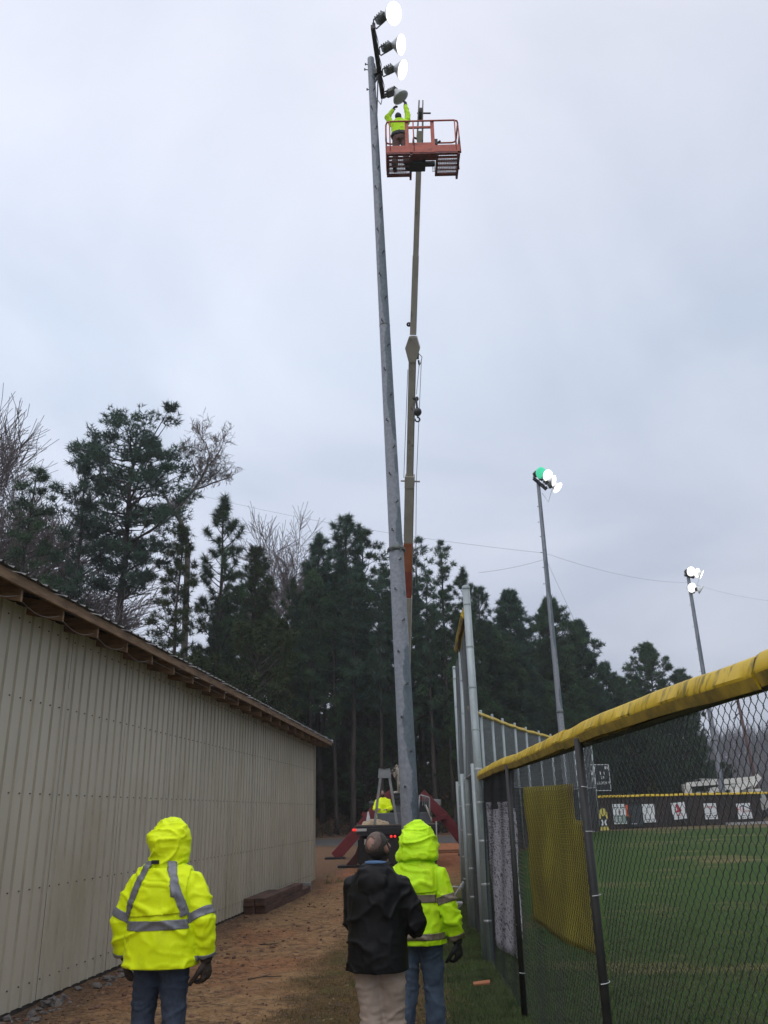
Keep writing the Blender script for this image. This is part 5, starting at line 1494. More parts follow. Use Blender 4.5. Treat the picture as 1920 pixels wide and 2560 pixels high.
def person(loc, rz, H, label, pose, group=None, vox=.011, wear=None):
    root = thing('person', loc, label, 'person', group, rz)
    s = H / 1.735; root.scale = (s, s, s)
    sh, el, wr = pose['sh'], pose['el'], pose['wr']             # (left,right) tuples ; left = -x
    hip, kn, an = pose['hip'], pose['kn'], pose['an']
    hc = np.array(pose['head']); F = frame(pose['look'], pose.get('up', (0, 0, 1)))
    # --- body: one continuous figure
    mb = MB()
    mb.loft([(.84, 0, 0, .14, .10), (.95, 0, 0, .165, .115), (1.1, 0, 0, .15, .105), (1.28, 0, 0, .17, .115), (1.40, 0, -.01, .165, .10), (1.47, 0, -.01, .09, .07)])
    mb.tube([(0, -.01, 1.42), hc + F @ np.array((0, -.01, -.10)), hc + F @ np.array((0, -.01, -.03))], [.062, .056, .055], 14)
    head_into(mb, hc, F)
    for i in (0, 1):
        mb.tube([sh[i], el[i], wr[i]], [.055, .042, .028], 10, round_ends=True)
        mb.tube([hip[i], kn[i], an[i]], [.085, .058, .040], 10, round_ends=True)
        mb.ell(np.array(an[i]) + [0, .06, -.035], (.04, .11, .04))
        if wear['hands'][i] is None: hand_into(mb, wr[i], pose['hd'][i], pose['hn'][i], (1, -1)[i], curl=pose.get('curl', .35))
    V, Fs = solid(mb, vox, 3)
    body = link_mesh('body', V, Fs, M_skin, root, smooth=True)
    face_details(hc, F, body)
    wf = lambda P: (np.atleast_2d(P) - hc) @ F
    if wear.get('hair'):
        def thin(c):
            q = wf(c)[0]; return np.linalg.norm(q - np.array((0, -.05, .115))) < .088 + .012 * float(vnoise(np.array([q * 22]))[0])
        def pk(c):
            q = wf(c)[0]; nz = float(vnoise(np.array([q * 30]))[0]) * .012
            if q[2] < -.085 or q[1] > .05 + .2 * max(q[2], 0) or np.linalg.norm(q) > .17: return False
            if abs(q[0]) > .07 and q[1] > -.035 and q[2] < .03: return False
            if wear['hair'] == 'bald': return not (np.linalg.norm(q - np.array((0, -.072, .104))) < .036 + 1.2 * nz)
            return True
        hr = patch(V, Fs, [], .006, .003, 'hair', M_hair, body, pick=(lambda c: pk(c) and not thin(c)) if wear['hair'] == 'bald' else pk)
        if wear['hair'] == 'bald': patch(V, Fs, [], .0035, .002, 'thin_hair', M_thin, body, pick=lambda c: pk(c) and thin(c))
        if wear.get('beard'):
            def pb(c):
                q = wf(c)[0]; return q[1] > .01 and -.14 < q[2] < -.045 and np.linalg.norm(q) < .16 and not (abs(q[0]) < .022 and -.075 < q[2] < -.058)
            patch(V, Fs, [], .005, .003, 'beard', M_hair, body, pick=pb)
    # --- trousers
    tm = wear['trousers']
    mb = MB()
    mb.loft([(.80, 0, 0, .165, .125), (.88, 0, -.01, .185, .14), (1.02, 0, 0, .17, .125)])
    for i in (0, 1):
        kk = np.array(kn[i]); aa = np.array(an[i]); hh = np.array(hip[i])
        mb.tube([hh + [0, 0, .02], hh * .55 + kk * .45, kk, kk * .5 + aa * .5 + [0, -.012, 0], aa + [0, 0, .02], aa + [0, 0, -.035]], [.106, .096, .082, .082, .084, .090], 16)
    V, Fs = solid(mb, vox, 3, cloth(.009, 6.5, wear.get('seed', 1), (1, 1, 1.9), arms=[(np.array(kn[i]), np.array([0, 0, 1.0]), .17) for i in (0, 1)] + [(np.array(an[i]), np.array([0, 0, 1.0]), .14) for i in (0, 1)]))
    tr = link_mesh('trousers', V, Fs, tm, root, smooth=True)
    for i in (0, 1):
        mb = MB(); a = np.array(an[i])
        mb.tube([a + [0, -.01, .05], a + [0, -.01, -.03]], [.058, .062], 12); mb.ell(a + [0, .07, -.035], (.052, .14, .045)); mb.ell(a + [0, -.02, -.04], (.045, .06, .042))
        V, Fs = solid(mb, .012, 3); b = link_mesh('boot', V, Fs, M_boot, root, smooth=True)
        mb = MB(); mb.box(a + [0, .055, -.075], (.10, .29, .028)); mb.build('sole', M_gblk, b, bevel=.01)
    # --- jacket
    jm = wear['jacket']; rings = wear['rings']; sr = wear['sr']
    mb = MB(); mb.loft(rings, 30)
    for i in (0, 1):
        a, e, w_ = np.array(sh[i]), np.array(el[i]), np.array(wr[i])
        fd = (w_ - e) / np.linalg.norm(w_ - e)
        mb.tube([a * .6 + [0, 0, a[2] * .4], a, (a + e) / 2, e, (e + w_) / 2, w_ - fd * .02], [sr[0] * .85, sr[0] * .92, sr[1] * .95, sr[2], sr[3] * .95, sr[4]], 16, round_ends=False)
    if wear.get('rolled_hood'):
        pts = [(.118 * math.sin(a), -.012 - .118 * math.cos(a), 1.435 + .012 * math.cos(a)) for a in np.linspace(-2.1, 2.1, 13)]
        mb.tube(pts, [.015, .022, .028, .034, .038, .042, .044, .042, .038, .034, .028, .022, .015], 10, round_ends=True)
        mb.ell((0, -.155, 1.385), (.115, .038, .075)); mb.ell((0, -.165, 1.35), (.075, .03, .06))
    arms = []
    for i in (0, 1):
        a, e, w_ = np.array(sh[i]), np.array(el[i]), np.array(wr[i])
        arms += [(e, (w_ - a) / np.linalg.norm(w_ - a), .13), (e * .3 + w_ * .7, (w_ - e) / np.linalg.norm(w_ - e), .12)]
    JV, JF = solid(mb, vox, 4, cloth(wear.get('amp', .010), wear.get('freq', 6.0), wear.get('seed', 1) + 5, (1, 1, 1.3), arms=arms))
    bm = bmesh.new(); bv = [bm.verts.new(p) for p in JV]
    for f in JF: bm.faces.new([bv[k] for k in f])
    hz_ = rings[0][0] + .03
    bmesh.ops.bisect_plane(bm, geom=bm.verts[:] + bm.edges[:] + bm.faces[:], plane_co=Vector((0, 0, hz_)), plane_no=Vector((0, .04, -1)), clear_outer=True)
    bm.normal_update(); bmesh.ops.solidify(bm, geom=bm.faces[:], thickness=.005)
    me = bpy.data.meshes.new('jacket'); bm.to_mesh(me); bm.free(); me.materials.append(jm); me.polygons.foreach_set('use_smooth', [True] * len(me.polygons))
    jk = bpy.data.objects.new('jacket', me); C.objects.link(jk); jk.parent = root
    near_arm = lambda c, i, k=1.0: min(seg_dist(c, sh[i], el[i])[0] / sr[1], seg_dist(c, el[i], wr[i])[0] / sr[3]) < k
    torso = lambda c: not (near_arm(c, 0, 1.22) or near_arm(c, 1, 1.22))
    rm = wear.get('tape')
    if wear.get('flap'):
        z0, z1, xs = wear['flap']
        patch(JV, JF, [((0, 0, z1), (0, 0, 1)), ((0, 0, z0), (.07, 0, -1)), ((xs, 0, 0), (1, 0, 0)), ((-xs, 0, 0), (-1, 0, 0)), ((0, -.01, 0), (0, 1, 0))], .011, .006, 'back_flap', jm, jk, smooth=True)
    if rm:
        for (z0, z1, tl) in wear['bands']:
            patch(JV, JF, [((0, 0, z1), (tl, 0, 1)), ((0, 0, z0), (-tl, 0, -1))], .005, .003, 'reflective_band', rm, jk, pick=torso)
        for i in (0, 1):
            for (seg, t0, t1) in wear['arm_bands']:
                a, b = ((np.array(sh[i]), np.array(el[i])), (np.array(el[i]), np.array(wr[i])))[seg]
                d = (b - a) / np.linalg.norm(b - a)
                patch(JV, JF, [(a + (b - a) * t1, d), (a + (b - a) * t0, -d)], .005, .003, 'reflective_band', rm, jk, pick=lambda c, a=a, b=b: seg_dist(c, a, b)[0] < sr[1] * 1.35 and (near_arm(c, i, 1.15)))
        for (x0, z0, x1, z1, wd) in wear.get('straps', ()):
            d = np.array([x1 - x0, 0, z1 - z0]); d /= np.linalg.norm(d); nn = np.array([d[2], 0, -d[0]]); c = np.array([(x0 + x1) / 2, 0, (z0 + z1) / 2])
            patch(JV, JF, [(c + nn * wd / 2, nn), (c - nn * wd / 2, -nn), ((x1, 0, z1), d), ((x0, 0, z0), -d), ((0, .02, 0), (0, 1, 0))], .0175, .003, 'reflective_strap', rm, jk)
    if wear.get('hem_band'):
        patch(JV, JF, [((0, 0, wear['hem_band']), (0, 0, 1))], .004, .003, 'dark_hem', M_dkband, jk, pick=torso)
    # --- hood
    if wear.get('hood'):
        a = np.array(wear['hood']['face'], float); a /= np.linalg.norm(a); sz = wear['hood']['size']; Fh = frame(a)
        mb = MB(); c = hc + Fh @ np.array((0, -.02, .02))
        mb.ell(c, (sz[0], sz[1], sz[2]), Fh, 22, 16)
        mb.ell(c + Fh @ np.array((0, .05, .02)), (sz[0] * 1.0, sz[1] * .85, sz[2] * .97), Fh, 22, 16)
        mb.ell(c + Fh @ np.array((0, -.06, sz[2] * .45)), (sz[0] * .6, sz[1] * .6, sz[2] * .5), Fh, 18, 12)
        mb.loft([(1.44, 0, -.01, .125, .115), (1.475, hc[0] * .3, -.01, .124, .115), (hc[2] - .06, hc[0] * .8, hc[1] - .005, sz[0] * .98, sz[1] * .95), (hc[2] + .02, hc[0], hc[1], sz[0] * .95, sz[1] * .9)])
        if wear['hood'].get('bell'): mb.loft([(1.475, .015, -.02, .175, .150), (1.50, .015, -.02, .178, .155), (1.56, .018, -.01, .168, .155), (1.62, .02, .0, .150, .14)])
        HV, HF = solid(mb, .0095, 3, cloth(.014, 7.5, wear.get('seed', 1) + 20, (1, 1, 1.5)))
        bm = bmesh.new(); bv = [bm.verts.new(p) for p in HV]
        for f in HF: bm.faces.new([bv[k] for k in f])
        pc = hc + a * .105
        bmesh.ops.bisect_plane(bm, geom=bm.verts[:] + bm.edges[:] + bm.faces[:], plane_co=Vector(pc), plane_no=Vector(a), clear_outer=True)
        bm.normal_update(); bmesh.ops.solidify(bm, geom=bm.faces[:], thickness=.005)
        me = bpy.data.meshes.new('hood'); bm.to_mesh(me); bm.free(); me.materials.append(jm)
        me.polygons.foreach_set('use_smooth', [True] * len(me.polygons))
        ho = bpy.data.objects.new('hood', me); C.objects.link(ho); ho.parent = root
        if wear['hood'].get('tab'):
            mb = MB(); mb.box(np.array(wear['hood']['tab']), (.055, .012, .026), np.array([[.99, -.1, 0], [.1, .99, 0], [0, 0, 1]])); mb.build('hood_tab', M_gblk, ho, bevel=.003)
    if wear.get('collar'):
        mb = MB(); pts = [(.074 * math.sin(a), -.012 - .074 * math.cos(a), 1.505 + .010 * math.cos(a)) for a in np.linspace(-2.2, 2.2, 15)]
        mb.tube(pts, .016, 8, round_ends=True); V, Fs = solid(mb, .008, 2); link_mesh('shirt_collar', V, Fs, M_collar, root, smooth=True)
    for i in (0, 1):
        gm = wear['hands'][i]
        if gm is None: continue
        mb = MB(); w_ = np.array(wr[i]); d = np.array(pose['hd'][i], float); d /= np.linalg.norm(d)
        mb.tube([w_ - d * .05, w_ + d * .02], [.046, .04], 12)
        hand_into(mb, w_, d, pose['hn'][i], (1, -1)[i], curl=pose.get('curl', .4), k=1.2, r=.0145)
        V, Fs = solid(mb, .0062, 2, cloth(.003, 25, i)); link_mesh('glove', V, Fs, gm, root, smooth=True)
    if wear.get('cap'):
        mb = MB(); mb.ell(hc + F @ np.array((0, -.01, .035)), (.088, .108, .088), F, 18, 12)
        HV, HF = solid(mb, .011, 1)
        patch(HV, HF, [(hc + F @ np.array((0, 0, .01)), tuple(-F[:, 2]))], 0, .006, 'cap', wear['cap'], root)
    return root
LEGS = dict(hip=((-.095, 0, .90), (.095, 0, .90)), kn=((-.105, .02, .49), (.105, .02, .49)), an=((-.12, -.02, .09), (.12, -.02, .09)))
def rings_for(hem, w=1.0, d=1.0):
    return [(hem, 0, -.005, .245 * w, .175 * d), (hem + .03, 0, -.005, .247 * w, .178 * d), (1.00, 0, -.01, .238 * w, .172 * d), (1.14, 0, -.01, .236 * w, .168 * d), (1.28, 0, -.015, .238 * w, .165 * d), (1.36, 0, -.015, .222 * w, .150 * d), (1.42, 0, -.015, .185 * w, .128 * d), (1.465, 0, -.012, .14 * w, .108), (1.495, 0, -.008, .11, .097), (1.515, 0, -.005, .10, .09)]

# 1: hooded man in the silver-taped jacket, at the left
p = AT(433, 2041, 6.9)
person((p[0] - .02, 6.9, 0), math.radians(-9), p[2] * 1.735 / 1.79, 'person seen from behind in lime hooded rain jacket with silver tape, nearest the shed wall',
    dict(sh=((-.195, -.005, 1.35), (.195, -.005, 1.35)), el=((-.305, -.03, 1.10), (.31, -.045, 1.10)), wr=((-.285, .05, .87), (.315, .02, .865)),
         hd=((.05, .16, -1), (.0, .14, -1)), hn=((1, .3, 0), (-1, .3, 0)), head=(.02, .015, 1.60), look=(.30, .85, .42), curl=.55,
         hip=LEGS['hip'], kn=((-.12, .02, .49), (.10, .02, .49)), an=((-.145, -.02, .09), (.11, .0, .09))),
    wear=dict(hands=(M_glove, M_glove), trousers=M_jean, jacket=M_hiv, rings=rings_for(.80, 1.07, 1.05), sr=(.098, .094, .084, .078, .066), tape=M_refs,
              bands=((1.06, 1.12, -.03),), arm_bands=((0, .72, .92), (1, .82, .97)), straps=((.065, 1.50, .205, 1.15, .05), (-.075, 1.50, -.215, 1.15, .05)),
              flap=(1.155, 1.445, .20), hood=dict(face=(.50, .70, .42), size=(.140, .150, .150), tab=(-.03, -.150, 1.49)), seed=1, amp=.014))
# 2: balding man in the black jacket
p = AT(942, 2083, 6.9)
person((p[0] - .005, 6.9, 0), math.radians(-14), p[2] * 1.735 / 1.715, 'balding person seen from behind in a black rain jacket and khaki trousers, head tilted up',
    dict(sh=((-.165, -.0, 1.355), (.17, -.005, 1.355)), el=((-.19, .05, 1.10), (.285, .02, 1.10)), wr=((-.10, .24, 1.02), (.22, .24, 1.04)),
         hd=((.5, .8, .1), (-.5, .8, .2)), hn=((1, -.2, .6), (-1, -.2, .6)), head=(.015, .0, 1.612), look=(.27, .78, .50), curl=.5,
         hip=LEGS['hip'], kn=((-.05, .0, .49), (.09, .05, .49)), an=((-.09, -.10, .09), (.10, .06, .09))),
    wear=dict(hands=(None, None), trousers=M_khaki, jacket=M_bjack, rings=rings_for(.775, .90, 1.05), sr=(.098, .094, .084, .076, .062), rolled_hood=True, collar=True,
              hair='bald', seed=4, amp=.013, freq=5.5))
# 3: hooded man in the brown-taped jacket
p = AT(1041, 2054, 7.95)
person((p[0] - .01, 7.95, 0), math.radians(-14), p[2] * 1.735 / 1.775, 'person seen from behind in lime hooded jacket with brownish tape, blue jeans and black glove',
    dict(sh=((-.175, -.005, 1.35), (.185, -.005, 1.35)), el=((-.24, .02, 1.10), (.265, -.02, 1.09)), wr=((-.20, .16, .93), (.315, .045, .84)),
         hd=((.4, .8, -.3), (.05, .12, -1)), hn=((1, -.2, .3), (-1, .4, 0)), head=(.02, .01, 1.59), look=(.22, .82, .48), curl=.5,
         hip=LEGS['hip'], kn=((-.11, .02, .49), (.105, .02, .49)), an=((-.15, -.02, .09), (.125, .0, .09))),
    wear=dict(hands=(M_gblk, M_gblk), trousers=M_jean2, jacket=M_hiv2, rings=rings_for(.80, .90, .98), sr=(.098, .092, .082, .076, .066), tape=M_refb,
              bands=((1.145, 1.205, .0), (.865, .915, .0)), arm_bands=((0, .62, .84), (1, .76, .93)), flap=(1.215, 1.445, .185),
              hood=dict(face=(.40, .74, .44), size=(.158, .155, .148), bell=True), seed=9, amp=.015))
# 4: crane operator on the truck
op = AT(957, 1981, 32.6)
person((op[0], 32.0, op[2] - 1.72), math.radians(176), 1.76, 'bearded person in a lime jacket working the crane controls on the truck',
    dict(sh=((-.20, 0, 1.38), (.20, 0, 1.38)), el=((-.29, .06, 1.12), (.29, .06, 1.12)), wr=((-.14, .28, 1.10), (.14, .28, 1.12)),
         hd=((.5, .8, .0), (-.5, .8, .0)), hn=((.2, 0, -1), (-.2, 0, -1)), head=(0, .02, 1.64), look=(0, 1, .22), **LEGS),
    vox=.016, wear=dict(hands=(None, None), trousers=M_jean, jacket=M_hiv, rings=rings_for(.80, 1.0, 1.0), sr=(.095, .092, .085, .075, .06), hair='full', beard=True, seed=12, amp=.012))
# 5: worker in the basket reaching up to the lamp
wk = AT(1003, 421, 18.36)
person((wk[0], 18.40, ZB + .02), math.radians(-4), 1.90, 'person in lime jacket and brown trousers in the raised basket, reaching up to a floodlight',
    dict(sh=((-.20, 0, 1.40), (.20, 0, 1.40)), el=((-.315, .0, 1.63), (.22, -.02, 1.69)), wr=((-.15, .02, 1.90), (.17, -.02, 1.985)),
         hd=((.35, .1, 1), (.05, .05, 1)), hn=((.6, .6, 0), (-.6, .6, 0)), head=(-.02, .03, 1.63), look=(.15, .7, .72), curl=.45,
         hip=LEGS['hip'], kn=((-.12, .03, .49), (.12, .03, .49)), an=((-.16, .02, .09), (.15, -.02, .09))),
    vox=.016, wear=dict(hands=(M_glove, M_glove), trousers=M_brn, jacket=M_hiv2, rings=rings_for(.93, .95, .95), sr=(.085, .08, .072, .066, .055), hem_band=1.02, hair='full', cap=M_dkband, seed=15, amp=.012))
HAZE = .00055
# ================================================================== TREES
M_bark = mat('pine_bark', (.060, .046, .040), (.024, .019, .017), scale=3, rough=.95, stretch=(1, 1, .25))
M_need = mat('pine_needles', (.072, .124, .060), (.038, .068, .040), scale=.55, rough=.75, spec=.08, transl=.12, detail=3, c3=(.050, .088, .048))
M_needb = mat('pine_needles_blue', (.068, .120, .080), (.038, .067, .050), scale=.5, rough=.75, spec=.08, transl=.12, detail=3)
M_needy = mat('pine_needles_olive', (.062, .082, .034), (.033, .047, .022), scale=.5, rough=.75, spec=.08, transl=.12, detail=3)
M_twig = mat('bare_twigs', (.185, .15, .142), (.11, .088, .085), scale=3, rough=.9)
M_brush = mat('brown_brush', (.055, .042, .024), (.022, .020, .012), scale=.8, rough=.9, transl=.1)

def needles(P, Dv, per, ln, wd, lr, spread=.75, back=.22):
    """bottle-brush tufts of thin needles round shoot tips"""
    k = len(P) * per
    Pn = np.repeat(P, per, 0); Dn = np.repeat(Dv, per, 0)
    Pn = Pn - Dn * (lr.random((k, 1)) * back)
    R_ = lr.normal(size=(k, 3)); R_ /= np.linalg.norm(R_, axis=1)[:, None]
    d = Dn * (1 - spread) + R_ * spread + np.array([0, 0, .12]); d /= np.linalg.norm(d, axis=1)[:, None]
    wv = np.cross(d, lr.normal(size=(k, 3))); wv /= np.linalg.norm(wv, axis=1)[:, None] + 1e-9
    l_ = ln * (.65 + .6 * lr.random((k, 1)))
    V = np.empty((k, 3, 3)); V[:, 0] = Pn - wv * wd; V[:, 1] = Pn + wv * wd; V[:, 2] = Pn + d * l_
    return V.reshape(-1, 3)
def pine_mesh(seed, H=20.0, base=.42, wid=3.2, shape='cone', nb=85, per=11, tip=.5, dens=1.0, ln=.34, wd=.030, stem=.20, tw=10):
    lr = np.random.default_rng(seed)
    mb = MB()
    bend = lr.normal(size=2) * .25
    tz = np.linspace(0, H, 12)
    tp = [(bend[0] * math.sin(z / H * 2.2) + .05 * math.sin(z), bend[1] * math.sin(z / H * 2.6), z) for z in tz]
    tr = [stem * (1 - .86 * (z / H) ** 1.1) + (.05 if z == 0 else 0) for z in tz]
    mb.tube(tp, tr, 7)
    tpn = np.array(tp)
    trunk_at = lambda z: np.array([np.interp(z, tz, tpn[:, 0]), np.interp(z, tz, tpn[:, 1]), z])
    P = []; Dd = []
    for b in range(nb):
        u = (b + lr.random()) / nb
        z = H * (base + (1 - base) * u ** .9)
        t = (z / H - base) / (1 - base)
        if shape == 'cone': w_ = wid * (1 - t ** 1.9) ** .85 * min(1, .50 + 1.8 * t) + .3
        elif shape == 'flat': w_ = wid * math.sqrt(max(.05, 1 - ((t - .66) / .50) ** 2)) * (1 if t > .4 else .6) * (.6 + .5 * lr.random())
        elif shape == 'open': w_ = wid * (1 - t) ** .6 * (.7 + .4 * lr.random()) + .25
        else: w_ = wid * math.sqrt(max(.03, 1 - (1.9 * t - .9) ** 2))
        w_ *= .72 + .5 * lr.random()
        az = b * 2.4 + lr.normal() * .5
        elv = {'cone': .15 + .55 * t, 'flat': -.12 + .36 * t, 'open': .35 + .5 * t, 'bush': .1 + .6 * t}[shape] + lr.normal() * .13
        o = trunk_at(z); pts = [o]
        n = 5
        for k in range(1, n + 1):
            e = elv + .35 * (k / n) ** 2
            a2 = az + lr.normal() * .10
            pts.append(pts[-1] + w_ / n * np.array([math.cos(a2) * math.cos(e), math.sin(a2) * math.cos(e), math.sin(e)]))
        mb.tube(pts, [.045 * (1 - .8 * k / n) * (w_ / wid + .35) for k in range(n + 1)], 3, caps=False)
        nt_ = int(tw * dens * (.5 + w_ / wid))
        for q in range(nt_):
            s = .30 + .70 * lr.random() ** .7; f = s * n; i = min(int(f), n - 1); p = pts[i] + (pts[i + 1] - pts[i]) * (f - i)
            d = pts[i + 1] - pts[i]; d = d / np.linalg.norm(d)
            sd = d + lr.normal(size=3) * .75 + np.array([0, 0, .30]); sd /= np.linalg.norm(sd)
            L_ = tip * (.4 + .8 * lr.random()) * (1.1 - .5 * s) * (.5 + .5 * w_ / wid)
            e = p + sd * L_
            if shape in ('open', 'flat') or q % 3 == 0: mb.tube([p, e], [.012, .006], 3, caps=False)
            P.append(e); Dd.append(sd)
        P.append(pts[-1]); Dd.append((pts[-1] - pts[-2]) / np.linalg.norm(pts[-1] - pts[-2]))
    for k in range(6): P.append(trunk_at(H - .25 * k)); Dd.append(np.array([0, 0, 1.0]))
    # a few dead lower limbs
    for k in range(9):
        z = H * base * (.45 + .55 * lr.random()); a = lr.random() * 6.28; o = trunk_at(z); L_ = wid * (.25 + .3 * lr.random())
        mb.tube([o, o + np.array([math.cos(a) * L_ * .6, math.sin(a) * L_ * .6, .1]), o + np.array([math.cos(a) * L_, math.sin(a) * L_, -.15])], [.025, .016, .006], 3, caps=False)
    V = needles(np.array(P), np.array(Dd), per, ln, wd, lr)
    return mb, V
def clump_mesh(seed, H=20.0, base=.34, wid=3.2, env='ovate', npad=60, pr=.85, pt=.38, tpp=26, per=16, ln=.36, wd=.018, stem=.20, rise=.45):
    """pine built of separate needle clumps, each on its own limb"""
    lr = np.random.default_rng(seed); mb = MB()
    bend = lr.normal(size=2) * .3
    tz = np.linspace(0, H * .97, 13)
    tp = np.stack([bend[0] * np.sin(tz / H * 2.2) + .06 * np.sin(tz), bend[1] * np.sin(tz / H * 2.6), tz], 1)
    mb.tube(list(tp), [stem * (1 - .88 * (z / H) ** 1.15) + (.05 if z == 0 else 0) for z in tz], 7)
    tat = lambda z: np.array([np.interp(z, tz, tp[:, 0]), np.interp(z, tz, tp[:, 1]), min(z, H * .97)])
    E = {'ovate': lambda t: 1.25 * math.sqrt(t + .10) * (1 - t) ** .55, 'dome': lambda t: math.sqrt(max(0, 1 - ((t - .62) / .50) ** 2)) if t > .3 else .45 + .8 * t,
         'spire': lambda t: (1 - t) ** .8 * min(1, .55 + 2 * t) + .06, 'round': lambda t: math.sqrt(max(.02, 1 - (2 * t - .95) ** 2))}[env]
    P = []; Dd = []
    for k in range(npad):
        t = ((k + lr.random()) / npad) ** .85
        if env == 'dome': t *= .955
        rad = wid * E(min(t, .995)); f = lr.random() ** .5
        az = k * 2.39996 + lr.normal() * .35
        lob = 1 + .28 * math.sin(az * 2 + seed) + .18 * lr.normal()
        rr = rad * f * lob
        z = H * (base + (1 - base) * t)
        c = tat(z) * [1, 1, 0] + np.array([math.cos(az) * rr, math.sin(az) * rr, z])
        o = tat(max(z - rr * rise - .25, H * base * .85))
        m1 = o + (c - o) * .5 + np.array([0, 0, -.10 * rr]) + lr.normal(size=3) * .08
        mb.tube([o, m1, c], [.018 + .018 * rr, .014 + .008 * rr, .008], 3, caps=False)
        s = pr * (.55 + .7 * lr.random()) * (1 - (.1 if env == 'dome' else .45) * t)
        n = int(tpp * (.6 + .8 * lr.random()) * (1 - (.05 if env == 'dome' else .35) * t))
        q = lr.normal(size=(n, 3)); q /= np.linalg.norm(q, axis=1)[:, None]; q *= (lr.random((n, 1)) ** .4)
        q = q * np.array([s, s, pt * s / pr + .06])
        P.append(c + q); d = q * np.array([1, 1, .6]) / s + np.array([0, 0, .55]) + .25 * np.array([math.cos(az), math.sin(az), 0]); Dd.append(d / np.linalg.norm(d, axis=1)[:, None])
        for g in range(0, n, 5): mb.tube([c, c + q[g]], [.007, .004], 3, caps=False)
    for k in range(10):
        z = H * base * (.4 + .6 * lr.random()); a = lr.random() * 6.28; o = tat(z); L_ = wid * (.2 + .35 * lr.random())
        mb.tube([o, o + np.array([math.cos(a) * L_ * .6, math.sin(a) * L_ * .6, .1]), o + np.array([math.cos(a) * L_, math.sin(a) * L_, -.15])], [.022, .014, .006], 3, caps=False)
    V = needles(np.concatenate(P), np.concatenate(Dd), per, ln, wd, lr, .72, .16)
    return mb, V
PROTO = {}
def tree_proto(key, mats_, clump=False, **kw):
    mb, V = clump_mesh(**kw) if clump else pine_mesh(**kw)
    me1 = bpy.data.meshes.new('trunk'); me1.from_pydata(mb.v, [], mb.f); me1.materials.append(M_bark); me1.polygons.foreach_set('use_smooth', [True] * len(me1.polygons))
    me2 = bpy.data.meshes.new('crown'); fast_mesh(me2, V, np.arange(len(V)).reshape(-1, 3)); me2.materials.append(mats_)
    PROTO[key] = (me1, me2, float(np.sort(V[:, 2])[-30]))
K = dict(clump=True)
tree_proto('A0', M_need, seed=1, H=20, base=.36, wid=2.7, env='ovate', npad=50, tpp=24, **K)
tree_proto('A1', M_needb, seed=2, H=20, base=.44, wid=2.2, env='ovate', npad=38, tpp=22, **K)
tree_proto('A2', M_need, seed=3, H=20, base=.44, wid=2.8, env='ovate', npad=66, tpp=26, **K)
tree_proto('A3', M_needy, seed=14, H=20, base=.38, wid=2.6, env='spire', npad=74, tpp=24, **K)
tree_proto('B0', M_needb, seed=4, H=22, base=.56, wid=3.45, env='dome', npad=115, pr=.90, pt=.36, tpp=40, per=13, ln=.27, wd=.019, stem=.30, rise=.3, clump=True)
tree_proto('C0', M_need, seed=5, H=18, base=.30, wid=2.7, shape='open', nb=56, tw=6, per=38, ln=.42, wd=.018, tip=.6)
tree_proto('C1', M_needb, seed=6, H=18, base=.34, wid=3.0, shape='open', nb=66, tw=7, per=36, ln=.42, wd=.018, tip=.6)
tree_proto('D0', M_needy, seed=7, H=8, base=.04, wid=2.6, shape='bush', nb=70, tw=13, per=11, ln=.30, wd=.035, stem=.12)
tree_proto('D1', M_need, seed=8, H=8, base=.08, wid=2.3, shape='cone', nb=70, tw=12, per=11, ln=.28, wd=.034, stem=.11)
tree_proto('R0', M_need, seed=10, H=18, base=.16, wid=3.9, env='round', npad=260, pr=.95, tpp=28, per=14, ln=.40, wd=.024, stem=.22, **K)
tree_proto('R1', M_needb, seed=11, H=18, base=.20, wid=3.6, env='ovate', npad=210, pr=.95, tpp=28, per=14, ln=.40, wd=.024, stem=.22, **K)
def gz(x, y): return float(terrain(x, y)) + float(bank(x, y))
def plant(key, x, y, H, label, cat='pine tree', group=None, rz=None, wide=1.0, name='pine_tree'):
    me1, me2, h0 = PROTO[key]
    s = H / h0
    t = thing(name, (x, y, gz(x, y) - .15), label, cat, group, rz=random.random() * 6.28 if rz is None else rz)
    t.scale = (s * wide, s * wide, s)
    for nm, me in (('trunk', me1), ('crown', me2)):
        o = bpy.data.objects.new(nm, me); C.objects.link(o); o.parent = t
    return t
def tree_at(key, dx, dy, Y, label, **kw):
    """tree whose top shows at (dx,dy) of the 1659-wide view, standing at distance Y"""
    p = AT(dx * D, dy * D, Y)
    # the foot of a plumb tree stays on the same x, Y
    return plant(key, p[0], Y, p[2] - gz(p[0], Y) + .15, label, **kw)
# the ones that can be told apart along the skyline
tree_at('A0', 88, 1005, 44, 'dense round-topped pine above the near end of the shed roof', wide=1.0)
tree_at('A1', 190, 945, 47, 'slim pine with open middle branches, left of the tallest flat-topped pine')
tree_at('B0', 303, 908, 48, 'tallest pine with a broad flat crown and long bare trunk', wide=1.0, rz=.4)
tree_at('A3', 405, 1130, 46, 'shorter dark pine standing right of the tall flat-topped pine')
tree_at('C0', 490, 1070, 50, 'open pine with separate bottle-brush tufts at its pointed top')
tree_at('A3', 560, 1175, 52, 'broad pine filling the gap right of the tufted pine', wide=1.1)
tree_at('C1', 700, 1150, 57, 'tufted pine just left of the double-topped pine')
tree_at('C1', 742, 1106, 58, 'double-topped pine left of the main light pole', wide=1.1)
tree_at('A2', 800, 1135, 60, 'rounded pine close behind the main light pole on its left', wide=1.2)
tree_at('A1', 895, 1158, 62, 'pine showing just right of the crane boom')
tree_at('A0', 955, 1165, 63, 'pine with pointed tufts between the boom and the tall fence posts')
tree_at('C0', 1000, 1225, 64, 'sparse pine sloping down to the tall fence posts')
tree_at('C1', 1032, 1262, 66, 'small sparse pine right above the tallest fence post')
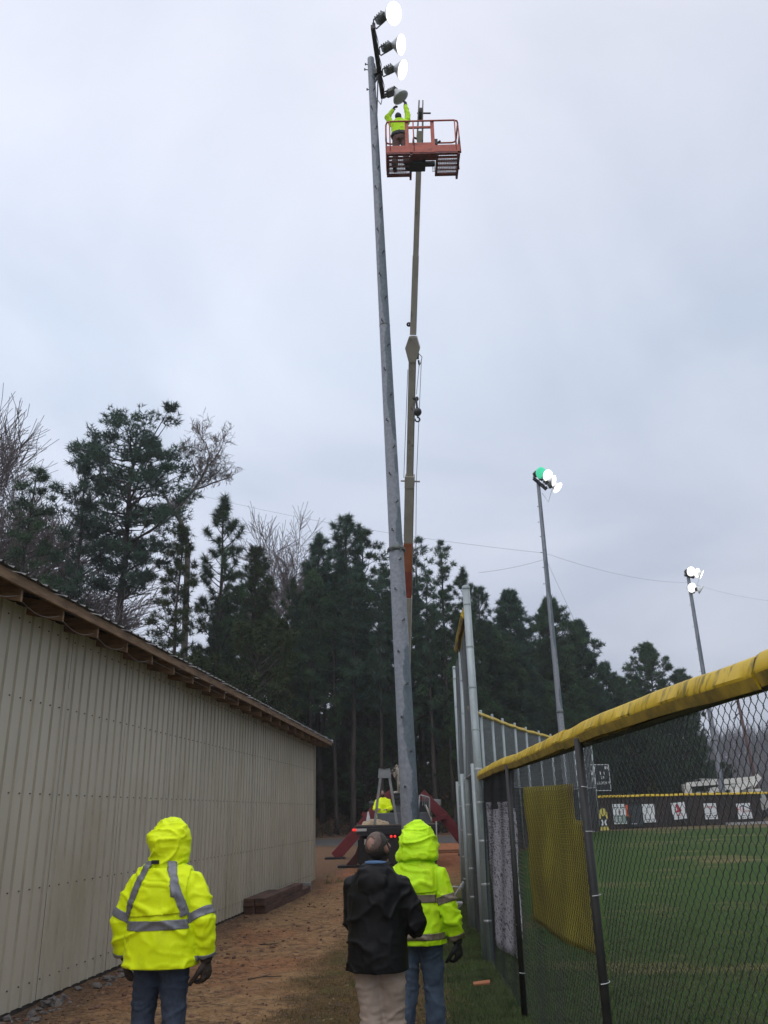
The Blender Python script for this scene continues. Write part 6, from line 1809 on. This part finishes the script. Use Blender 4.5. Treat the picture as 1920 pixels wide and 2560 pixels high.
tree_at('R1', 1100, 1272, 70, 'bushy pine right of the tall fence posts', wide=.95)
tree_at('R0', 1190, 1285, 73, 'round pine directly behind the pole with the green lamp', wide=.82)
tree_at('R1', 1252, 1335, 76, 'bushy pine on the right shoulder of the treeline', wide=.95)
tree_at('R0', 1392, 1386, 84, 'separate round pine at the right end of the treeline', wide=.95)
tree_at('R1', 1462, 1445, 88, 'small pine at the far right end of the treeline', wide=.75)
tree_at('R0', 1310, 1440, 80, 'low pine in the dip before the last round pine', wide=.9)
# the mass of the treeline
SKY = np.array([(-160, 1040), (0, 1100), (60, 1050), (140, 1030), (230, 990), (305, 1010), (390, 1130), (440, 1200), (490, 1150), (560, 1190), (620, 1235), (690, 1190), (740, 1150), (830, 1170), (900, 1185), (960, 1210),
                (1010, 1270), (1060, 1320), (1100, 1310), (1150, 1335), (1190, 1320), (1250, 1370), (1300, 1440), (1350, 1450), (1390, 1425), (1450, 1460), (1500, 1520), (1530, 1580)])
lr = random.Random(11)
for row, (y0, y1, step, lo, hi) in enumerate(((50, 54, 44, 25, 150), (56, 60, 40, 10, 160), (62, 68, 40, 5, 120))):
    x = -60 + row * 12
    while x < 1010:
        xx = x + lr.uniform(-14, 14); Y = lr.uniform(y0, y1)
        if row == 0 and 560 < xx: Y = max(Y, 54.5)
        top = np.interp(xx, SKY[:, 0], SKY[:, 1]) + lr.uniform(lo, hi)
        if xx < 470:
            top += 60
            top += 130
            if row != 2 or xx < 300 or lr.random() < .5: x += step; continue
        rw = ('front', 'middle', 'back')[row]
        wh = [w_ for lim, w_ in ((110, 'over the near end of the shed roof'), (250, 'left of the tall flat-topped pine'), (400, 'beside the tall flat-topped pine'), (520, 'around the tufted pine'), (640, 'over the far half of the shed roof'),
              (760, 'left of the double-topped pine'), (870, 'behind the main light pole'), (950, 'just right of the crane boom'), (2000, 'left of the tall fence posts')) if xx < lim][0]
        tree_at(lr.choice(('A0', 'A1', 'A2', 'A3', 'C0', 'C1')), xx, top, Y, f'dark {rw} row pine {wh}', group=f'{rw} row pines {wh}', wide=lr.uniform(.85, 1.15))
        x += step * lr.uniform(.8, 1.25)
for row, (dy, step, lo, hi) in enumerate(((0, 36, 10, 80), (9, 40, 40, 170), (-5, 46, 130, 270))):
    x = 1030 + row * 9
    while x < 1500:
        xx = x + lr.uniform(-10, 10); Y = np.interp(xx, [1030, 1250, 1500], [67, 76, 90]) + dy
        top = np.interp(xx, SKY[:, 0], SKY[:, 1]) + lr.uniform(lo, hi)
        rw = ('middle', 'back', 'front')[row]
        wh = [w_ for lim, w_ in ((1130, 'right of the tall fence posts'), (1220, 'behind the pole with the green lamp'), (1330, 'on the sloping right shoulder'), (2000, 'at the right end')) if xx < lim][0]
        tree_at(lr.choice(('R0', 'R1', 'R0', 'A0')), xx, top, Y, f'bushy {rw} row pine beyond the outfield fence, {wh}', group=f'{rw} row outfield pines {wh}', wide=lr.uniform(.8, 1.05))
        x += step * lr.uniform(.8, 1.2)
# low evergreens under the pines 
def WE(x):
    return [w_ for lim, w_ in ((520, 'hidden behind the shed roof'), (700, 'above the far end of the shed roof'), (800, 'between the shed corner and the main pole'), (900, 'behind the truck and main pole'), (980, 'right of the truck'), (1100, 'behind the tall fence posts'), (1250, 'left of the scoreboard'), (1400, 'behind the scoreboard'), (3000, 'near the far right end')) if x < lim][0]
x = 500
while x < 1060:
    Y = lr.uniform(54, 64); p = AT(x * D, 1640 * D, Y)
    plant(lr.choice(('D0', 'D1', 'D0')), p[0], Y, lr.uniform(3.5, 7.5), f'low evergreen under the pines, {WE(x)}', 'evergreen', f'low evergreens {WE(x)}', wide=lr.uniform(.9, 1.3), name='evergreen_shrub')
    x += lr.uniform(22, 38)
x = 600
while x < 1040:
    Y = lr.uniform(67, 76); p = AT(x * D, 1640 * D, Y)
    plant(lr.choice(('D0', 'D1', 'D1')), p[0], Y, lr.uniform(5.5, 9.5), f'tall back row evergreen under the pines, {WE(x)}', 'evergreen', f'back row evergreens {WE(x)}', wide=lr.uniform(.8, 1.1), name='evergreen_shrub')
    x += lr.uniform(13, 22)
x = 1040
while x < 1560:
    Y = np.interp(x, [1030, 1250, 1550], [66, 74, 96]) + lr.uniform(-5, 8); p = AT(x * D, 1640 * D, Y)
    plant(lr.choice(('D0', 'D1')), p[0], Y, lr.uniform(3.5, 7.5), f'low evergreen at the far treeline foot, {WE(x)}', 'evergreen', f'far low evergreens {WE(x)}', wide=lr.uniform(1, 1.4), name='evergreen_shrub')
    x += lr.uniform(22, 36)
for dx, dy, Y, k, lb in ((430, 1400, 45, 'D0', 'rounded evergreen over the shed roof below the tufted pine'), (560, 1330, 47, 'D0', 'wide olive evergreen behind the far half of the shed roof')):
    p = AT(dx * D, dy * D, Y); plant(k, p[0], Y, p[2] - gz(p[0], Y), lb, 'evergreen', None, wide=.8, name='evergreen_shrub')

# ---- leafless trees
def bare_mesh(seed, H, spread, lean=0.0, levels=5, r0=.16, fork=.27, kids_=4, dense=1.0):
    lr = np.random.default_rng(seed); mb = MB()
    def grow(p, d, L, r, lv):
        n = 4 if lv > 1 else 2; pts = [p]; dd = d.copy()
        for k in range(n):
            dd = dd + lr.normal(size=3) * .12 + np.array([0, 0, .05]); dd /= np.linalg.norm(dd)
            pts.append(pts[-1] + dd * L / n)
        r1 = r * (.62 if lv else .3)
        mb.tube(pts, list(np.maximum(np.linspace(r, r1, n + 1), .014)), 6 if lv >= levels - 1 else 3, caps=False)
        if lv == 0: return
        m = int(kids_ * dense + (lv < 3) * 3)
        for k in range(m):
            s = .35 + .65 * (k + lr.random()) / m; f = min(s * n, n - 1e-6); i = int(f); q = pts[i] + (pts[i + 1] - pts[i]) * (f - i)
            nd = dd + lr.normal(size=3) * spread * 1.25; nd[2] = abs(nd[2]) * .65 + .05 * lv + .06; nd /= np.linalg.norm(nd)
            grow(q, nd, L * (.50 + .25 * lr.random()), r1 * (.75 if lv > 2 else .8), lv - 1)
        grow(pts[-1], dd, L * .7, r1, lv - 1)
    grow(np.zeros(3), np.array([lean, 0, 1.0]) / math.hypot(lean, 1), H * fork, r0, levels)
    V = np.array(mb.v); hh = V[:, 2].max()
    return mb, hh
def bare_tree(dx, dy, Y, seed, label, spread=.55, lean=0.0, **kw):
    p = AT(dx * D, dy * D, Y); z0 = gz(p[0], Y); H = p[2] - z0
    mb, hh = bare_mesh(seed, H, spread, lean, **kw)
    V = np.array(mb.v) * (H / hh)
    top = V[V[:, 2].argmax()]
    t = thing('bare_tree', (p[0] - top[0], Y, z0 - .1), label, 'bare tree', 'leafless trees among the pines')
    link_mesh('branches', V, mb.f, M_twig, t, smooth=True)
bare_tree(15, 905, 56, 3, 'large leafless tree at the left edge, behind the round-topped pine', spread=.5, r0=.2)
bare_tree(-50, 930, 52, 8, 'leafless tree partly cut off by the left edge', spread=.5, r0=.2)
def forked_tree():
    Y = 49.0; Q = lambda x, y, dy=0.0: AT(x * D, y * D, Y + dy)
    g = Q(404, 1180); t = thing('bare_tree', (g[0], Y, gz(g[0], Y) - .1), 'pale leafless tree with a forked leaning trunk right of the tallest pine', 'bare tree', 'leafless trees among the pines')
    lr = np.random.default_rng(12); mb = MB(t.location)
    limbs = [([(g[0] + .5, Y, gz(g[0], Y) - .1), tuple(Q(406, 1180)), tuple(Q(392, 1130)), tuple(Q(380, 1106))], [.24, .17, .15, .13]),
             ([Q(380, 1106), Q(364, 1085, .3), Q(352, 1062, .5), Q(349, 1040, .6)], [.10, .08, .06, .03]),
             ([Q(380, 1106), Q(398, 1080, -.2), Q(420, 1057, -.4), Q(436, 1032, -.5), Q(447, 1008, -.6), Q(453, 985, -.5), Q(446, 960, -.4), Q(433, 941, -.4)], [.12, .105, .095, .08, .065, .05, .03, .015]),
             ([Q(420, 1057, -.4), Q(440, 1052, .2), Q(462, 1042, .5), Q(482, 1036, .8), Q(498, 1030, 1.0)], [.07, .055, .045, .03, .012]),
             ([Q(447, 1008, -.6), Q(462, 994, -.9), Q(476, 972, -1.1), Q(484, 950, -1.2)], [.05, .04, .028, .012]),
             ([Q(436, 1032, -.5), Q(420, 1008, -.9), Q(410, 980, -1.2)], [.045, .03, .012])]
    def grow(p, d, L, r, lv):
        pts = [p]; dd = d
        for k in range(3):
            dd = dd + lr.normal(size=3) * .22 + np.array([0, 0, .07]); dd = dd / np.linalg.norm(dd); pts.append(pts[-1] + dd * L / 3)
        mb.tube(pts, [max(r, .011), max(r * .8, .011), max(r * .6, .010), .009], 3, caps=False)
        if lv:
            for k in range(4 if lv > 1 else 3):
                q = pts[1 + k % 3]; nd = dd + lr.normal(size=3) * .65; grow(q, nd / np.linalg.norm(nd), L * (.5 + .25 * lr.random()), r * .6, lv - 1)
    for n_, (pts, rr) in enumerate(limbs):
        pts = [np.array(p, float) for p in pts]; mb.tube(pts, rr, 7, caps=False)
        if n_ == 0: continue
        for i in range(len(pts) - 1):
            for k in range(3):
                f = lr.random(); q = pts[i] + (pts[i + 1] - pts[i]) * f; d = pts[i + 1] - pts[i]; d = d / np.linalg.norm(d) + lr.normal(size=3) * .7; grow(q, d / np.linalg.norm(d), .5 + .8 * lr.random(), rr[i] * .3, 3)
        d = pts[-1] - pts[-2]; grow(pts[-1], d / np.linalg.norm(d), .7, rr[-1], 3)
    mb.build('branches', mat('pale_bark', (.20, .17, .155), (.11, .09, .083), scale=3, rough=.9), t, smooth=True)
forked_tree()
bare_tree(60, 915, 57, 24, 'leafless tree with dense upright twigs, second from the left edge', spread=.42, r0=.16)
bare_tree(655, 1080, 66, 15, 'leafless tree with a fan of fine twigs left of the double-topped pine', spread=.42, r0=.15)
bare_tree(598, 1120, 62, 18, 'thin leafless tree with few limbs beside the fan-shaped one', spread=.5, r0=.11, dense=.6)

# ---- far leafless wood on the hill: one mass
lr2 = np.random.default_rng(5)
n = 5200
X = lr2.uniform(62, 300, n); Y = lr2.uniform(222, 330, n)
Zb = hill_z(X, Y)
per = 7
Pn = np.repeat(np.stack([X, Y, Zb], 1), per, 0); k = len(Pn)
hh = lr2.uniform(4, 10, (k, 1)); d = np.concatenate([lr2.normal(size=(k, 2)) * .22, np.ones((k, 1))], 1)
Pn[:, 2] += lr2.uniform(0, 4, k)
side = np.concatenate([lr2.normal(size=(k, 2)), np.zeros((k, 1))], 1); side /= np.linalg.norm(side, axis=1)[:, None]
V = np.empty((k, 3, 3)); wq = lr2.uniform(.06, .22, (k, 1)); V[:, 0] = Pn - side * wq; V[:, 1] = Pn + side * wq; V[:, 2] = Pn + d * hh
M_fw = mat('far_twigs', (.105, .098, .108), (.062, .060, .070), scale=.12, rough=1.0)
tag(link_mesh('far_woods', V.reshape(-1, 3), np.arange(3 * k).reshape(-1, 3), M_fw), kind='stuff')
# ---- brush and litter on the bank: one mass
n = 2600
X = lr2.uniform(-16, 9, n); Y = lr2.uniform(53.3, 66, n); Zb = bank_z(X, Y)
P = np.stack([X, Y, Zb + .1], 1); Dv = np.stack([lr2.normal(size=n) * .4, lr2.normal(size=n) * .4, np.ones(n)], 1); Dv /= np.linalg.norm(Dv, axis=1)[:, None]
V = needles(P, Dv, 9, .55, .018, lr2, .6, .0)
tag(link_mesh('undergrowth', V, np.arange(len(V)).reshape(-1, 3), M_brush), kind='stuff')

# ---- damp air between the camera and the far woods
hz = MB(); hz.box((67.5, 195, 17.4), (575, 500, 37.4))
M_hz = bpy.data.materials.new('damp_air'); M_hz.use_nodes = True
_t = M_hz.node_tree; _t.nodes.clear()
_o = _t.nodes.new('ShaderNodeOutputMaterial'); _v = _t.nodes.new('ShaderNodeVolumePrincipled')
_v.inputs['Color'].default_value = (.93, .95, 1.0, 1); _v.inputs['Density'].default_value = HAZE; _v.inputs['Anisotropy'].default_value = .2
_t.links.new(_v.outputs[0], _o.inputs['Volume'])
tag(hz.build('haze', M_hz), kind='stuff')
SC.cycles.volume_bounces = 1
# ================================================================== GROUND COVER AND SMALL THINGS
lr3 = np.random.default_rng(21)
def blades(n, xf, y0, y1, h, wd, dens, lift, m, name, ypow=1.0):
    Y = y0 + (y1 - y0) * lr3.random(n) ** ypow; X = xf(Y, lr3.random(n))
    keep = lr3.random(n) < dens(X, Y); X, Y = X[keep], Y[keep]; k = len(X)
    Zb = lift(X, Y)
    d = np.stack([lr3.normal(size=k) * .35, lr3.normal(size=k) * .35, np.ones(k)], 1); d /= np.linalg.norm(d, axis=1)[:, None]
    a = lr3.random(k) * 6.283; s = np.stack([np.cos(a), np.sin(a), 0 * a], 1)
    hh = h * (.5 + lr3.random((k, 1))); w_ = wd * (.6 + .8 * lr3.random((k, 1)))
    B = np.stack([X, Y, Zb], 1); V = np.empty((k, 3, 3)); V[:, 0] = B - s * w_; V[:, 1] = B + s * w_; V[:, 2] = B + d * hh
    return tag(link_mesh(name, V.reshape(-1, 3), np.arange(3 * k).reshape(-1, 3), m), kind='stuff')
M_gr = mat('green_grass', (.080, .135, .034), (.040, .070, .020), scale=2.2, rough=.7, transl=.2, c3=(.095, .115, .042))
M_tb = mat('turf_blade', (.085, .13, .036), (.045, .075, .020), scale=2.2, rough=.75, transl=.25, c3=(.10, .115, .045))
M_dg = mat('dry_grass', (.20, .145, .07), (.085, .058, .03), scale=3, rough=.8, transl=.1)
gl = lambda X, Y: terrain(X, Y) + micro(X, Y) - .004
blades(90000, lambda Y, u: fence_x(Y) - 1.9 * u ** 1.4 + .05, 8.3, 21, .05, .0045, lambda X, Y: zones(X, Y)[0] * 1.0, gl, M_gr, 'grass', 1.3)
blades(60000, lambda Y, u: -1.4 + 2.6 * u, 8.3, 19, .028, .004, lambda X, Y: .75 * zones(X, Y)[1] * (1 - zones(X, Y)[0]), gl, M_dg, 'dry_grass', 1.4)
blades(110000, lambda Y, u: fence_x(Y) + .02 + (.8 + .30 * Y) * u ** 1.2, 5.5, 24, .045, .005, lambda X, Y: .95 * sstep(24, 9, Y), lambda X, Y: terrain(X, Y) + .004, M_tb, 'turf_blades', 1.4)
blades(5000, lambda Y, u: -2.0 + 1.6 * u, 23, 30, .16, .006, lambda X, Y: np.clip(zones(X, Y)[0] * 1.3, 0, 1), gl, M_gr, 'weeds')
# dead leaves, chips and clods on the path: one mass
n = 11000
Y = 8.2 + 19 * lr3.random(n) ** 1.5; wx = -4.05 + .0989 * (Y - 9.73); u = lr3.random(n) ** 1.7; X = wx + .06 + u * (fence_x(Y) - wx - .5)
k = n; B = np.stack([X, Y, gl(X, Y) + .010], 1)
a = lr3.random(k) * 6.283; s = np.stack([np.cos(a), np.sin(a), lr3.normal(size=k) * .25], 1); q = np.stack([-np.sin(a), np.cos(a), lr3.normal(size=k) * .25], 1)
sz = .007 + .022 * lr3.random((k, 1)) ** 2
V = np.empty((k, 4, 3)); V[:, 0] = B - s * sz; V[:, 1] = B - q * sz * .45; V[:, 2] = B + s * sz; V[:, 3] = B + q * sz * .5
M_leaf = mat('dead_leaves', (.30, .20, .12), (.06, .035, .022), scale=11, rough=.85, c3=(.14, .085, .05))
tag(link_mesh('leaf_litter', V.reshape(-1, 3), np.arange(4 * k).reshape(-1, 4), M_leaf), kind='stuff')
n = 9000
Y = 8.2 + 17 * lr3.random(n) ** 1.6; wx = -4.05 + .0989 * (Y - 9.73); u = lr3.random(n) ** 1.3; X = wx + .05 + u * (fence_x(Y) - wx - .7)
kp = (fbm(np.stack([X * 1.3, Y * .9, 0 * X], 1), 2) + .25 * lr3.normal(size=n)) > .02
X, Y = X[kp], Y[kp]; k = len(X)
B = np.stack([X, Y, gl(X, Y) + .009], 1); a = lr3.normal(size=k) * .7; s = np.stack([np.cos(a), np.sin(a), lr3.normal(size=k) * .08], 1); q = np.stack([-np.sin(a), np.cos(a), 0 * a + .3], 1)
ln_ = .05 + .07 * lr3.random((k, 1)); wd_ = .0028 + .0035 * lr3.random((k, 1))
V = np.empty((k, 4, 3)); V[:, 0] = B - s * ln_; V[:, 1] = B - q * wd_; V[:, 2] = B + s * ln_; V[:, 3] = B + q * wd_
tag(link_mesh('pine_straw', V.reshape(-1, 3), np.arange(4 * k).reshape(-1, 4), mat('pine_straw', (.115, .062, .034), (.040, .024, .016), scale=14, rough=.9)), kind='stuff')
def clods(n, xf, y0, y1, r0, r1, m, name):
    mb = MB()
    for i in range(n):
        y = y0 + (y1 - y0) * lr3.random() ** 1.4; x = float(xf(y, lr3.random())); r = r0 + (r1 - r0) * lr3.random() ** 2
        z = float(gl(np.array([x]), np.array([y]))[0])
        ph = lr3.random() * 6.28
        M = np.array([[math.cos(ph), -math.sin(ph), 0], [math.sin(ph), math.cos(ph), 0], [0, 0, 1]])
        k0 = len(mb.v); mb.ell((x, y, z + r * .25), (r, r * (.6 + .4 * lr3.random()), r * .5), M, 6, 4)
        for j in range(k0, len(mb.v)):
            p = np.array(mb.v[j]); mb.v[j] = tuple(p + lr3.normal(size=3) * r * .13)
    tag(mb.build(name, m, smooth=False), kind='stuff')
M_clod = mat('clay_clod', (.20, .11, .07), (.09, .048, .032), scale=9, rough=.95)
clods(420, lambda y, u: -4.05 + .0989 * (y - 9.73) + .05 + u ** 1.6 * 2.6, 8.4, 22, .012, .05, M_clod, 'clay_clods')
clods(70, lambda y, u: -4.05 + .0989 * (y - 9.73) + .06 + u * .35, 8.6, 13, .03, .085, mat('grey_stone', (.17, .15, .135), (.08, .07, .065), scale=9, rough=.9), 'stones')
# twigs on the path
for (x, y, rz, L_, lb) in ((-1.62, 11.6, .4, .42, 'dark twig with side shoots lying on the clay path, nearest the camera'), (-1.95, 14.4, -.5, .35, 'thin twig on the clay path by the shed timbers')):
    t = thing('twig', (x, y, float(gl(np.array([x]), np.array([y]))[0]) + .012), lb, 'twig', None, rz)
    mb = MB(); mb.tube([(-L_ / 2, 0, 0), (0, .03, .012), (L_ / 2, -.02, .0)], [.008, .007, .003], 5); mb.tube([(0, .03, .012), (.12, .11, .02)], [.005, .002], 4); mb.tube([(-.05, .02, .01), (.06, -.08, .02)], [.005, .002], 4)
    mb.build('stick', M_bark, t)
# orange scrap of wood in the grass
q = AG(1204, 2468)
sc = thing('wood_scrap', (q[0], q[1], .02), 'small orange splinter of wood lying in the grass by the fence', 'wood scrap', None, .2)
mb = MB(); mb.add([(-.10, -.03, .0), (.09, -.045, .012), (.11, .02, .03), (-.085, .05, .015), (-.10, -.03, .018), (.09, -.045, .03), (.11, .02, .048), (-.085, .05, .033)],
                  [(3, 2, 1, 0), (4, 5, 6, 7), (0, 1, 5, 4), (1, 2, 6, 5), (2, 3, 7, 6), (3, 0, 4, 7)]); mb.build('splinter', mat('orange_wood', (.42, .16, .07), (.30, .10, .045), scale=14, rough=.8, stretch=(.3, 1, 1)), sc)
# white hopper with a bar handle beside the tall posts
def hopper():
    Yh = 17.3
    X_ = lambda px, py: AT(1100 + px * 100 / 1382., 2160 + py * 100 / 1382., Yh)
    g = X_(570, 1712); zg = 0.0
    t = thing('spreader', (g[0], Yh, 0), 'white plastic hopper with a bent bar handle standing beside the tall fence posts', 'spreader')
    o = np.array([0, 0, zg - g[2] + .005])
    def ring(y, xl, xr, dep): a = X_(xl, y) + o; b = X_(xr, y) + o; return [a + [0, -dep, 0], b + [0, -dep, 0], b + [0, dep, 0], a + [0, dep, 0]]
    R = [ring(1135, 250, 775, .13), ring(1200, 262, 745, .125), ring(1400, 370, 600, .07), ring(1660, 400, 640, .075), ring(1712, 400, 648, .08)]
    V = [p for r in R for p in r]; F = [(0, 1, 2, 3), tuple(range(19, 15, -1))] + [(4 * i + j, 4 * i + 4 + j, 4 * i + 4 + (j + 1) % 4, 4 * i + (j + 1) % 4) for i in range(4) for j in range(4)]
    mb = MB(t.location); mb.add(V, F); mb.build('hopper', mat('white_plastic', (.50, .48, .50), (.42, .41, .43), scale=6, rough=.45), t, bevel=.008)
    Mw = mat('worn_white_bar', (.46, .48, .46), (.36, .38, .37), scale=14, rough=.5)
    mb = MB(t.location)
    mb.tube([X_(430, 1130) + o, X_(440, 980) + o, X_(650, 680) + o, X_(800, 430) + o], .016, 8)
    mb.tube([X_(300, 612) + o, X_(610, 610) + o, X_(655, 690) + o], .014, 8); mb.tube([X_(660, 690) + o, X_(780, 660) + o, X_(800, 560) + o], .014, 8)
    mb.build('handle', Mw, t, smooth=True)
    mb = MB(t.location); mb.beam(X_(700, 640) + o, X_(795, 450) + o, .07, .03); mb.build('handle_plate', Mw, t)
hopper()
# small debris pile under the shed end
q = AG(777, 2214)
db = thing('concrete_block', (q[0] - .0, q[1] - 1.2, .02), 'small grey block at the end of the timbers by the shed corner', 'block')
mb = MB(); mb.box((0, 0, .1), (.22, .38, .2)); mb.build('block', mat('grey_block', (.26, .26, .25), (.19, .19, .18), scale=9, rough=.9), db, bevel=.01)

# ================================================================== FAR SERVICE TRUCKS BEHIND THE LOW FENCE
M_wt = mat('white_truck_paint', (.62, .61, .57), (.52, .51, .47), scale=2, rough=.4)
M_wc = mat('cream_boom', (.70, .69, .64), (.60, .585, .535), scale=2, rough=.45)
def service_truck(x, y, label, boom_pts, bucket_at, faceleft=True, cab=True):
    g = float(terrain(x, y)); s = -1 if faceleft else 1
    t = thing('bucket_truck', (x, y, g), label, 'bucket truck', 'white bucket trucks parked beyond the outfield')
    B = lambda: MB(t.location)
    P = lambda u, z, dy=0.0: np.array([x + s * u, y + dy, g + z])
    def side(name, poly, y0, y1, m, bevel=.03, par=t):
        mb = B(); mb.prism(poly, lambda u, z: P(u, z, y0), lambda u, z: P(u, z, y1)); o = mb.build(name, m, par, bevel=bevel)
        return o
    body = side('cab', [(.9, .75), (3.2, .75), (3.2, 1.45), (2.15, 1.65), (1.75, 2.5), (.9, 2.5)], -1.05, 1.05, M_wt)
    mb = B(); c = P(1.35, 2.0, -1.06); mb.box(c, (.65, .02, .55)); mb.build('window', M_win, body)
    mb = B(); mb.box(P(3.21, 1.1), (.03, 1.5, .4)); mb.build('grille', M_trk, body)
    mb = B(); mb.box(P(3.22, .7), (.12, 2.1, .25)); mb.build('bumper', M_lgrey, t)
    side('utility_body', [(-3.4, .8), (.75, .8), (.75, 1.75), (-3.4, 1.75)], -1.1, 1.1, M_wt)
    for k in range(3):
        mb = B(); mb.box(P(-2.7 + 1.3 * k, 1.28, -1.11), (1.1, .03, .75)); mb.build('locker_door', M_wt, t, bevel=.01)
    for u in (2.3, -2.2):
        for d in (-1, 1):
            mb = B(); mb.lathe([(-.14, .3), (-.14, .46), (-.1, .5), (.1, .5), (.14, .46), (.14, .3)], P(u, .5, d * .98), (0, 1, 0), 20); w_ = mb.build('wheel', M_rub, t, smooth=True)
            mb = B(); mb.lathe([(-.10, .01), (-.12, .3), (.12, .3), (.10, .01)], P(u, .5, d * .98), (0, 1, 0), 16); mb.build('rim', M_lgrey, w_)
    mb = B(); mb.lathe([(0, .45), (.5, .4), (.8, .35), (.81, .01)], P(-.2, 1.75), (0, 0, 1), 16); mb.build('turret', M_wc, t)
    for a, b, w0 in boom_pts:
        mb = B(); mb.beam(P(*a), P(*b), w0, w0 * 1.15, w2=w0 * .8, h2=w0 * .9); mb.build('boom', M_wc, t, bevel=.02)
    u, z = bucket_at
    mb = B(); mb.prism([(u - .3, z - .5), (u + .3, z - .5), (u + .36, z + .55), (u - .36, z + .55)], lambda a, b: P(a, b, -.32), lambda a, b: P(a, b, .32)); mb.build('bucket', M_wc, t, bevel=.03)
    return t
q = AT(1800, 2040, 86)
service_truck(q[0] - .5, 87, 'white bucket truck with a long folded boom, left of the two beyond the low fence', [((-.2, 2.6), (-4.6, 3.2), .42), ((-4.6, 3.3), (3.4, 3.75), .36), ((-4.6, 2.9), (-4.0, 3.5), .5)], (3.6, 3.2), faceleft=True)
q = AT(1900, 2040, 78)
service_truck(q[0] - 1.7, 78, 'white truck with a cream boom, partly hidden by the red H banner at far right', [((-.2, 2.5), (1.9, 3.3), .5), ((1.9, 3.35), (-4.4, 3.0), .42), ((1.3, 2.8), (2.2, 3.6), .5)], (-4.4, 2.5), faceleft=False)
# bushes by the trucks
p = AT(1795, 1970, 83); 
plant('D0', p[0], 83, 2.6, 'small green shrub in front of the left bucket truck', 'shrub', None, wide=.8, name='shrub')
